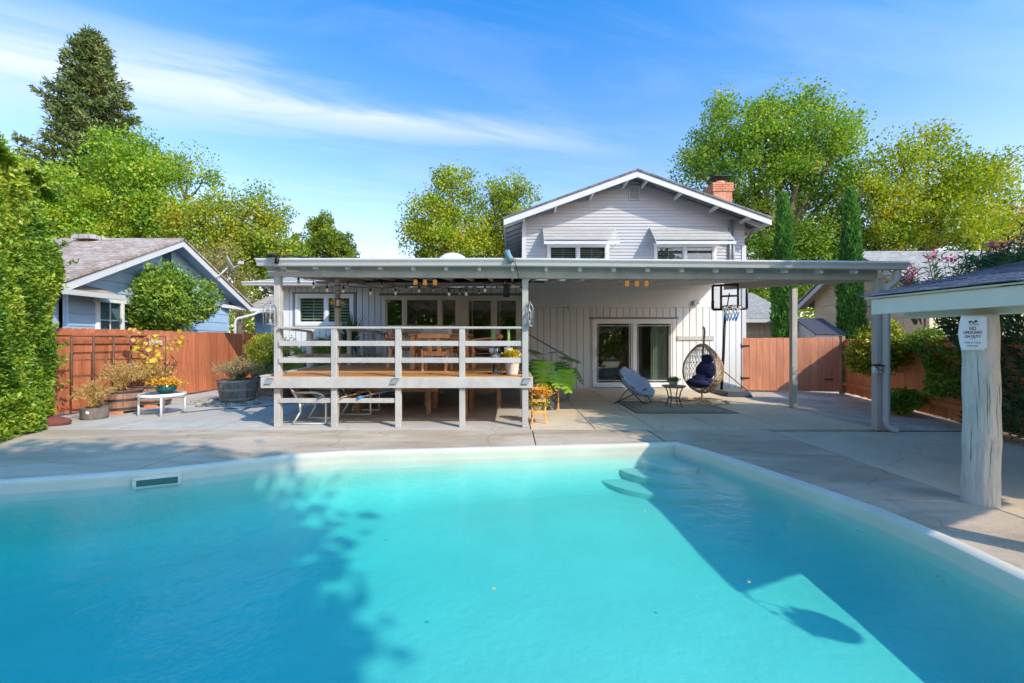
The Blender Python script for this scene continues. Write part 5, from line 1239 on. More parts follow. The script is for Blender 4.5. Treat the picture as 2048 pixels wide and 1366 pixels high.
tag(rk.build('rock', pmat('red_rock', (.16, .05, .04), .9, .3, 6, bump=.5), None, True), 'dark red rock at the foot of the hedge', 'rock')
# ================================================================== NEIGHBOUR HOUSES
def xwin(root, X, y0, y1, z0, z1, facing, mull, grid=True, curtain=True):
    s = facing; fr = MB(); a, b = (X, X+.05*s) if s > 0 else (X+.05*s, X)
    fr.box(a, b, y0-.09, y0, z0, z1); fr.box(a, b, y1, y1+.09, z0, z1); fr.box(a, b, y0-.13, y1+.13, z1, z1+.10); fr.box(a, b, y0-.1, y1+.1, z0-.08, z0)
    fr.box(a, b, mull-.04, mull+.04, z0, z1); w = fr.build('window', M['vinyl'], root, bevel=.004)
    for p, q in ((y0, mull-.04), (mull+.04, y1)):
        MB().box(X+.010*s-.003, X+.010*s+.003, p, q, z0, z1).build('pane', M['glass'], w)
        g = MB(); m_ = (p+q)/2; g.box(X+.012*s-.0, X+.012*s+.012, m_-.01, m_+.01, z0, z1)
        for k in (1, 2): zz = z0+(z1-z0)*k/3; g.box(X+.012*s+.001, X+.012*s+.011, p, q, zz-.01, zz+.01)
        g.build('muntin', M['vinyl'], w)
        if curtain:
            c = MB(); n = 14
            for i in range(n): yy = p+.02+(q-p)*.45*i/(n-1); c.v += [(X-.12*s+.02*math.sin(i*1.6), yy, z0), (X-.12*s+.02*math.sin(i*1.6), yy, z1)]
            c.f = [(2*i, 2*i+2, 2*i+3, 2*i+1) for i in range(n-1)]; c.build('curtain', M['curtain'], w, True)
def gable_house(root, Xw, Xf, Xend, yn, ya, yf, ze, za, wall, roofm, trimm, lap, openings, zmin, vb=None):
    """gable wall on plane X=Xw facing Xf side; ridge runs away to Xend"""
    s = 1 if Xf > Xw else -1; sl = (za-ze)/(ya-yn); z = zmin
    yn_, yf_ = yn+.55, yf-.55
    while z < za-.05:
        zt = min(z+lap, za-.02)
        def lim(zz): return max(yn_, ya-(za-.06-zz)/sl), min(yf_, ya+(za-.06-zz)/sl)
        a0, b0 = lim(z); a1, b1 = lim(zt); 
        if a1 > b1: a1 = b1 = ya
        spans = [((a0, b0), (a1, b1))]; zm = (z+zt)/2
        for (oy0, oy1, oz0, oz1) in openings:
            if oz0-.02 < zm < oz1+.02:
                ns = []
                for (p, q), (p1, q1) in spans:
                    if oy0 > p: ns.append(((p, min(q, oy0)), (p1, min(q1, oy0))))
                    if oy1 < q: ns.append(((max(p, oy1), q), (max(p1, oy1), q1)))
                spans = ns
        for (p, q), (p1, q1) in spans:
            if q-p < .02: continue
            x0 = Xw; xa = Xw+s*.022; xb = Xw+s*.006
            MB().add([(xa, p, z), (xa, q, z), (xb, q1, zt-.004), (xb, p1, zt-.004), (x0-s*.05, p, z), (x0-s*.05, q, z), (x0-s*.05, q1, zt-.004), (x0-s*.05, p1, zt-.004)],
                     [(0,1,2,3),(7,6,5,4),(0,4,5,1),(1,5,6,2),(2,6,7,3),(3,7,4,0)]).build('lap_board', wall, root)
        z += lap
    bk = MB().prism([(Xw-s*.06, yn_, 0), (Xw-s*.06, yf_, 0), (Xw-s*.06, yf_, ze+sl*.5), (Xw-s*.06, ya, za-.1), (Xw-s*.06, yn_, ze+sl*.5)], (-s*.05, 0, 0))
    bk.build('wall', wall, root)
    slab3((Xf+s*.04, yn-.05, ze-.02), (Xf+s*.04, ya, za+.03), (Xend, ya, za+.03), (Xend, yn-.05, ze-.02), .05).build('roof', roofm, root)
    slab3((Xf+s*.04, ya, za+.03), (Xf+s*.04, yf+.05, ze-.02), (Xend, yf+.05, ze-.02), (Xend, ya, za+.03), .05).build('roof', roofm, root)
    for ye in (yn, yf):
        P = [(Xf, ye, ze-.09), (Xf, ya, za-.04), (Xf, ya, za-.22), (Xf, ye, ze-.27)]; MB().prism(P, (-s*.04, 0, 0)).build('fascia', trimm, root)
        P = [(Xf-s*.045, ye, ze-.13), (Xf-s*.045, ya, za-.08), (Xf-s*.045, ya, za-.10), (Xf-s*.045, ye, ze-.15)]
        MB().prism(P, (-s*(abs(Xf-Xw)-.05), 0, 0)).build('soffit', wall, root)
    MB().box(min(Xw, Xend), max(Xw, Xend)-.2, yn_-.1, yn_, 0, ze).build('side_wall', wall, root)

bh = thing('blue_house', 'blue neighbour house with white-trimmed gable and brown shingle roof beyond the left fence', 'house', (-10, 12.3, 0))
BW = (10.30, 11.50, 1.05, 2.36); BV = (12.18, 12.50, 3.58, 3.97)
gable_house(bh, -10.0, -9.5, -22, 9.05, 12.33, 15.6, 2.72, 4.36, M['blue'], M['roof_brown'], M['trim_white'], .285, [BW, BV], .62)
xwin(bh, -9.98, *BW, 1, 10.9)
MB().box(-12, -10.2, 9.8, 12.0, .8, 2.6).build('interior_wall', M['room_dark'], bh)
v_ = MB(); z = BV[2]
while z < BV[3]: v_.bar((-9.975, BV[0], z), (-9.975, BV[1], z), .04, .008, up=(.8, 0, 1)); z += .048
v_.build('gable_vent', pmat('slate_blue', (.07, .10, .15), .6, .1), bh)
slab3((-9.45, 9.0, 2.50), (-9.45, 10.35, 2.50), (-9.98, 10.35, 2.70), (-9.98, 9.0, 2.70), .03).build('pent_roof', M['roof_brown'], bh)
MB().prism([(-9.40, 9.0, 2.40), (-9.40, 9.0, 2.51), (-9.52, 9.0, 2.51), (-9.50, 9.0, 2.40)], (0, 1.38, 0)).build('gutter', M['gutter'], bh)
# wing at the far end, with door and globe lamp
MB().box(-10.0, -7.3, 16.6, 16.7, 0, 2.5).build('wall', M['blue'], bh)
slab3((-10.2, 16.0, 2.62), (-7.0, 16.0, 2.50), (-7.0, 20, 3.9), (-10.2, 20, 4.05), .05).build('roof', M['roof_brown'], bh)
MB().bar((-9.45, 15.9, 2.56), (-7.0, 15.95, 2.46), .12, .13).build('gutter', M['trim_white'], bh, bevel=.01); MB().bar((-9.95, 14.6, 2.62), (-9.45, 15.85, 2.55), .12, .12).build('gutter', M['trim_white'], bh, bevel=.01)
MB().tube([(-9.40, 15.85, 2.50), (-9.5, 15.7, 2.40), (-9.9, 15.35, 2.22), (-9.93, 15.30, 2.1), (-9.93, 15.30, .2)], .045, 8).build('downspout', M['trim_white'], bh, True)
dr = MB(); dr.box(-9.35, -9.25, 16.54, 16.60, .1, 2.05); dr.box(-8.55, -8.45, 16.54, 16.60, .1, 2.05); dr.box(-9.35, -8.45, 16.54, 16.60, 2.05, 2.15); dr.box(-9.25, -8.55, 16.57, 16.60, .1, 1.35)
dr = dr.build('door', M['vinyl'], bh); MB().box(-9.1, -8.7, 16.58, 16.595, 1.4, 1.9).build('pane', M['glass'], dr)
MB().ball((-8.22, 16.45, 1.98), .10).build('globe_lamp', M['vinyl'], bh, True); MB().bar((-8.22, 16.6, 2.02), (-8.22, 16.5, 2.0), .05, .05).build('lamp_arm', M['black'], bh)
sdh = thing('satellite_dish', 'grey satellite dish on the rake of the blue house', 'dish', (-9.42, 13.9, 3.6))
dd = MB().lathe([(.01, 0), (.12, .012), (.22, .04), (.30, .08), (.30, .09), (.21, .05), (.01, .012)], (0, 0, 0), 22); dd.rot(Matrix.Translation((-9.30, 14.0, 3.93)) @ Vector((0, 0, 1)).rotation_difference(Vector((.78, .45, .42)).normalized()).to_matrix().to_4x4()); dd.build('dish', M['gutter'], sdh, True)
MB().tube([(-9.48, 13.7, 3.45), (-9.42, 13.9, 3.66), (-9.30, 14.0, 3.86)], .022, 7).build('mast', M['gutter'], sdh, True)
MB().tube([(-9.28, 14.0, 3.80), (-8.95, 13.95, 3.88), (-8.86, 13.95, 3.95)], .016, 6).box(-8.93, -8.80, 13.9, 14.0, 3.93, 4.02).build('feed_arm', M['gutter'], sdh)
rv = MB().box(-12.3, -11.7, 11.9, 12.3, 4.28, 4.40); rv.build('roof_vent', M['roof_grey'], bh)

ch = thing('cream_house', 'cream neighbour house with grey shingle roof beyond the gate', 'house', (11.4, 13.9, 0))
gable_house(ch, 11.4, 11.0, 24, 11.2, 13.9, 16.6, 2.80, 4.32, M['cream'], M['roof_cream'], M['trim_white'], .30, [], 2.1)
x = 11.2+.6
while x < 16.0:
    MB().box(11.375, 11.40, x+.004, x+.296, .2, 2.09).build('board', M['cream'], ch); x += .3
lw = MB(); lw.box(11.33, 11.37, 12.55, 13.35, 1.0, 2.0); lw.build('window', M['vinyl'], ch)
MB().box(8.2, 11.3, 17.6, 17.7, 0, 2.3).build('wall', M['cream'], ch)
x = 8.2
while x < 11.2: MB().box(x+.006, x+.194, 17.575, 17.60, 0, 2.3).build('board', M['cream'], ch); x += .2
slab3((7.6, 17.1, 2.32), (11.6, 17.1, 2.32), (11.6, 20.6, 3.75), (9.6, 20.6, 3.75), .05).build('roof', M['roof_cream'], ch)
slab3((7.6, 17.1, 2.32), (9.6, 20.6, 3.75), (9.6, 20.65, 3.75), (7.6, 24, 2.32), .05).build('roof', M['roof_cream'], ch)
MB().box(7.55, 11.3, 17.02, 17.09, 2.16, 2.30).build('fascia', M['trim_white'], ch)
sd_ = thing('storage_shed', 'small plastic shed with dark ribbed roof behind the gate', 'shed', (9.4, 13, 0)); M['shedroof'] = pmat('dark_ribbed_roof', (.055, .055, .075), .5, .1, 6, bump=.05)
MB().prism([(9.05, 12.75, 0), (9.05, 14.45, 0), (9.05, 14.45, 1.66), (9.05, 13.6, 2.10), (9.05, 12.75, 1.66)], (.80, 0, 0)).build('wall', pmat('pale_plastic', (.50, .50, .54), .6, .05), sd_)
for k in range(8):
    xa = 9.0+.113*k
    slab3((xa, 12.62, 1.62), (xa+.108, 12.62, 1.62), (xa+.108, 13.6, 2.14), (xa, 13.6, 2.14), .03).build('roof_panel', M['shedroof'], sd_)
slab3((9.0, 13.6, 2.14), (9.9, 13.6, 2.14), (9.9, 14.58, 1.62), (9.0, 14.58, 1.62), .03).build('roof_panel', M['shedroof'], sd_)

# ================================================================== RIGHT FENCE, GATE, SHRUBS
gt = thing('side_gate', 'faded red board gate and fence between house and right fence', 'gate', (7.5, 11.7, 0))
ga, gb_ = Vector((6.46, 11.95)), Vector((8.78, 11.45)); n = 14
for i in range(n):
    a = ga.lerp(gb_, i/n); b = ga.lerp(gb_, (i+1)/n); picket(gt, a, b, .02, .05, 1.50+random.uniform(-.004, .004), M['fence_r'], .006, 'board')
for z in (.35, 1.25): MB().bar((ga.x, ga.y+.04, z), (gb_.x, gb_.y+.04, z), .035, .09).build('rail', M['fence_r'], gt)
for z in (.38, 1.28): MB().bar((6.40, 11.92, z), (6.62, 11.89, z), .01, .035).bar((6.40, 11.92, z-.06), (6.40, 11.92, z+.06), .02, .03, up=(0, 1, 0)).build('hinge', M['black'], gt)
MB().bar((8.42, 11.49, .38), (8.62, 11.44, .38), .012, .03).build('latch', M['black'], gt); post(8.86, 11.45, 0, 1.55, .10, .10, 'post', gt, M['oldwood'])
rf = thing('board_fence', 'orange-brown board fence along the right side behind the shrubs', 'fence', (8, 8.5, 0))
fa, fb = Vector((8.93, 11.45)), Vector((6.15, 2.2)); Ln = (fb-fa).length; k = int(Ln/.165)
for i in range(k):
    a = fa.lerp(fb, i/k); b = fa.lerp(fb, (i+1)/k); picket(rf, a, b, -.018, .02+.02*random.random(), 1.46+random.uniform(-.01, .01), M['fence_o'], .03)
for z in (.27, 1.33): MB().bar((fa.x-.045, fa.y, z), (fb.x-.045, fb.y, z), .04, .085).build('rail', M['fence_o'], rf)
sb = bush('rounded_shrub', 'rounded variegated shrub behind the right patio post', (7.75, 9.0, 1.20), (.62, .55, .66), 15000, .06, M['lf_box'], 7, loc=(7.75, 9.0, 0))
bush('low_shrub', 'low ivy clump at the foot of the right fence', (7.45, 8.2, .28), (.38, .38, .26), 3500, .055, M['lf_shrub'], 4)
hedge('climbing_shrub', 'leafy shrub in front of the right fence below the gazebo eave', (7.95, 8.6), (7.35, 6.9), lambda s: 1.30+.25*np.sin(s*6), .45, 6500, .07, M['lf_shrub'], zmin=.45)
ol, oA, od, onb, oL = hedge('oleander_hedge', 'tall dark narrow-leaved oleander hedge with pink flowers at the right', (7.55, 7.35), (5.95, 2.4), lambda s: 2.35+.25*np.sin(s*9)+.1*np.sin(s*23), 1.0, 44000, .135, M['lf_olea'], asp=.17, lump=.12, zmin=.08)
P = []; O = []; fl = []; st = MB()
for i in range(210):
    q = random.random(); p = oA+od*oL*q+onb*random.uniform(0, 1.3); h0 = 1.9; h1 = random.uniform(2.35, 3.15); lean = runit(1)[0]*.35
    e = np.array([p[0]+lean[0], p[1]+lean[1], h1]); s_ = np.array([p[0], p[1], h0]); st.tube([tuple(s_), tuple((s_+e)/2+[0, 0, .08]), tuple(e)], [.010, .007, .003], 4, cap=False)
    for k in range(34):
        f_ = .15+.85*k/34; c = s_+(e-s_)*f_; a = k*2.1; P.append(c); O.append((math.cos(a), math.sin(a), .35))
    if i % 16 == 0: fl.append(e)
st.build('branch', M['bark'], ol, True); foliage('spray', np.array(P), .14, M['lf_olea'], ol, aspect=.16, out=np.array(O), outw=1.3, up=.25, nup=.3)
for px_, py_, Y_ in ((1825, 545, 7.4), (1812, 535, 7.5), (1868, 508, 7.3), (1856, 566, 7.1), (1815, 560, 7.4), (1985, 492, 6.5), (2003, 490, 6.4), (1900, 520, 7.0)): fl.append(np.array(W(px_, py_, Y_)))
C = np.array(fl); foliage('flower', gauss_clumps(C, 34, .045, 1.0), .045, M['flower'], ol, aspect=.9, nup=.4)
# sprays that carry the outermost flowers
P = []; O = []; st = MB()
for c in C[-8:]:
    for b in range(5):
        e = c+RNG.normal(size=3)*np.array([.14, .14, .06]); s_ = np.array([c[0]+.25, c[1]+.1, 1.7]); st.tube([tuple(s_), tuple((s_+e)/2), tuple(e)], [.009, .006, .003], 4, cap=False)
        for k in range(30): f_ = .3+.7*k/30; a = k*2.1; P.append(s_+(e-s_)*f_); O.append((math.cos(a), math.sin(a), .35))
st.build('branch', M['bark'], ol, True); foliage('spray', np.array(P), .13, M['lf_olea'], ol, aspect=.16, out=np.array(O), outw=1.3, up=.25, nup=.3)

# ================================================================== GAZEBO AT THE RIGHT EDGE
gz = thing('gazebo', 'pool gazebo with log post and low shingle roof at the right edge', 'gazebo', (4.07, 3.71, 0))
GA = Vector((3.72, 4.40, 0)); ge = Vector((.165, -.986, 0)).normalized(); gn = Vector((.986, .165, 0)).normalized(); GL, GWd, GS = 3.0, 2.3, .20
def gp_(s, r, z): return GA+ge*s+gn*r+Vector((0, 0, z))
M['mint'] = pmat('pale_sage_paint', (.53, .53, .45), .6, .05, 2.5, bump=.1, dirt=(.42, .43, .38), dirt_scale=2, dirt_amt=.4)
M['log'] = pmat('sage_painted_log', (.47, .455, .40), .65, .1, 3, bump=.75, bscale=7, stretch=(5, 5, .8), dirt=(.22, .21, .19), dirt_scale=3.5, dirt_amt=.55, bdist=.03)
MB().bar(gp_(0, 0, 1.755), gp_(GL, 0, 1.755), .04, .155).build('fascia', M['mint'], gz, bevel=.004)
for s in (0.0, GL): MB().bar(gp_(s+(.021 if s == 0 else -.021), .022, 1.76), gp_(s+(.021 if s == 0 else -.021), GWd, 1.76+GS*GWd), .04, .15).build('fascia', M['mint'], gz, bevel=.004)
MB().bar(gp_(.1, .30, 1.685), gp_(GL-.1, .30, 1.685), .09, .11).build('beam', M['mint'], gz, bevel=.006)
MB().add([gp_(-.03, -.06, 1.838), gp_(GL+.03, -.06, 1.838), gp_(GL+.03, GWd, 1.838+GS*(GWd+.06)), gp_(-.03, GWd, 1.838+GS*(GWd+.06)), gp_(-.03, -.06, 1.852), gp_(GL+.03, -.06, 1.852), gp_(GL+.03, GWd, 1.852+GS*(GWd+.06)), gp_(-.03, GWd, 1.852+GS*(GWd+.06))],
         [(3,2,1,0),(4,5,6,7),(0,1,5,4),(1,2,6,5),(2,3,7,6),(3,0,4,7)]).build('roof_deck', M['mint'], gz)
MB().add([gp_(-.03, GWd+.01, 1.838+GS*(GWd+.06)), gp_(GL+.03, GWd+.01, 1.838+GS*(GWd+.06)), gp_(GL+.03, 2*GWd, 1.838), gp_(-.03, 2*GWd, 1.838), gp_(-.03, GWd+.01, 1.86+GS*(GWd+.06)), gp_(GL+.03, GWd+.01, 1.86+GS*(GWd+.06)), gp_(GL+.03, 2*GWd, 1.86), gp_(-.03, 2*GWd, 1.86)],
         [(3,2,1,0),(4,5,6,7),(0,1,5,4),(1,2,6,5),(2,3,7,6),(3,0,4,7)]).build('roof_deck', M['roof_dark'], gz)
# shingles: one shared mesh, laid course by course
M['shingle'] = pmat('blue_grey_shingle', (.11, .12, .15), .7, .35, 30, bump=.5, bscale=90, objvar=.4)
sm = bpy.data.meshes.new('shingle'); w_, h_, t_ = .298, .30, .010
sm.from_pydata([(0, 0, 0), (w_, 0, 0), (w_, h_, 0), (0, h_, 0), (0, 0, t_), (w_, 0, t_), (w_, h_, t_*.4), (0, h_, t_*.4)], [], [(3,2,1,0),(4,5,6,7),(0,1,5,4),(1,2,6,5),(2,3,7,6),(3,0,4,7)]); sm.update()
up = (gn+Vector((0, 0, GS))).normalized(); nrm = ge.cross(up).normalized(); nrm = nrm if nrm.z > 0 else -nrm
row = 0; r_ = -.09
while r_ < GWd-.16:
    s0 = -.045-(.15 if row % 2 else 0); s = s0
    while s < GL+.02:
        o = bpy.data.objects.new('shingle', sm); COL.objects.link(o); o.parent = gz
        if not sm.materials: sm.materials.append(M['shingle'])
        pos = gp_(s, r_, 1.8535+GS*(r_+.06))+nrm*(.012+random.uniform(0, .004)); tilt = up-nrm*.035
        mt = Matrix((ge, tilt.normalized(), ge.cross(tilt).normalized())).transposed()
        if mt.col[2].z < 0: pass
        m4 = mt.to_4x4(); m4.translation = pos-gz.location; o.matrix_local = m4; s += .305
    r_ += .137; row += 1
# the log post, tapering and slightly crooked
lg = MB(); prof = []
for i in range(13):
    z = 1.63*i/12; prof.append((.120-.006*i/12+.003*math.sin(i*1.9), z))
lg.lathe(prof, (4.07, 3.71, 0), 28, wob=.012); lg.v = [(x+.012*math.sin(z*2.2), y, z) for x, y, z in lg.v]
lgo = lg.build('log_post', M['log'], gz, 'auto')
l2 = MB().lathe([(.12, 0), (.114, 1.63)], tuple(gp_(GL-.55, .30, 0)), 20).build('log_post', M['log'], gz, 'auto')
cr = MB()
for i in range(9):
    a = random.uniform(3.2, 5.1); z = random.uniform(.05, .9); pts_ = []
    for k in range(random.randint(5, 11)):
        r0 = .1192-.006*z/1.63+.003*math.sin(z/1.63*12*1.9); rr = r0*(1+.012*math.sin(3*a+z*7)); pts_.append((4.07+.012*math.sin(z*2.2)+rr*math.cos(a), 3.71+rr*math.sin(a), z)); a += random.uniform(-.035, .03); z = min(1.3, z+random.uniform(.035, .07))
    n_ = len(pts_); cr.tube(pts_, [.0006+.0022*math.sin(PI*k/(n_-1)) for k in range(n_)], 4)
stuff(cr.build('crack', pmat('dark_crack', (.08, .075, .07), .9, .2), lgo))
MB().tube([tuple(gp_(-.02, .0, 1.76)), tuple(gp_(-.05, -.05, 1.775)), tuple(gp_(-.06, -.09, 1.76)), tuple(gp_(-.06, -.085, 1.74))], .005, 5).build('hook', M['black'], gz, True)
# sign on the log
sg = thing('warning_sign', 'white NO LIFEGUARD ON DUTY sign with swimmer picture on the log post', 'sign', (3.88, 3.6, 1.47))
SO = Vector((-.739, -.674, 0)); SR = Vector((.674, -.739, 0)); SC = Vector((4.07, 3.71, 1.475))+SO*.128+SR*-.035
SW, SHh = .150, .30
def spt(u, v, w=0.0):
    bend = -1.1*u*u-.9*max(0, -u-.05)**1.5+.25*max(0, abs(v)-.10)*(1 if u < -.06 else 0)*.3
    return SC+SR*u+Vector((0, 0, v))+SO*(bend+w)
pl = MB(); nu, nv = 14, 12
for side in (0, 1):
    for j in range(nv+1):
        for i in range(nu+1):
            v = -SHh/2+SHh*j/nv; u0 = -SW/2-.018*math.sin(PI*min(1, max(0, (SHh/2-v)/SHh))); u = u0+(SW/2-u0)*i/nu; pl.v.append(tuple(spt(u, v, .0 if side else -.003)))
k_ = (nu+1)*(nv+1)
for j in range(nv):
    for i in range(nu):
        a = j*(nu+1)+i; pl.f.append((a, a+nu+1, a+nu+2, a+1)); b = a+k_; pl.f.append((b, b+1, b+nu+2, b+nu+1))
for i in range(nu): pl.f += [(i, i+1, k_+i+1, k_+i), (nv*(nu+1)+i, k_+nv*(nu+1)+i, k_+nv*(nu+1)+i+1, nv*(nu+1)+i+1)]
pl.build('plate', pmat('sign_white', (.80, .79, .72), .45, .03, 5, bump=.02), sg, True)
M['ink_red'] = pmat('brown_red_ink', (.22, .045, .035), .6, .1); M['ink_dark'] = pmat('black_ink', (.02, .03, .03), .6, .1); M['ink_faint'] = pmat('faded_brown_ink', (.33, .22, .18), .6, .1); M['ink_blue'] = pmat('faded_blue_ink', (.35, .47, .58), .6, .1)
for s, z, size, mk in (('NO', .035, .040, 'ink_red'), ('LIFEGUARD', .002, .033, 'ink_red'), ('ON DUTY', -.034, .033, 'ink_red'), ('SWIM AT YOUR', -.086, .021, 'ink_faint'), ('OWN RISK', -.114, .021, 'ink_faint')):
    v, f = text_mesh(s, size, .64, .0011 if mk == 'ink_red' else .0006); mb = MB(); mb.v = [tuple(spt(a-.008, b+z, .0015)) for a, b in v]; mb.f = f; mb.build('lettering', M[mk], sg)
ic = MB()
def stroke(pts_, w):
    for (a, b), (c, d) in zip(pts_, pts_[1:]):
        n_ = Vector((-(d-b), c-a)).normalized()*w/2; q = [(a+n_.x, b+n_.y), (a-n_.x, b-n_.y), (c-n_.x, d-n_.y), (c+n_.x, d+n_.y)]
        i0 = len(ic.v); ic.v += [tuple(spt(x*.68, y, .0015)) for x, y in q]; ic.f.append((i0, i0+1, i0+2, i0+3))
i0 = len(ic.v); ic.v += [tuple(spt(.011+.009*math.cos(2*PI*k/14), .097+.011*math.sin(2*PI*k/14), .0015)) for k in range(14)]; ic.f.append(tuple(range(i0, i0+14)))
stroke([(-.045, .094), (-.024, .099), (-.002, .086), (.004, .081)], .010); stroke([(-.024, .098), (-.040, .082)], .008)
for zz in (.076, .067): stroke([(-.045+.09*k/10, zz+.003*math.sin(k*1.7)) for k in range(11)], .0028)
ic.build('swimmer_picture', M['ink_dark'], sg)
ic = MB(); stroke([(-.055, .125), (.045, .125), (.052, .118), (.052, .062), (.046, .056), (-.05, .056)], .0016); stroke([(-.04, -.057), (.018, -.057)], .006); ic.build('printed_line', M['ink_blue'], sg)
sc = MB()
for u, v in ((.066, .138), (.066, -.138)): sc.ball(tuple(spt(u, v, .003)), .004, .004, .004, 8, 5)
sc.build('screw', M['ink_dark'], sg, True)

# solar lamp on the right patio post
so = thing('solar_lamp', 'black solar wall lamp with white lens on the right patio post', 'solar light', (5.66, 6.66, 1.0))
MB().add([(5.615, 6.665, 1.02), (5.745, 6.665, 1.02), (5.745, 6.665, 1.05), (5.615, 6.665, 1.05), (5.60, 6.58, 1.02), (5.755, 6.58, 1.02), (5.755, 6.58, 1.03), (5.60, 6.58, 1.03)], [(3,2,1,0),(4,5,6,7),(0,1,5,4),(1,2,6,5),(2,3,7,6),(3,0,4,7)]).build('hood', M['black'], so)
MB().prism([(5.62, 6.66, .91), (5.74, 6.66, .91), (5.74, 6.66, 1.018), (5.62, 6.66, 1.018)], (0, -.05, 0)).build('lens', M['vinyl'], so, bevel=.008)
fr = MB(); fr.bar((5.62, 6.606, 1.01), (5.74, 6.606, .93), .004, .006).bar((5.68, 6.606, .912), (5.68, 6.606, 1.016), .004, .006, up=(0, 1, 0)).bar((5.62, 6.606, .96), (5.74, 6.606, .96), .004, .006); fr.build('cage', M['black'], so)
# ================================================================== PATIO FURNITURE
rug = thing('rug', 'flat grey-green outdoor rug with dark border under the hanging chair', 'rug', (3.4, 9.1, 0))
M['rug0'] = pmat('rug_dark', (.06, .06, .055), .95, .2, 60, bump=.3, bscale=300); M['rug1'] = pmat('rug_sage', (.20, .205, .165), .95, .15, 60, bump=.3, bscale=300); M['rug2'] = pmat('rug_tan', (.33, .30, .225), .95, .12, 60, bump=.3, bscale=300)
for i, (d, mt) in enumerate(((0, 'rug0'), (.03, 'rug1'), (.17, 'rug0'), (.19, 'rug2'), (.27, 'rug1'), (.31, 'rug2'))):
    x0, x1, y0, y1 = 2.42+d, 4.42-d, 8.28+d, 9.95-d
    MB().box(x0, x1, y0, y1, .001, .006+.0012*i).build('base' if i == 0 else 'stripe', M[mt], rug)
# saucer chair
sc_ = thing('saucer_chair', 'folding saucer chair with tufted pale blue cushion', 'chair', (2.78, 9.75, 0)); M['denim'] = pmat('pale_blue_cloth', (.36, .46, .62), .9, .1, 25, bump=.4, bscale=160)
prof = [(.02, .085), (.10, .09), (.18, .115), (.26, .17), (.33, .235), (.40, .275), (.455, .27), (.47, .235), (.43, .19), (.35, .12), (.25, .05), (.12, .01), (.01, 0)]
mb = MB(); nseg = 48
for i, (r, z) in enumerate(prof):
    for k in range(nseg):
        a = 2*PI*k/nseg; lump = abs(math.cos(a*4.0)); q = 1 if i < 8 else .3; rr = r*(1+.035*(lump-.5)*(i > 3)); zz = z+q*.035*(lump-.6)*min(1, r/.3)
        mb.v.append((rr*math.cos(a), rr*math.sin(a), zz))
for i in range(len(prof)-1):
    for k in range(nseg): mb.f.append((i*nseg+k, i*nseg+(k+1) % nseg, (i+1)*nseg+(k+1) % nseg, (i+1)*nseg+k))
ax = Vector((.50, -.42, .76)).normalized(); Rm = Vector((0, 0, 1)).rotation_difference(ax).to_matrix().to_4x4()
mb.rot(Matrix.Translation(Vector((2.72, 9.80, .30))) @ Rm); mb.build('cushion', M['denim'], sc_, True)
rimm = MB().ring((0, 0, .24), .455, .012, 40, 6); rimm.rot(Matrix.Translation(Vector((2.72, 9.80, .30))) @ Rm); rimm.build('rim', M['black'], sc_, True)
def leg(*p): MB().tube(p, .011, 7).build('leg', M['black'], sc_, True)
leg((2.42, 9.90, .62), (2.60, 9.70, .36), (2.93, 9.45, .012), (3.18, 9.72, .012), (2.98, 9.9, .40))
leg((2.98, 9.42, .36), (2.66, 9.6, .18), (2.30, 9.55, .012), (2.52, 10.05, .012), (2.86, 10.12, .44))
leg((2.52, 10.05, .012), (2.30, 9.55, .012)); leg((2.93, 9.45, .012), (3.18, 9.72, .012))
# side table with succulent pot
st_ = thing('side_table', 'small round brown metal table between the two patio chairs', 'table', (3.46, 9.12, .0)); M['brownmetal'] = pmat('bronze_brown_metal', (.16, .115, .075), .5, .15, 8, bump=.05, metallic=.3)
MB().lathe([(.235, .435), (.25, .445), (.25, .46), (.235, .462), (.01, .455)], (0, 0, 0), 30).build('top', pmat('slatted_tan_top', (.30, .25, .18), .5, .15, 20), st_, 'auto', local=True)
MB().ring((0, 0, .43), .20, .012, 28, 6).ring((0, 0, .20), .115, .010, 24, 6).build('ring', M['brownmetal'], st_, True, local=True)
for k in range(4):
    a = PI/4+k*PI/2; c, s = math.cos(a), math.sin(a)
    MB().tube([(c*.195, s*.195, .43), (c*.15, s*.15, .34), (c*.118, s*.118, .20), (c*.14, s*.14, .10), (c*.185, s*.185, .012)], .0125, 7).build('leg', M['brownmetal'], st_, True, local=True)
sp2 = thing('succulent_pot', 'round grey pot of green succulents on the small brown table', 'pot', (3.44, 9.10, .462))
MB().lathe([(.06, 0), (.085, .03), (.09, .075), (.085, .09), (.075, .09), (.07, .075)], (3.44, 9.10, .462), 22).build('pot', pmat('grey_pot', (.36, .34, .31), .7, .1), sp2, True)
P = np.array([(3.44, 9.10, .575)])+RNG.normal(size=(420, 3))*np.array([.055, .055, .022]); foliage('succulent', P, .045, leaf_mat('green_succulent', [(.05, .10, .03), (.12, .20, .05), (.22, .28, .08)], trans=.15), sp2, aspect=.45, up=.8)
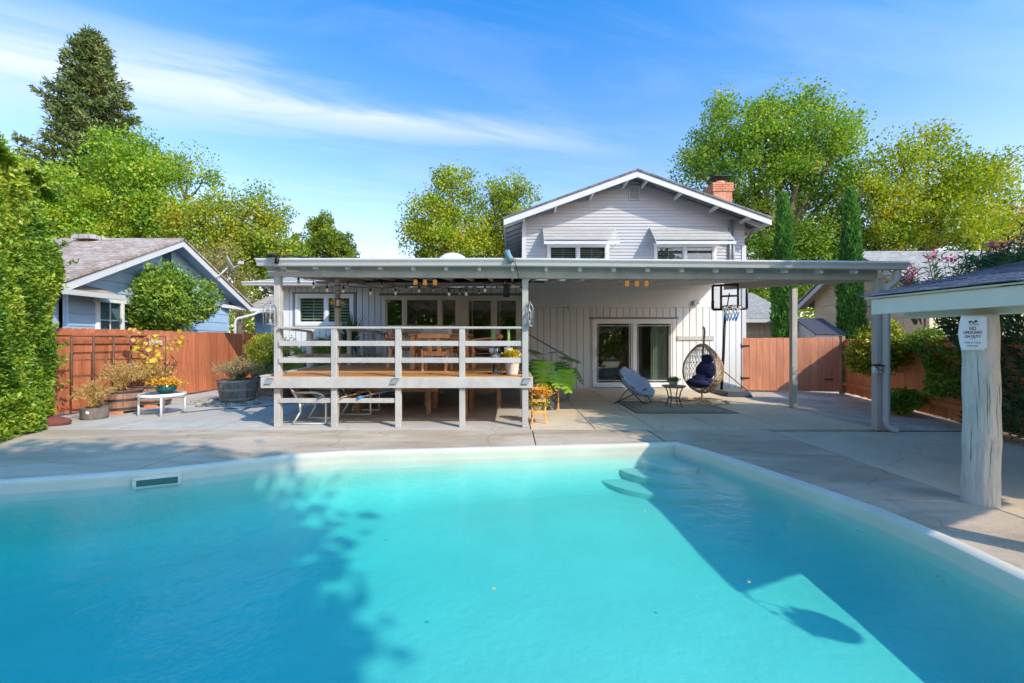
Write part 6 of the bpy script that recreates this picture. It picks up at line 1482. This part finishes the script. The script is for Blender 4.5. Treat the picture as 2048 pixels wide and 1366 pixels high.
# hanging egg chair
EC = Vector((4.37, 9.78, 0)); eg = thing('egg_chair', 'brown wicker hanging egg chair with navy cushions', 'chair', (4.43, 9.85, 0)); M['wicker'] = pmat('brown_wicker', (.46, .30, .17), .6, .25, 12, bump=.2, objvar=0); M['wickerpole'] = pmat('tan_wrapped_pole', (.42, .30, .18), .6, .15, 14, bump=.2)
ez0, ez1 = .20, 1.37
def er(t): return .445*(math.sin(PI*min(1, max(0, t))**.88)**.72 if 0 < t < 1 else 0)
ef = Vector((-.82, -.56, .10)).normalized()
def ept(t, a): r = er(t); return Vector((EC.x+r*math.cos(a), EC.y+r*math.sin(a)*.95, ez0+(ez1-ez0)*t))
ecn = Vector((EC.x, EC.y, .80))
def open_(p): return (p-ecn).dot(ef) > .13
shell = MB(); NS = 34
for sgn in (1, -1):
    for k in range(NS):
        run = []
        for i in range(41):
            t = .02+.96*i/40; a = 2*PI*k/NS+sgn*t*1.55; p = ept(t, a)
            if open_(p):
                if len(run) > 1: shell.tube(run, .0065, 4)
                run = []
            else: run.append(p)
        if len(run) > 1: shell.tube(run, .0065, 4)
for t in (.12, .24, .36, .48, .60, .72, .84, .93):
    run = []
    for i in range(61):
        p = ept(t, 2*PI*i/60)
        if open_(p):
            if len(run) > 1: shell.tube(run, .0055, 4)
            run = []
        else: run.append(p)
    if len(run) > 1: shell.tube(run, .0055, 4)
shell.build('woven_shell', M['wicker'], eg, True)
# rim of the opening
rim = []
u_ = Vector((0, 0, 1)); u_ = (u_-ef*u_.dot(ef)).normalized(); w_v = ef.cross(u_)
for k in range(48):
    a = 2*PI*k/48; d = u_*math.cos(a)+w_v*math.sin(a); lo, hi = 0.0, .8
    for _ in range(22):
        m_ = (lo+hi)/2; p = ecn+ef*.13+d*m_; t = (p.z-ez0)/(ez1-ez0); r = er(t); inside = 0 < t < 1 and math.hypot(p.x-EC.x, (p.y-EC.y)/.95) < r
        lo, hi = (m_, hi) if inside else (lo, m_)
    rim.append(ecn+ef*.13+d*lo)
MB().tube(rim+[rim[0]], .019, 8, cap=False).build('rim', M['wickerpole'], eg, True)
MB().ring((4.43, 9.87, .022), .515, .022, 44, 8).build('base_ring', M['wickerpole'], eg, True)
MB().tube([(4.43, 9.36, .03), (4.5, 9.9, .035), (4.56, 10.38, .03)], .02, 8).tube([(3.92, 9.9, .03), (4.5, 9.95, .035), (4.94, 9.9, .03)], .018, 8).build('base_bar', M['wickerpole'], eg, True)
MB().tube([(4.56, 10.22, .03), (4.58, 10.30, .25), (4.60, 10.34, .7), (4.62, 10.32, 1.15), (4.60, 10.22, 1.45), (4.54, 10.05, 1.63), (4.46, 9.90, 1.71), (4.40, 9.82, 1.73)], [.028, .028, .027, .026, .024, .022, .021, .02], 10).build('pole', M['wickerpole'], eg, True)
ch_ = MB()
for k in range(8): ch_.ring((4.385, 9.80, 1.70-.042*k), .016, .004, 10, 5, 'x' if k % 2 else 'y')
ch_.build('chain', M['galv'], eg, True)
M['navy'] = pmat('navy_cloth', (.018, .024, .085), .85, .15, 25, bump=.3, bscale=160)
def cush(nm, label, c, sx, sy, sz, rot):
    o = soft('cushion', c, sx, sy, sz, M['navy'], None, rot, 2.6); tag(o, label, 'cushion', 'navy cushions in the egg chair')
RZ = Matrix.Rotation(math.atan2(ef.y, ef.x)+PI/2, 4, 'Z')
cush('cushion', 'navy seat cushion in the bottom of the egg chair', (4.32, 9.74, .46), .31, .28, .12, RZ)
cush('cushion', 'navy back cushion leaning inside the egg chair', (4.47, 9.84, .74), .24, .10, .22, RZ @ Matrix.Rotation(-.35, 4, 'X'))
cush('cushion', 'small navy pillow at the top of the egg chair', (4.52, 9.86, 1.0), .15, .06, .11, RZ @ Matrix.Rotation(-.3, 4, 'X') @ Matrix.Rotation(.15, 4, 'Y'))
cush('cushion', 'small navy patterned pillow at the front of the egg chair', (4.24, 9.66, .57), .17, .06, .10, RZ @ Matrix.Rotation(-1.0, 4, 'X'))
# basketball hoop
bk = thing('basketball_hoop', 'portable basketball hoop standing by the house corner', 'basketball hoop', (5.7, 11.3, 0))
MB().add([(5.42, 10.78, 0), (6.02, 10.62, 0), (6.22, 11.6, 0), (5.42, 11.75, 0), (5.46, 10.84, .13), (5.98, 10.70, .13), (6.14, 11.5, .10), (5.50, 11.65, .12)], [(3,2,1,0),(4,5,6,7),(0,1,5,4),(1,2,6,5),(2,3,7,6),(3,0,4,7)]).build('base', M['darkplastic'], bk, bevel=.025, seg=2)
MB().tube([(5.62, 11.45, .10), (5.66, 11.42, 1.1), (5.70, 11.40, 2.25)], .036, 10).build('pole', M['black'], bk, True)
MB().tube([(6.08, 11.0, .12), (5.655, 11.42, .62)], .012, 6).tube([(5.7, 11.6, .12), (5.655, 11.43, .62)], .012, 6).build('strut', M['black'], bk, True)
bn_ = Vector((-.42, -.91, 0)).normalized(); br_ = Vector((.91, -.42, 0)).normalized(); bc = Vector((5.72, 11.22, 2.56))
def bp3(u, v, w=0): return bc+br_*u+Vector((0, 0, v))+bn_*w
fm_ = MB()
for (a, b) in (((-.40, -.31), (.40, -.31)), ((-.40, .33), (.40, .33)), ((-.40, -.31), (-.40, .33)), ((.40, -.31), (.40, .33))): fm_.tube([bp3(*a), bp3(*b)], .032, 8)
for (a, b) in (((-.2, -.31), (-.2, .33)), ((.2, -.31), (.2, .33)), ((-.2, .04), (.2, .04))): fm_.tube([bp3(*a, -.03), bp3(*b, -.03)], .028, 6)
fm_.tube([bp3(-.40, -.28), bp3(-.40, -.08)], .04, 8); fm_.build('backboard_frame', M['black'], bk, True)
MB().add([bp3(-.385, -.29, .0), bp3(.385, -.29, .0), bp3(.385, .31, .0), bp3(-.385, .31, .0)], [(0, 1, 2, 3)]).build('backboard_sheet', glass_mat('clear_board', (.86, .89, .92), .9), bk)
MB().tube([bp3(0, -.25, -.04), (5.70, 11.40, 2.2)], .03, 6).tube([bp3(0, .12, -.04), (5.70, 11.40, 2.05)], .015, 6).build('arm', M['black'], bk, True)
rc = bp3(.03, -.25, .30); MB().ring(rc, .225, .010, 28, 6).tube([bp3(.03, -.25, .02), bp3(.03, -.25, .09)], .03, 6).build('rim', pmat('dark_rim', (.10, .06, .05), .5, .1), bk, True)
nt = MB(); nt2 = MB(); n_ = 12
for k in range(n_):
    for sg_ in (-1, 1):
        pts_ = []
        for i in range(7):
            f_ = i/6; a = 2*PI*k/n_+sg_*f_*PI/n_*3; r = .222*(1-.45*f_); pts_.append((rc.x+r*math.cos(a), rc.y+r*math.sin(a), rc.z-.38*f_))
        nt.tube(pts_[:4], .0075, 4); nt2.tube(pts_[3:], .0075, 4)
nt.build('net', M['vinyl'], bk, True); nt2.build('net_end', pmat('blue_net', (.05, .22, .55), .6, .1), bk, True)
tag(MB().box(4.98, 6.1, 12.845, 12.878, 1.44, 1.56).build('wall_plank', pmat('grey_driftwood', (.42, .40, .37), .8, .15, 4, bump=.3, stretch=(.6, 4, 4)), bevel=.006), 'weathered grey plank fixed to the wall right of the sliding door', 'plank')  # added plank in place of a band of hoop shadow and reflection

# ================================================================== PLANTS BY THE DECK CORNER
mo = thing('monstera_plant', 'split-leaved monstera plant in a speckled pot by the deck', 'plant', (.78, 8.75, 0))
M['speckle'] = pmat('speckled_black_glaze', (.02, .022, .03), .25, 0, 26, col2=(.02, .022, .03), bump=.03, dirt=(.55, .56, .58), dirt_scale=22, dirt_amt=.95)
M['lf_mon'] = leaf_mat('monstera_leaf', [(.16, .34, .02), (.26, .46, .03), (.38, .55, .04)], trans=.4, rough=.3, spec=.5); M['lf_mond'] = leaf_mat('dark_monstera_leaf', [(.045, .13, .02), (.075, .19, .025), (.12, .26, .03)], trans=.3, rough=.3, spec=.5)  # front leaves coloured brighter as if sunlit, rear leaves darker as if shaded
mp_ = thing('glazed_pot', 'tall black speckled pot of the monstera beside the deck', 'pot', (.80, 8.80, 0)); pot(mp_, (.80, 8.80, 0), [(.11, 0), (.135, .02), (.15, .12), (.165, .28), (.16, .43), (.175, .455), (.16, .46), (.14, .42)], M['speckle'], n=26)
wk = MB()
for k in range(4): a = PI/4+k*PI/2; wk.bar((.80+.20*math.cos(a), 8.8+.20*math.sin(a), 0), (.80+.20*math.cos(a), 8.8+.20*math.sin(a), .44), .03, .03)
wk.build('stand_leg', M['pine'], mp_)
def mleaf(c, L_, facing, droop, mat, roll=0.0):
    """one split leaf: a blade of separate fingers either side of the midrib"""
    f_ = Vector(facing).normalized(); tipd = (Vector((0, 0, -1))*droop+f_*(1-droop)).normalized(); side = tipd.cross(f_ if abs(tipd.dot(f_)) < .95 else Vector((0, 0, 1))).normalized(); side = (side*math.cos(roll)+tipd.cross(side)*math.sin(roll)).normalized(); nrm_ = side.cross(tipd).normalized()
    if nrm_.dot(Vector((0, -1, .4))) < 0: nrm_ = -nrm_
    c = Vector(c); mb = MB(); K = 6
    def P3(u, v): return c+tipd*(v*L_)+side*(u*L_)-nrm_*(.28*L_*u*u+.15*L_*v*v)
    for s in (-1, 1):
        for k in range(K):
            v0 = -.10+1.05*k/K; v1 = v0+1.05/K; q = (k+.5)/K; w = .56*math.sin(PI*(.12+.84*q)**.75)**.62; sw = -.08+.20*q; g = .022
            mb.add([P3(0, v0), P3(0, v1), P3(s*.45*w, v1+sw*.45-g*.3), P3(s*.80*w, v1+sw*.8-g), P3(s*w, (v0+v1)/2+.03+sw), P3(s*.92*w, v0+g*1.2+sw*.9), P3(s*.45*w, v0+sw*.45+g*.3)], [(0, 1, 2, 3, 4, 5, 6)])
    mb.build('leaf', mat, mo)
    st = MB().tube([(.80, 8.80, .42), tuple(Vector((.80, 8.80, .55)).lerp(c, .5)+Vector((0, 0, .12))), tuple(c-tipd*.1*L_)], [.010, .008, .006], 6); st.build('stalk', M['lf_mond'], mo, True)
for c, L_, fc, dr_, mk in (((.62, 8.45, .96), .44, (-.15, -1, .1), .80, 'lf_mon'), ((1.10, 8.45, .80), .42, (.45, -1, .1), .80, 'lf_mon'), ((.88, 8.4, .78), .30, (.2, -1, .2), .75, 'lf_mon'), ((.50, 8.7, 1.0), .36, (-.6, -.8, .3), .6, 'lf_mond'), ((.85, 8.95, 1.18), .40, (.1, -.7, .6), .35, 'lf_mond'),
                         ((1.12, 8.9, 1.08), .40, (.5, -.6, .5), .4, 'lf_mond'), ((.58, 9.0, 1.15), .40, (-.5, -.4, .7), .3, 'lf_mond'), ((1.3, 8.8, .82), .34, (.9, -.4, .3), .6, 'lf_mond'), ((.75, 8.6, .62), .26, (.0, -1, .3), .7, 'lf_mond'), ((.42, 8.6, .78), .30, (-.5, -.8, .2), .7, 'lf_mond'), ((1.0, 8.7, .95), .34, (.3, -.9, .4), .6, 'lf_mond')):
    mleaf(c, L_, fc, dr_, M[mk], random.uniform(-.2, .2))
ps = thing('plant_stand', 'tiered orange wooden plant stand at the deck corner', 'plant stand', (.46, 7.36, 0))
for s in (-1, 1):
    MB().bar((.46+s*.115, 7.27, 0), (.46+s*.105, 7.46, .60), .022, .022).build('leg', M['pine'], ps, bevel=.003); MB().bar((.46+s*.115, 7.52, 0), (.46+s*.105, 7.46, .58), .022, .022).build('leg', M['pine'], ps, bevel=.003)
for z, y0, y1 in ((.17, 7.24, 7.50), (.36, 7.30, 7.49), (.56, 7.36, 7.50)):
    k = 0; yy = y0
    while yy < y1: MB().box(.335, .585, yy, yy+.03, z, z+.014).build('slat', M['pine'], ps, bevel=.002); yy += .045
    MB().bar((.345, y0-.012, z+.03), (.575, y0-.012, z+.03), .012, .05).build('lip', M['pine'], ps, bevel=.002)
for i, (x, y, z, r, lab) in enumerate(((.44, 7.40, .185, .085, 'jade plant pot on the lowest tier of the wooden plant stand'), (.50, 7.42, .375, .065, 'small jade plant pot on the middle tier of the wooden stand'))):
    pp = thing('succulent_pot', lab, 'pot', (x, y, z)); MB().lathe([(r*.7, 0), (r, .09), (r*1.05, .10), (r*.9, .10), (r*.85, .08)], (x, y, z), 18).build('pot', M['potpink'], pp, True)
    P = np.array([(x+.02, y-.02, z+.15)])+RNG.normal(size=(520, 3))*np.array([.085, .07, .05]); foliage('succulent', P, .04, M['lf_succ'] if i else leaf_mat('jade_leaves', [(.16, .20, .03), (.32, .30, .04), (.48, .30, .04)], trans=.15), pp, aspect=.6, up=.4)
# deck corner pots, lanterns, cacti
fp = thing('flower_pot', 'pale pink pot with yellow plant at the right end of the deck', 'pot', (.0, 7.42, DZ)); pot(fp, (0, 7.42, DZ), [(.085, 0), (.10, .01), (.128, .20), (.138, .205), (.138, .235), (.12, .235), (.115, .2)], M['potpink'])
P = np.array([(0.0, 7.40, DZ+.31)])+RNG.normal(size=(500, 3))*np.array([.07, .06, .05]); foliage('yellow_plant', P, .05, leaf_mat('yellow_leaves', [(.30, .28, .03), (.62, .46, .03), (.70, .40, .03)], trans=.3), fp, aspect=.6, up=.5)
def lantern(label, x, y, z, w, h, mat, group=None):
    l = thing('lantern', label, 'lantern', (x, y, z), group=group); fr = MB()
    for sx in (-1, 1):
        for sy in (-1, 1): fr.bar((x+sx*w/2, y+sy*w/2, z), (x+sx*w*.46, y+sy*w*.46, z+h*.72), .012, .012)
    fr.box(x-w*.56, x+w*.56, y-w*.56, y+w*.56, z, z+.015); fr.build('frame', mat, l)
    MB().lathe([(w*.62, h*.72), (w*.50, h*.80), (w*.22, h*.88), (w*.18, h*.93), (.01, h*.95)], (x, y, z), 16).build('roof', M['galv'], l, True)
    MB().ring((x, y, z+h), .045, .006, 16, 5, 'y').build('handle', M['black'], l, True); MB().lathe([(.03, .016), (.03, .10), (.005, .105)], (x, y, z), 12).build('candle', M['vinyl'], l, True)
    g = MB()
    for sx in (-1, 1): g.box(x+sx*w*.45-.002, x+sx*w*.45+.002, y-w*.4, y+w*.4, z+.02, z+h*.7)
    g.box(x-w*.4, x+w*.4, y-w*.45-.002, y-w*.45+.002, z+.02, z+h*.7); g.build('pane', M['glass'], l)
lantern('square metal lantern on the deck left of the pink pot', -.27, 7.40, DZ, .155, .42, M['brownmetal'], 'lanterns on the deck')
lantern('dark metal lantern behind the pink pot on the deck', .11, 7.62, DZ, .14, .44, M['black'], 'lanterns on the deck')
M['cactus'] = pmat('green_cactus', (.22, .32, .10), .6, .4, 30, bump=.5, bscale=70)
for i, (px_, lab) in enumerate(((987, 'slim green column cactus left of its twin by the deck rail'), (1017, 'slim green column cactus in a wire stand near the deck corner'))):
    b = W(px_, 683, 7.55); c = thing('column_cactus', lab, 'cactus', (b.x, 7.55, 1.30), group='twin column cacti'); mb = MB(); nn = 20
    pr_ = [(.020, 1.28), (.024, 1.40), (.025, 1.60), (.022, 1.645), (.012, 1.66), (.002, 1.663)]
    for (r, z) in pr_:
        for k in range(nn): a = 2*PI*k/nn; rr = r*(1+.14*math.cos(a*7)); mb.v.append((b.x+rr*math.cos(a), 7.55+rr*math.sin(a), z))
    for q in range(len(pr_)-1):
        for k in range(nn): mb.f.append((q*nn+k, q*nn+(k+1) % nn, (q+1)*nn+(k+1) % nn, (q+1)*nn+k))
    mb.build('stem', M['cactus'], c, True); MB().lathe([(.05, 1.19), (.075, 1.22), (.08, 1.30), (.06, 1.29)], (b.x, 7.55, 0), 18).build('pot', M['vinyl'], c, True)
    MB().ring((b.x, 7.55, 1.30), .10, .006, 24, 5).tube([(b.x, 7.55, DZ), (b.x, 7.55, 1.19)], .012, 6).ring((b.x, 7.55, DZ+.01), .09, .008, 20, 5).build('wire_stand', M['black'], c, True)
# yucca beside the wing window
yu = thing('yucca_plant', 'spiky long-leaved yucca in front of the left window', 'plant', (-4.25, 11.2, 0)); V = []; Q = []
c0 = np.array([-4.22, 11.15, 1.35])
for i in range(170):
    a = random.random()*2*PI; el = random.uniform(-.2, 1.35); L_ = random.uniform(.75, 1.2); d = np.array([math.cos(a)*math.cos(el), math.sin(a)*math.cos(el)*.75, math.sin(el)]); sd = np.array([-math.sin(a), math.cos(a), 0])
    b0 = len(V); K = 6
    for k in range(K+1):
        t = k/K; p = c0+d*L_*t+np.array([0, 0, -.42*L_*t*t*math.cos(el)]); w = .017*(1-t**2.2)+.001; V += [p-sd*w, p+sd*w]
    for k in range(K): Q.append((b0+2*k, b0+2*k+1, b0+2*k+3, b0+2*k+2))
np_mesh('foliage', np.array(V), np.array(Q), leaf_mat('yucca_leaves', [(.03, .07, .03), (.06, .12, .05), (.11, .17, .07)], trans=.15, rough=.45), yu)
MB().tube([(-4.22, 11.15, 0), (-4.24, 11.17, .7), (-4.22, 11.15, 1.4)], [.09, .07, .06], 9).build('trunk', M['bark'], yu, True)

# ================================================================== LIGHTS AND HANGING THINGS
M['bulbglass'] = glass_mat('bulb_glass', (.80, .80, .76), 1.6)
M['amber'] = emit_mat('amber_glow', (1.0, .5, .14), 2.2); M['amberglass'] = emit_mat('lit_amber_shade', (1.0, .40, .10), .22)
def string(label, pts_, Y, s=1.0):
    P = [W(px_, py_-9, Y+dy) for px_, py_, dy in pts_]; root = thing('string_light', label, 'string light', tuple(P[0]), group='string lights under the patio cover')
    wire = []
    for a, b in zip(P, P[1:]):
        for k in range(6): t = k/6; q = a.lerp(b, t); q.z -= .03*4*t*(1-t); wire.append(q)
    wire.append(P[-1]); MB().tube(wire, .006, 5).build('wire', M['black'], root, True)
    for p in P[1:-1]:
        so_ = MB().tube([p, p-Vector((0, 0, .05*s))], .007, 5).lathe([(.014*s, -.085*s), (.019*s, -.075*s), (.018*s, -.045*s), (.010*s, -.035*s)], tuple(p), 10).build('socket', M['black'], root, True)
        MB().ball(tuple(p-Vector((0, 0, .118*s))), .026*s, .026*s, .036*s, 10, 7).build('bulb', M['frost'], root, True)
M['frost'] = pmat('clear_bulb', (.62, .60, .54), .12, .05, 6, bump=0, spec=.9)
string('nearer string of clear bulbs swagged under the front beam', [(556, 557, 0), (597, 560, .2), (627, 569, .2), (654, 576, .3), (687, 578, .4), (741, 582, .5), (791, 582, .5), (838, 577, .4), (898, 584, .4), (932, 583, .3), (970, 576, .2), (1011, 563, .1), (1046, 560, 0)], 7.25)
string('farther string of clear bulbs swagged across the deck ceiling', [(660, 568, 0), (678, 573, 0), (696, 571, 0), (713, 567, 0), (764, 571, 0), (787, 577, 0), (812, 579, 0), (867, 580, 0), (919, 586, 0), (958, 585, 0), (994, 579, 0), (1027, 570, 0), (1042, 578, 0), (1050, 575, 0)], 9.4, .95)
for lab, px_, y_ in (('three-bulb amber ceiling light over the deck table', (831, 850, 870), 566), ('three-bulb amber ceiling light over the patio by the sliding door', (1254, 1274, 1293), 568)):
    Y = 9.8; P = [W(p, y_, Y) for p in px_]; cl_ = thing('ceiling_light', lab, 'ceiling light', tuple(P[1]), group='amber ceiling lights')
    MB().bar(P[0]+Vector((-.05, 0, .13)), P[2]+Vector((.05, 0, .13)), .05, .03).build('bar', M['black'], cl_)
    for p in P:
        MB().lathe([(.034, .075), (.046, .05), (.046, -.045), (.043, -.045), (.043, .048), (.03, .07)], tuple(p), 14, cap=False).build('shade', M['amberglass'], cl_, True); MB().tube([p+Vector((0, 0, .12)), p+Vector((0, 0, .07))], .018, 7).build('socket', M['black'], cl_, True); MB().ball(tuple(p), .025, .025, .035, 10, 7).build('bulb', M['amber'], cl_, True)
pn = thing('pendant_lamp', 'lit amber glass pendant lamp inside the left window', 'lamp', (-5.15, 12.75, 2.5)); pc_ = W(673, 606, 12.75)
MB().lathe([(.05, .13), (.10, .11), (.22, .02), (.25, -.05), (.235, -.055), (.21, .0), (.09, .09)], tuple(pc_), 20, cap=False).build('shade', M['amberglass'], pn, True); MB().ball(tuple(pc_-Vector((0, 0, .02))), .05).build('bulb', M['amber'], pn, True); MB().tube([pc_+Vector((0, 0, .12)), pc_+Vector((0, 0, .35))], .008, 5).build('rod', M['black'], pn)
def wire_lantern(label, px_, py_, Y, h, mat, wid=.20, hang=True):
    c = W(px_, py_, Y); l = thing('hanging_lantern', label, 'lantern', tuple(c), group='lanterns hung from the patio cover'); w = wid/2
    arch = [(c.x-w, c.y, c.z-h/2)]+[(c.x-w*math.cos(PI*k/12), c.y, c.z+h*.28+h*.22*math.sin(PI*k/12)) for k in range(13)]+[(c.x+w, c.y, c.z-h/2)]
    MB().tube(arch, .007, 5).tube([(c.x-w, c.y, c.z-h/2), (c.x+w, c.y, c.z-h/2)], .007, 5).build('frame', mat, l, True)
    MB().lathe([(w*.50, -h*.46), (w*.55, -h*.1), (w*.52, h*.15)], tuple(c), 16, cap=False).build('glass', M['glass'], l, True)
    MB().lathe([(w*.60, h*.15), (w*.55, h*.18), (w*.2, h*.24), (w*.12, h*.36), (w*.2, h*.40), (.004, h*.45)], tuple(c), 16).ring((c.x, c.y, c.z+h*.54), .02, .005, 12, 5, 'y').build('cap', mat, l, True)
    cage = MB()
    for k in range(6): a = k*PI/3; cage.tube([(c.x+w*.6*math.cos(a), c.y+w*.6*math.sin(a), c.z-h*.46), (c.x+w*.6*math.cos(a), c.y+w*.6*math.sin(a), c.z+h*.16)], .004, 4)
    cage.ring((c.x, c.y, c.z-h*.46), w*.6, .006, 18, 5).build('cage', mat, l, True); MB().lathe([(.022, -h*.45), (.022, -h*.25), (.004, -h*.24)], tuple(c), 10).build('candle', M['vinyl'], l, True)
    return l, c
l1, c1 = wire_lantern('arched wire lantern hanging left of the left deck post', 540, 628, 6.98, .36, M['galv'], .22)
MB().tube([(-3.92, 7.03, 2.0), (-3.98, 7.0, 1.94), (c1.x+.02, 6.98, c1.z+.215), (c1.x, 6.98, c1.z+.20)], .007, 5).build('bracket', M['black'], l1, True)
l2_, c2 = wire_lantern('white wire lantern hanging on the right deck post', 1059, 630, 6.88, .36, M['galv'], .11)
MB().tube([(.25, 6.94, 1.95), (c2.x, 6.9, 2.06), (c2.x, 6.88, c2.z+.20)], .006, 5).build('bracket', M['black'], l2_, True)
bl = thing('black_lantern', 'black ribbed metal lantern hanging under the beam near the right deck post', 'lantern', tuple(W(1013, 582, 7.3))); c = W(1013, 580, 7.3)
for k in range(8):
    a = k*PI/4; MB().tube([(c.x+.055*math.cos(a), c.y+.055*math.sin(a), c.z+.08), (c.x+.035*math.cos(a), c.y+.035*math.sin(a), c.z-.02), (c.x+.048*math.cos(a), c.y+.048*math.sin(a), c.z-.11)], .006, 5).build('rib', M['black'], bl, True)
MB().lathe([(.065, .07), (.07, .085), (.05, .10), (.02, .11)], tuple(c), 16).lathe([(.05, -.125), (.055, -.11), (.05, -.105)], tuple(c), 16).tube([c+Vector((0, 0, .1)), c+Vector((0, 0, .24))], .008, 5).build('cap', M['black'], bl, True); MB().lathe([(.03, -.10), (.032, .08)], tuple(c), 12).build('glass', M['darkplastic'], bl, True)
rn = thing('rusty_lantern', 'small rusty metal lantern hanging on the inner deck post', 'lantern', tuple(W(675, 605, 8.85))); c = W(677, 605, 8.80)
MB().box(c.x-.035, c.x+.035, c.y-.035, c.y+.035, c.z-.08, c.z+.06).build('lens', pmat('frosted_lens', (.60, .56, .45), .5, .1), rn, bevel=.004); fr = MB()
for s in (-1, 1): fr.bar((c.x+s*.042, c.y-.042, c.z-.10), (c.x+s*.042, c.y-.042, c.z+.08), .012, .012)
fr.box(c.x-.055, c.x+.055, c.y-.055, c.y+.055, c.z+.061, c.z+.085); fr.box(c.x-.05, c.x+.05, c.y-.05, c.y+.05, c.z-.11, c.z-.081); fr.build('frame', M['rust'], rn)
MB().ring((c.x, c.y-.03, c.z+.20), .05, .006, 18, 5, 'y').tube([(c.x, c.y-.03, c.z+.08), (c.x, c.y-.03, c.z+.16)], .008, 5).build('handle', M['rust'], rn, True)
# unseen basket form, added at the gazebo's near corner to cast a round shadow
hb = thing('hanging_basket', 'round hanging basket on an arm at the near corner of the gazebo roof', 'basket', (4.28, 1.06, 1.7)); hc = (4.14, 1.12, 1.45)
MB().lathe([(.03, -.12), (.11, -.08), (.155, .02), (.14, .02), (.10, -.06)], hc, 20).build('bowl', M['oldwood'], hb, True); P = np.array([hc])+RNG.normal(size=(500, 3))*np.array([.05, .05, .02])+np.array([0, 0, .05]); foliage('foliage', P, .05, M['lf_shrub'], hb)
ca = MB()
for k in range(3): a = k*2.1; ca.tube([(hc[0]+.2*math.cos(a), hc[1]+.2*math.sin(a), hc[2]), (hc[0], hc[1], 1.8)], .004, 4)
ca.tube([tuple(gp_(GL, .02, 1.79)), (hc[0], hc[1], 1.8)], .008, 5)
ca.build('chain', M['galv'], hb)
# fallen leaves scattered on the concrete and floating bits
P = []
for i in range(320):
    x = random.uniform(-7.5, 6.8); y = random.uniform(5.9, 11)
    if -4.2 < x < .4 and y > 6.9: continue
    P.append((x, y, .006))
for i in range(60): P.append((random.uniform(5.9, 8), random.uniform(7, 10.5), .004))
V, Q = leaf_arrays(np.array(P), .045, .6, up=0, fold=.05, nup=3.5); V[:, 2] = np.clip(V[:, 2], .003, .02)
lv = np_mesh('fallen_leaves', V, Q, M['lf_dry']); stuff(lv); tag(lv, 'dry fallen leaves scattered over the concrete', 'leaves')
P = [(-1.2, 2.9, 0), (-.95, 3.25, 0), (2.4, 4.6, 0), (2.75, 3.4, 0), (1.2, 3.8, 0), (.3, 4.5, 0), (-.1, 2.6, 0), (1.5, 2.7, 0)]
V, Q = leaf_arrays(np.array(P, float), .035, .6, up=0, fold=.03, nup=4); V[:, 2] = WATER_Z+.002+np.clip(V[:, 2], 0, .004)
lv = np_mesh('floating_leaves', V, Q, M['lf_dry']); stuff(lv); tag(lv, 'few small leaves floating on the pool water', 'leaves')
for o in scene.objects:
    if o.name.split('.')[0] in ('succulent', 'sprig', 'flower', 'spray', 'yellow_plant'): stuff(o)
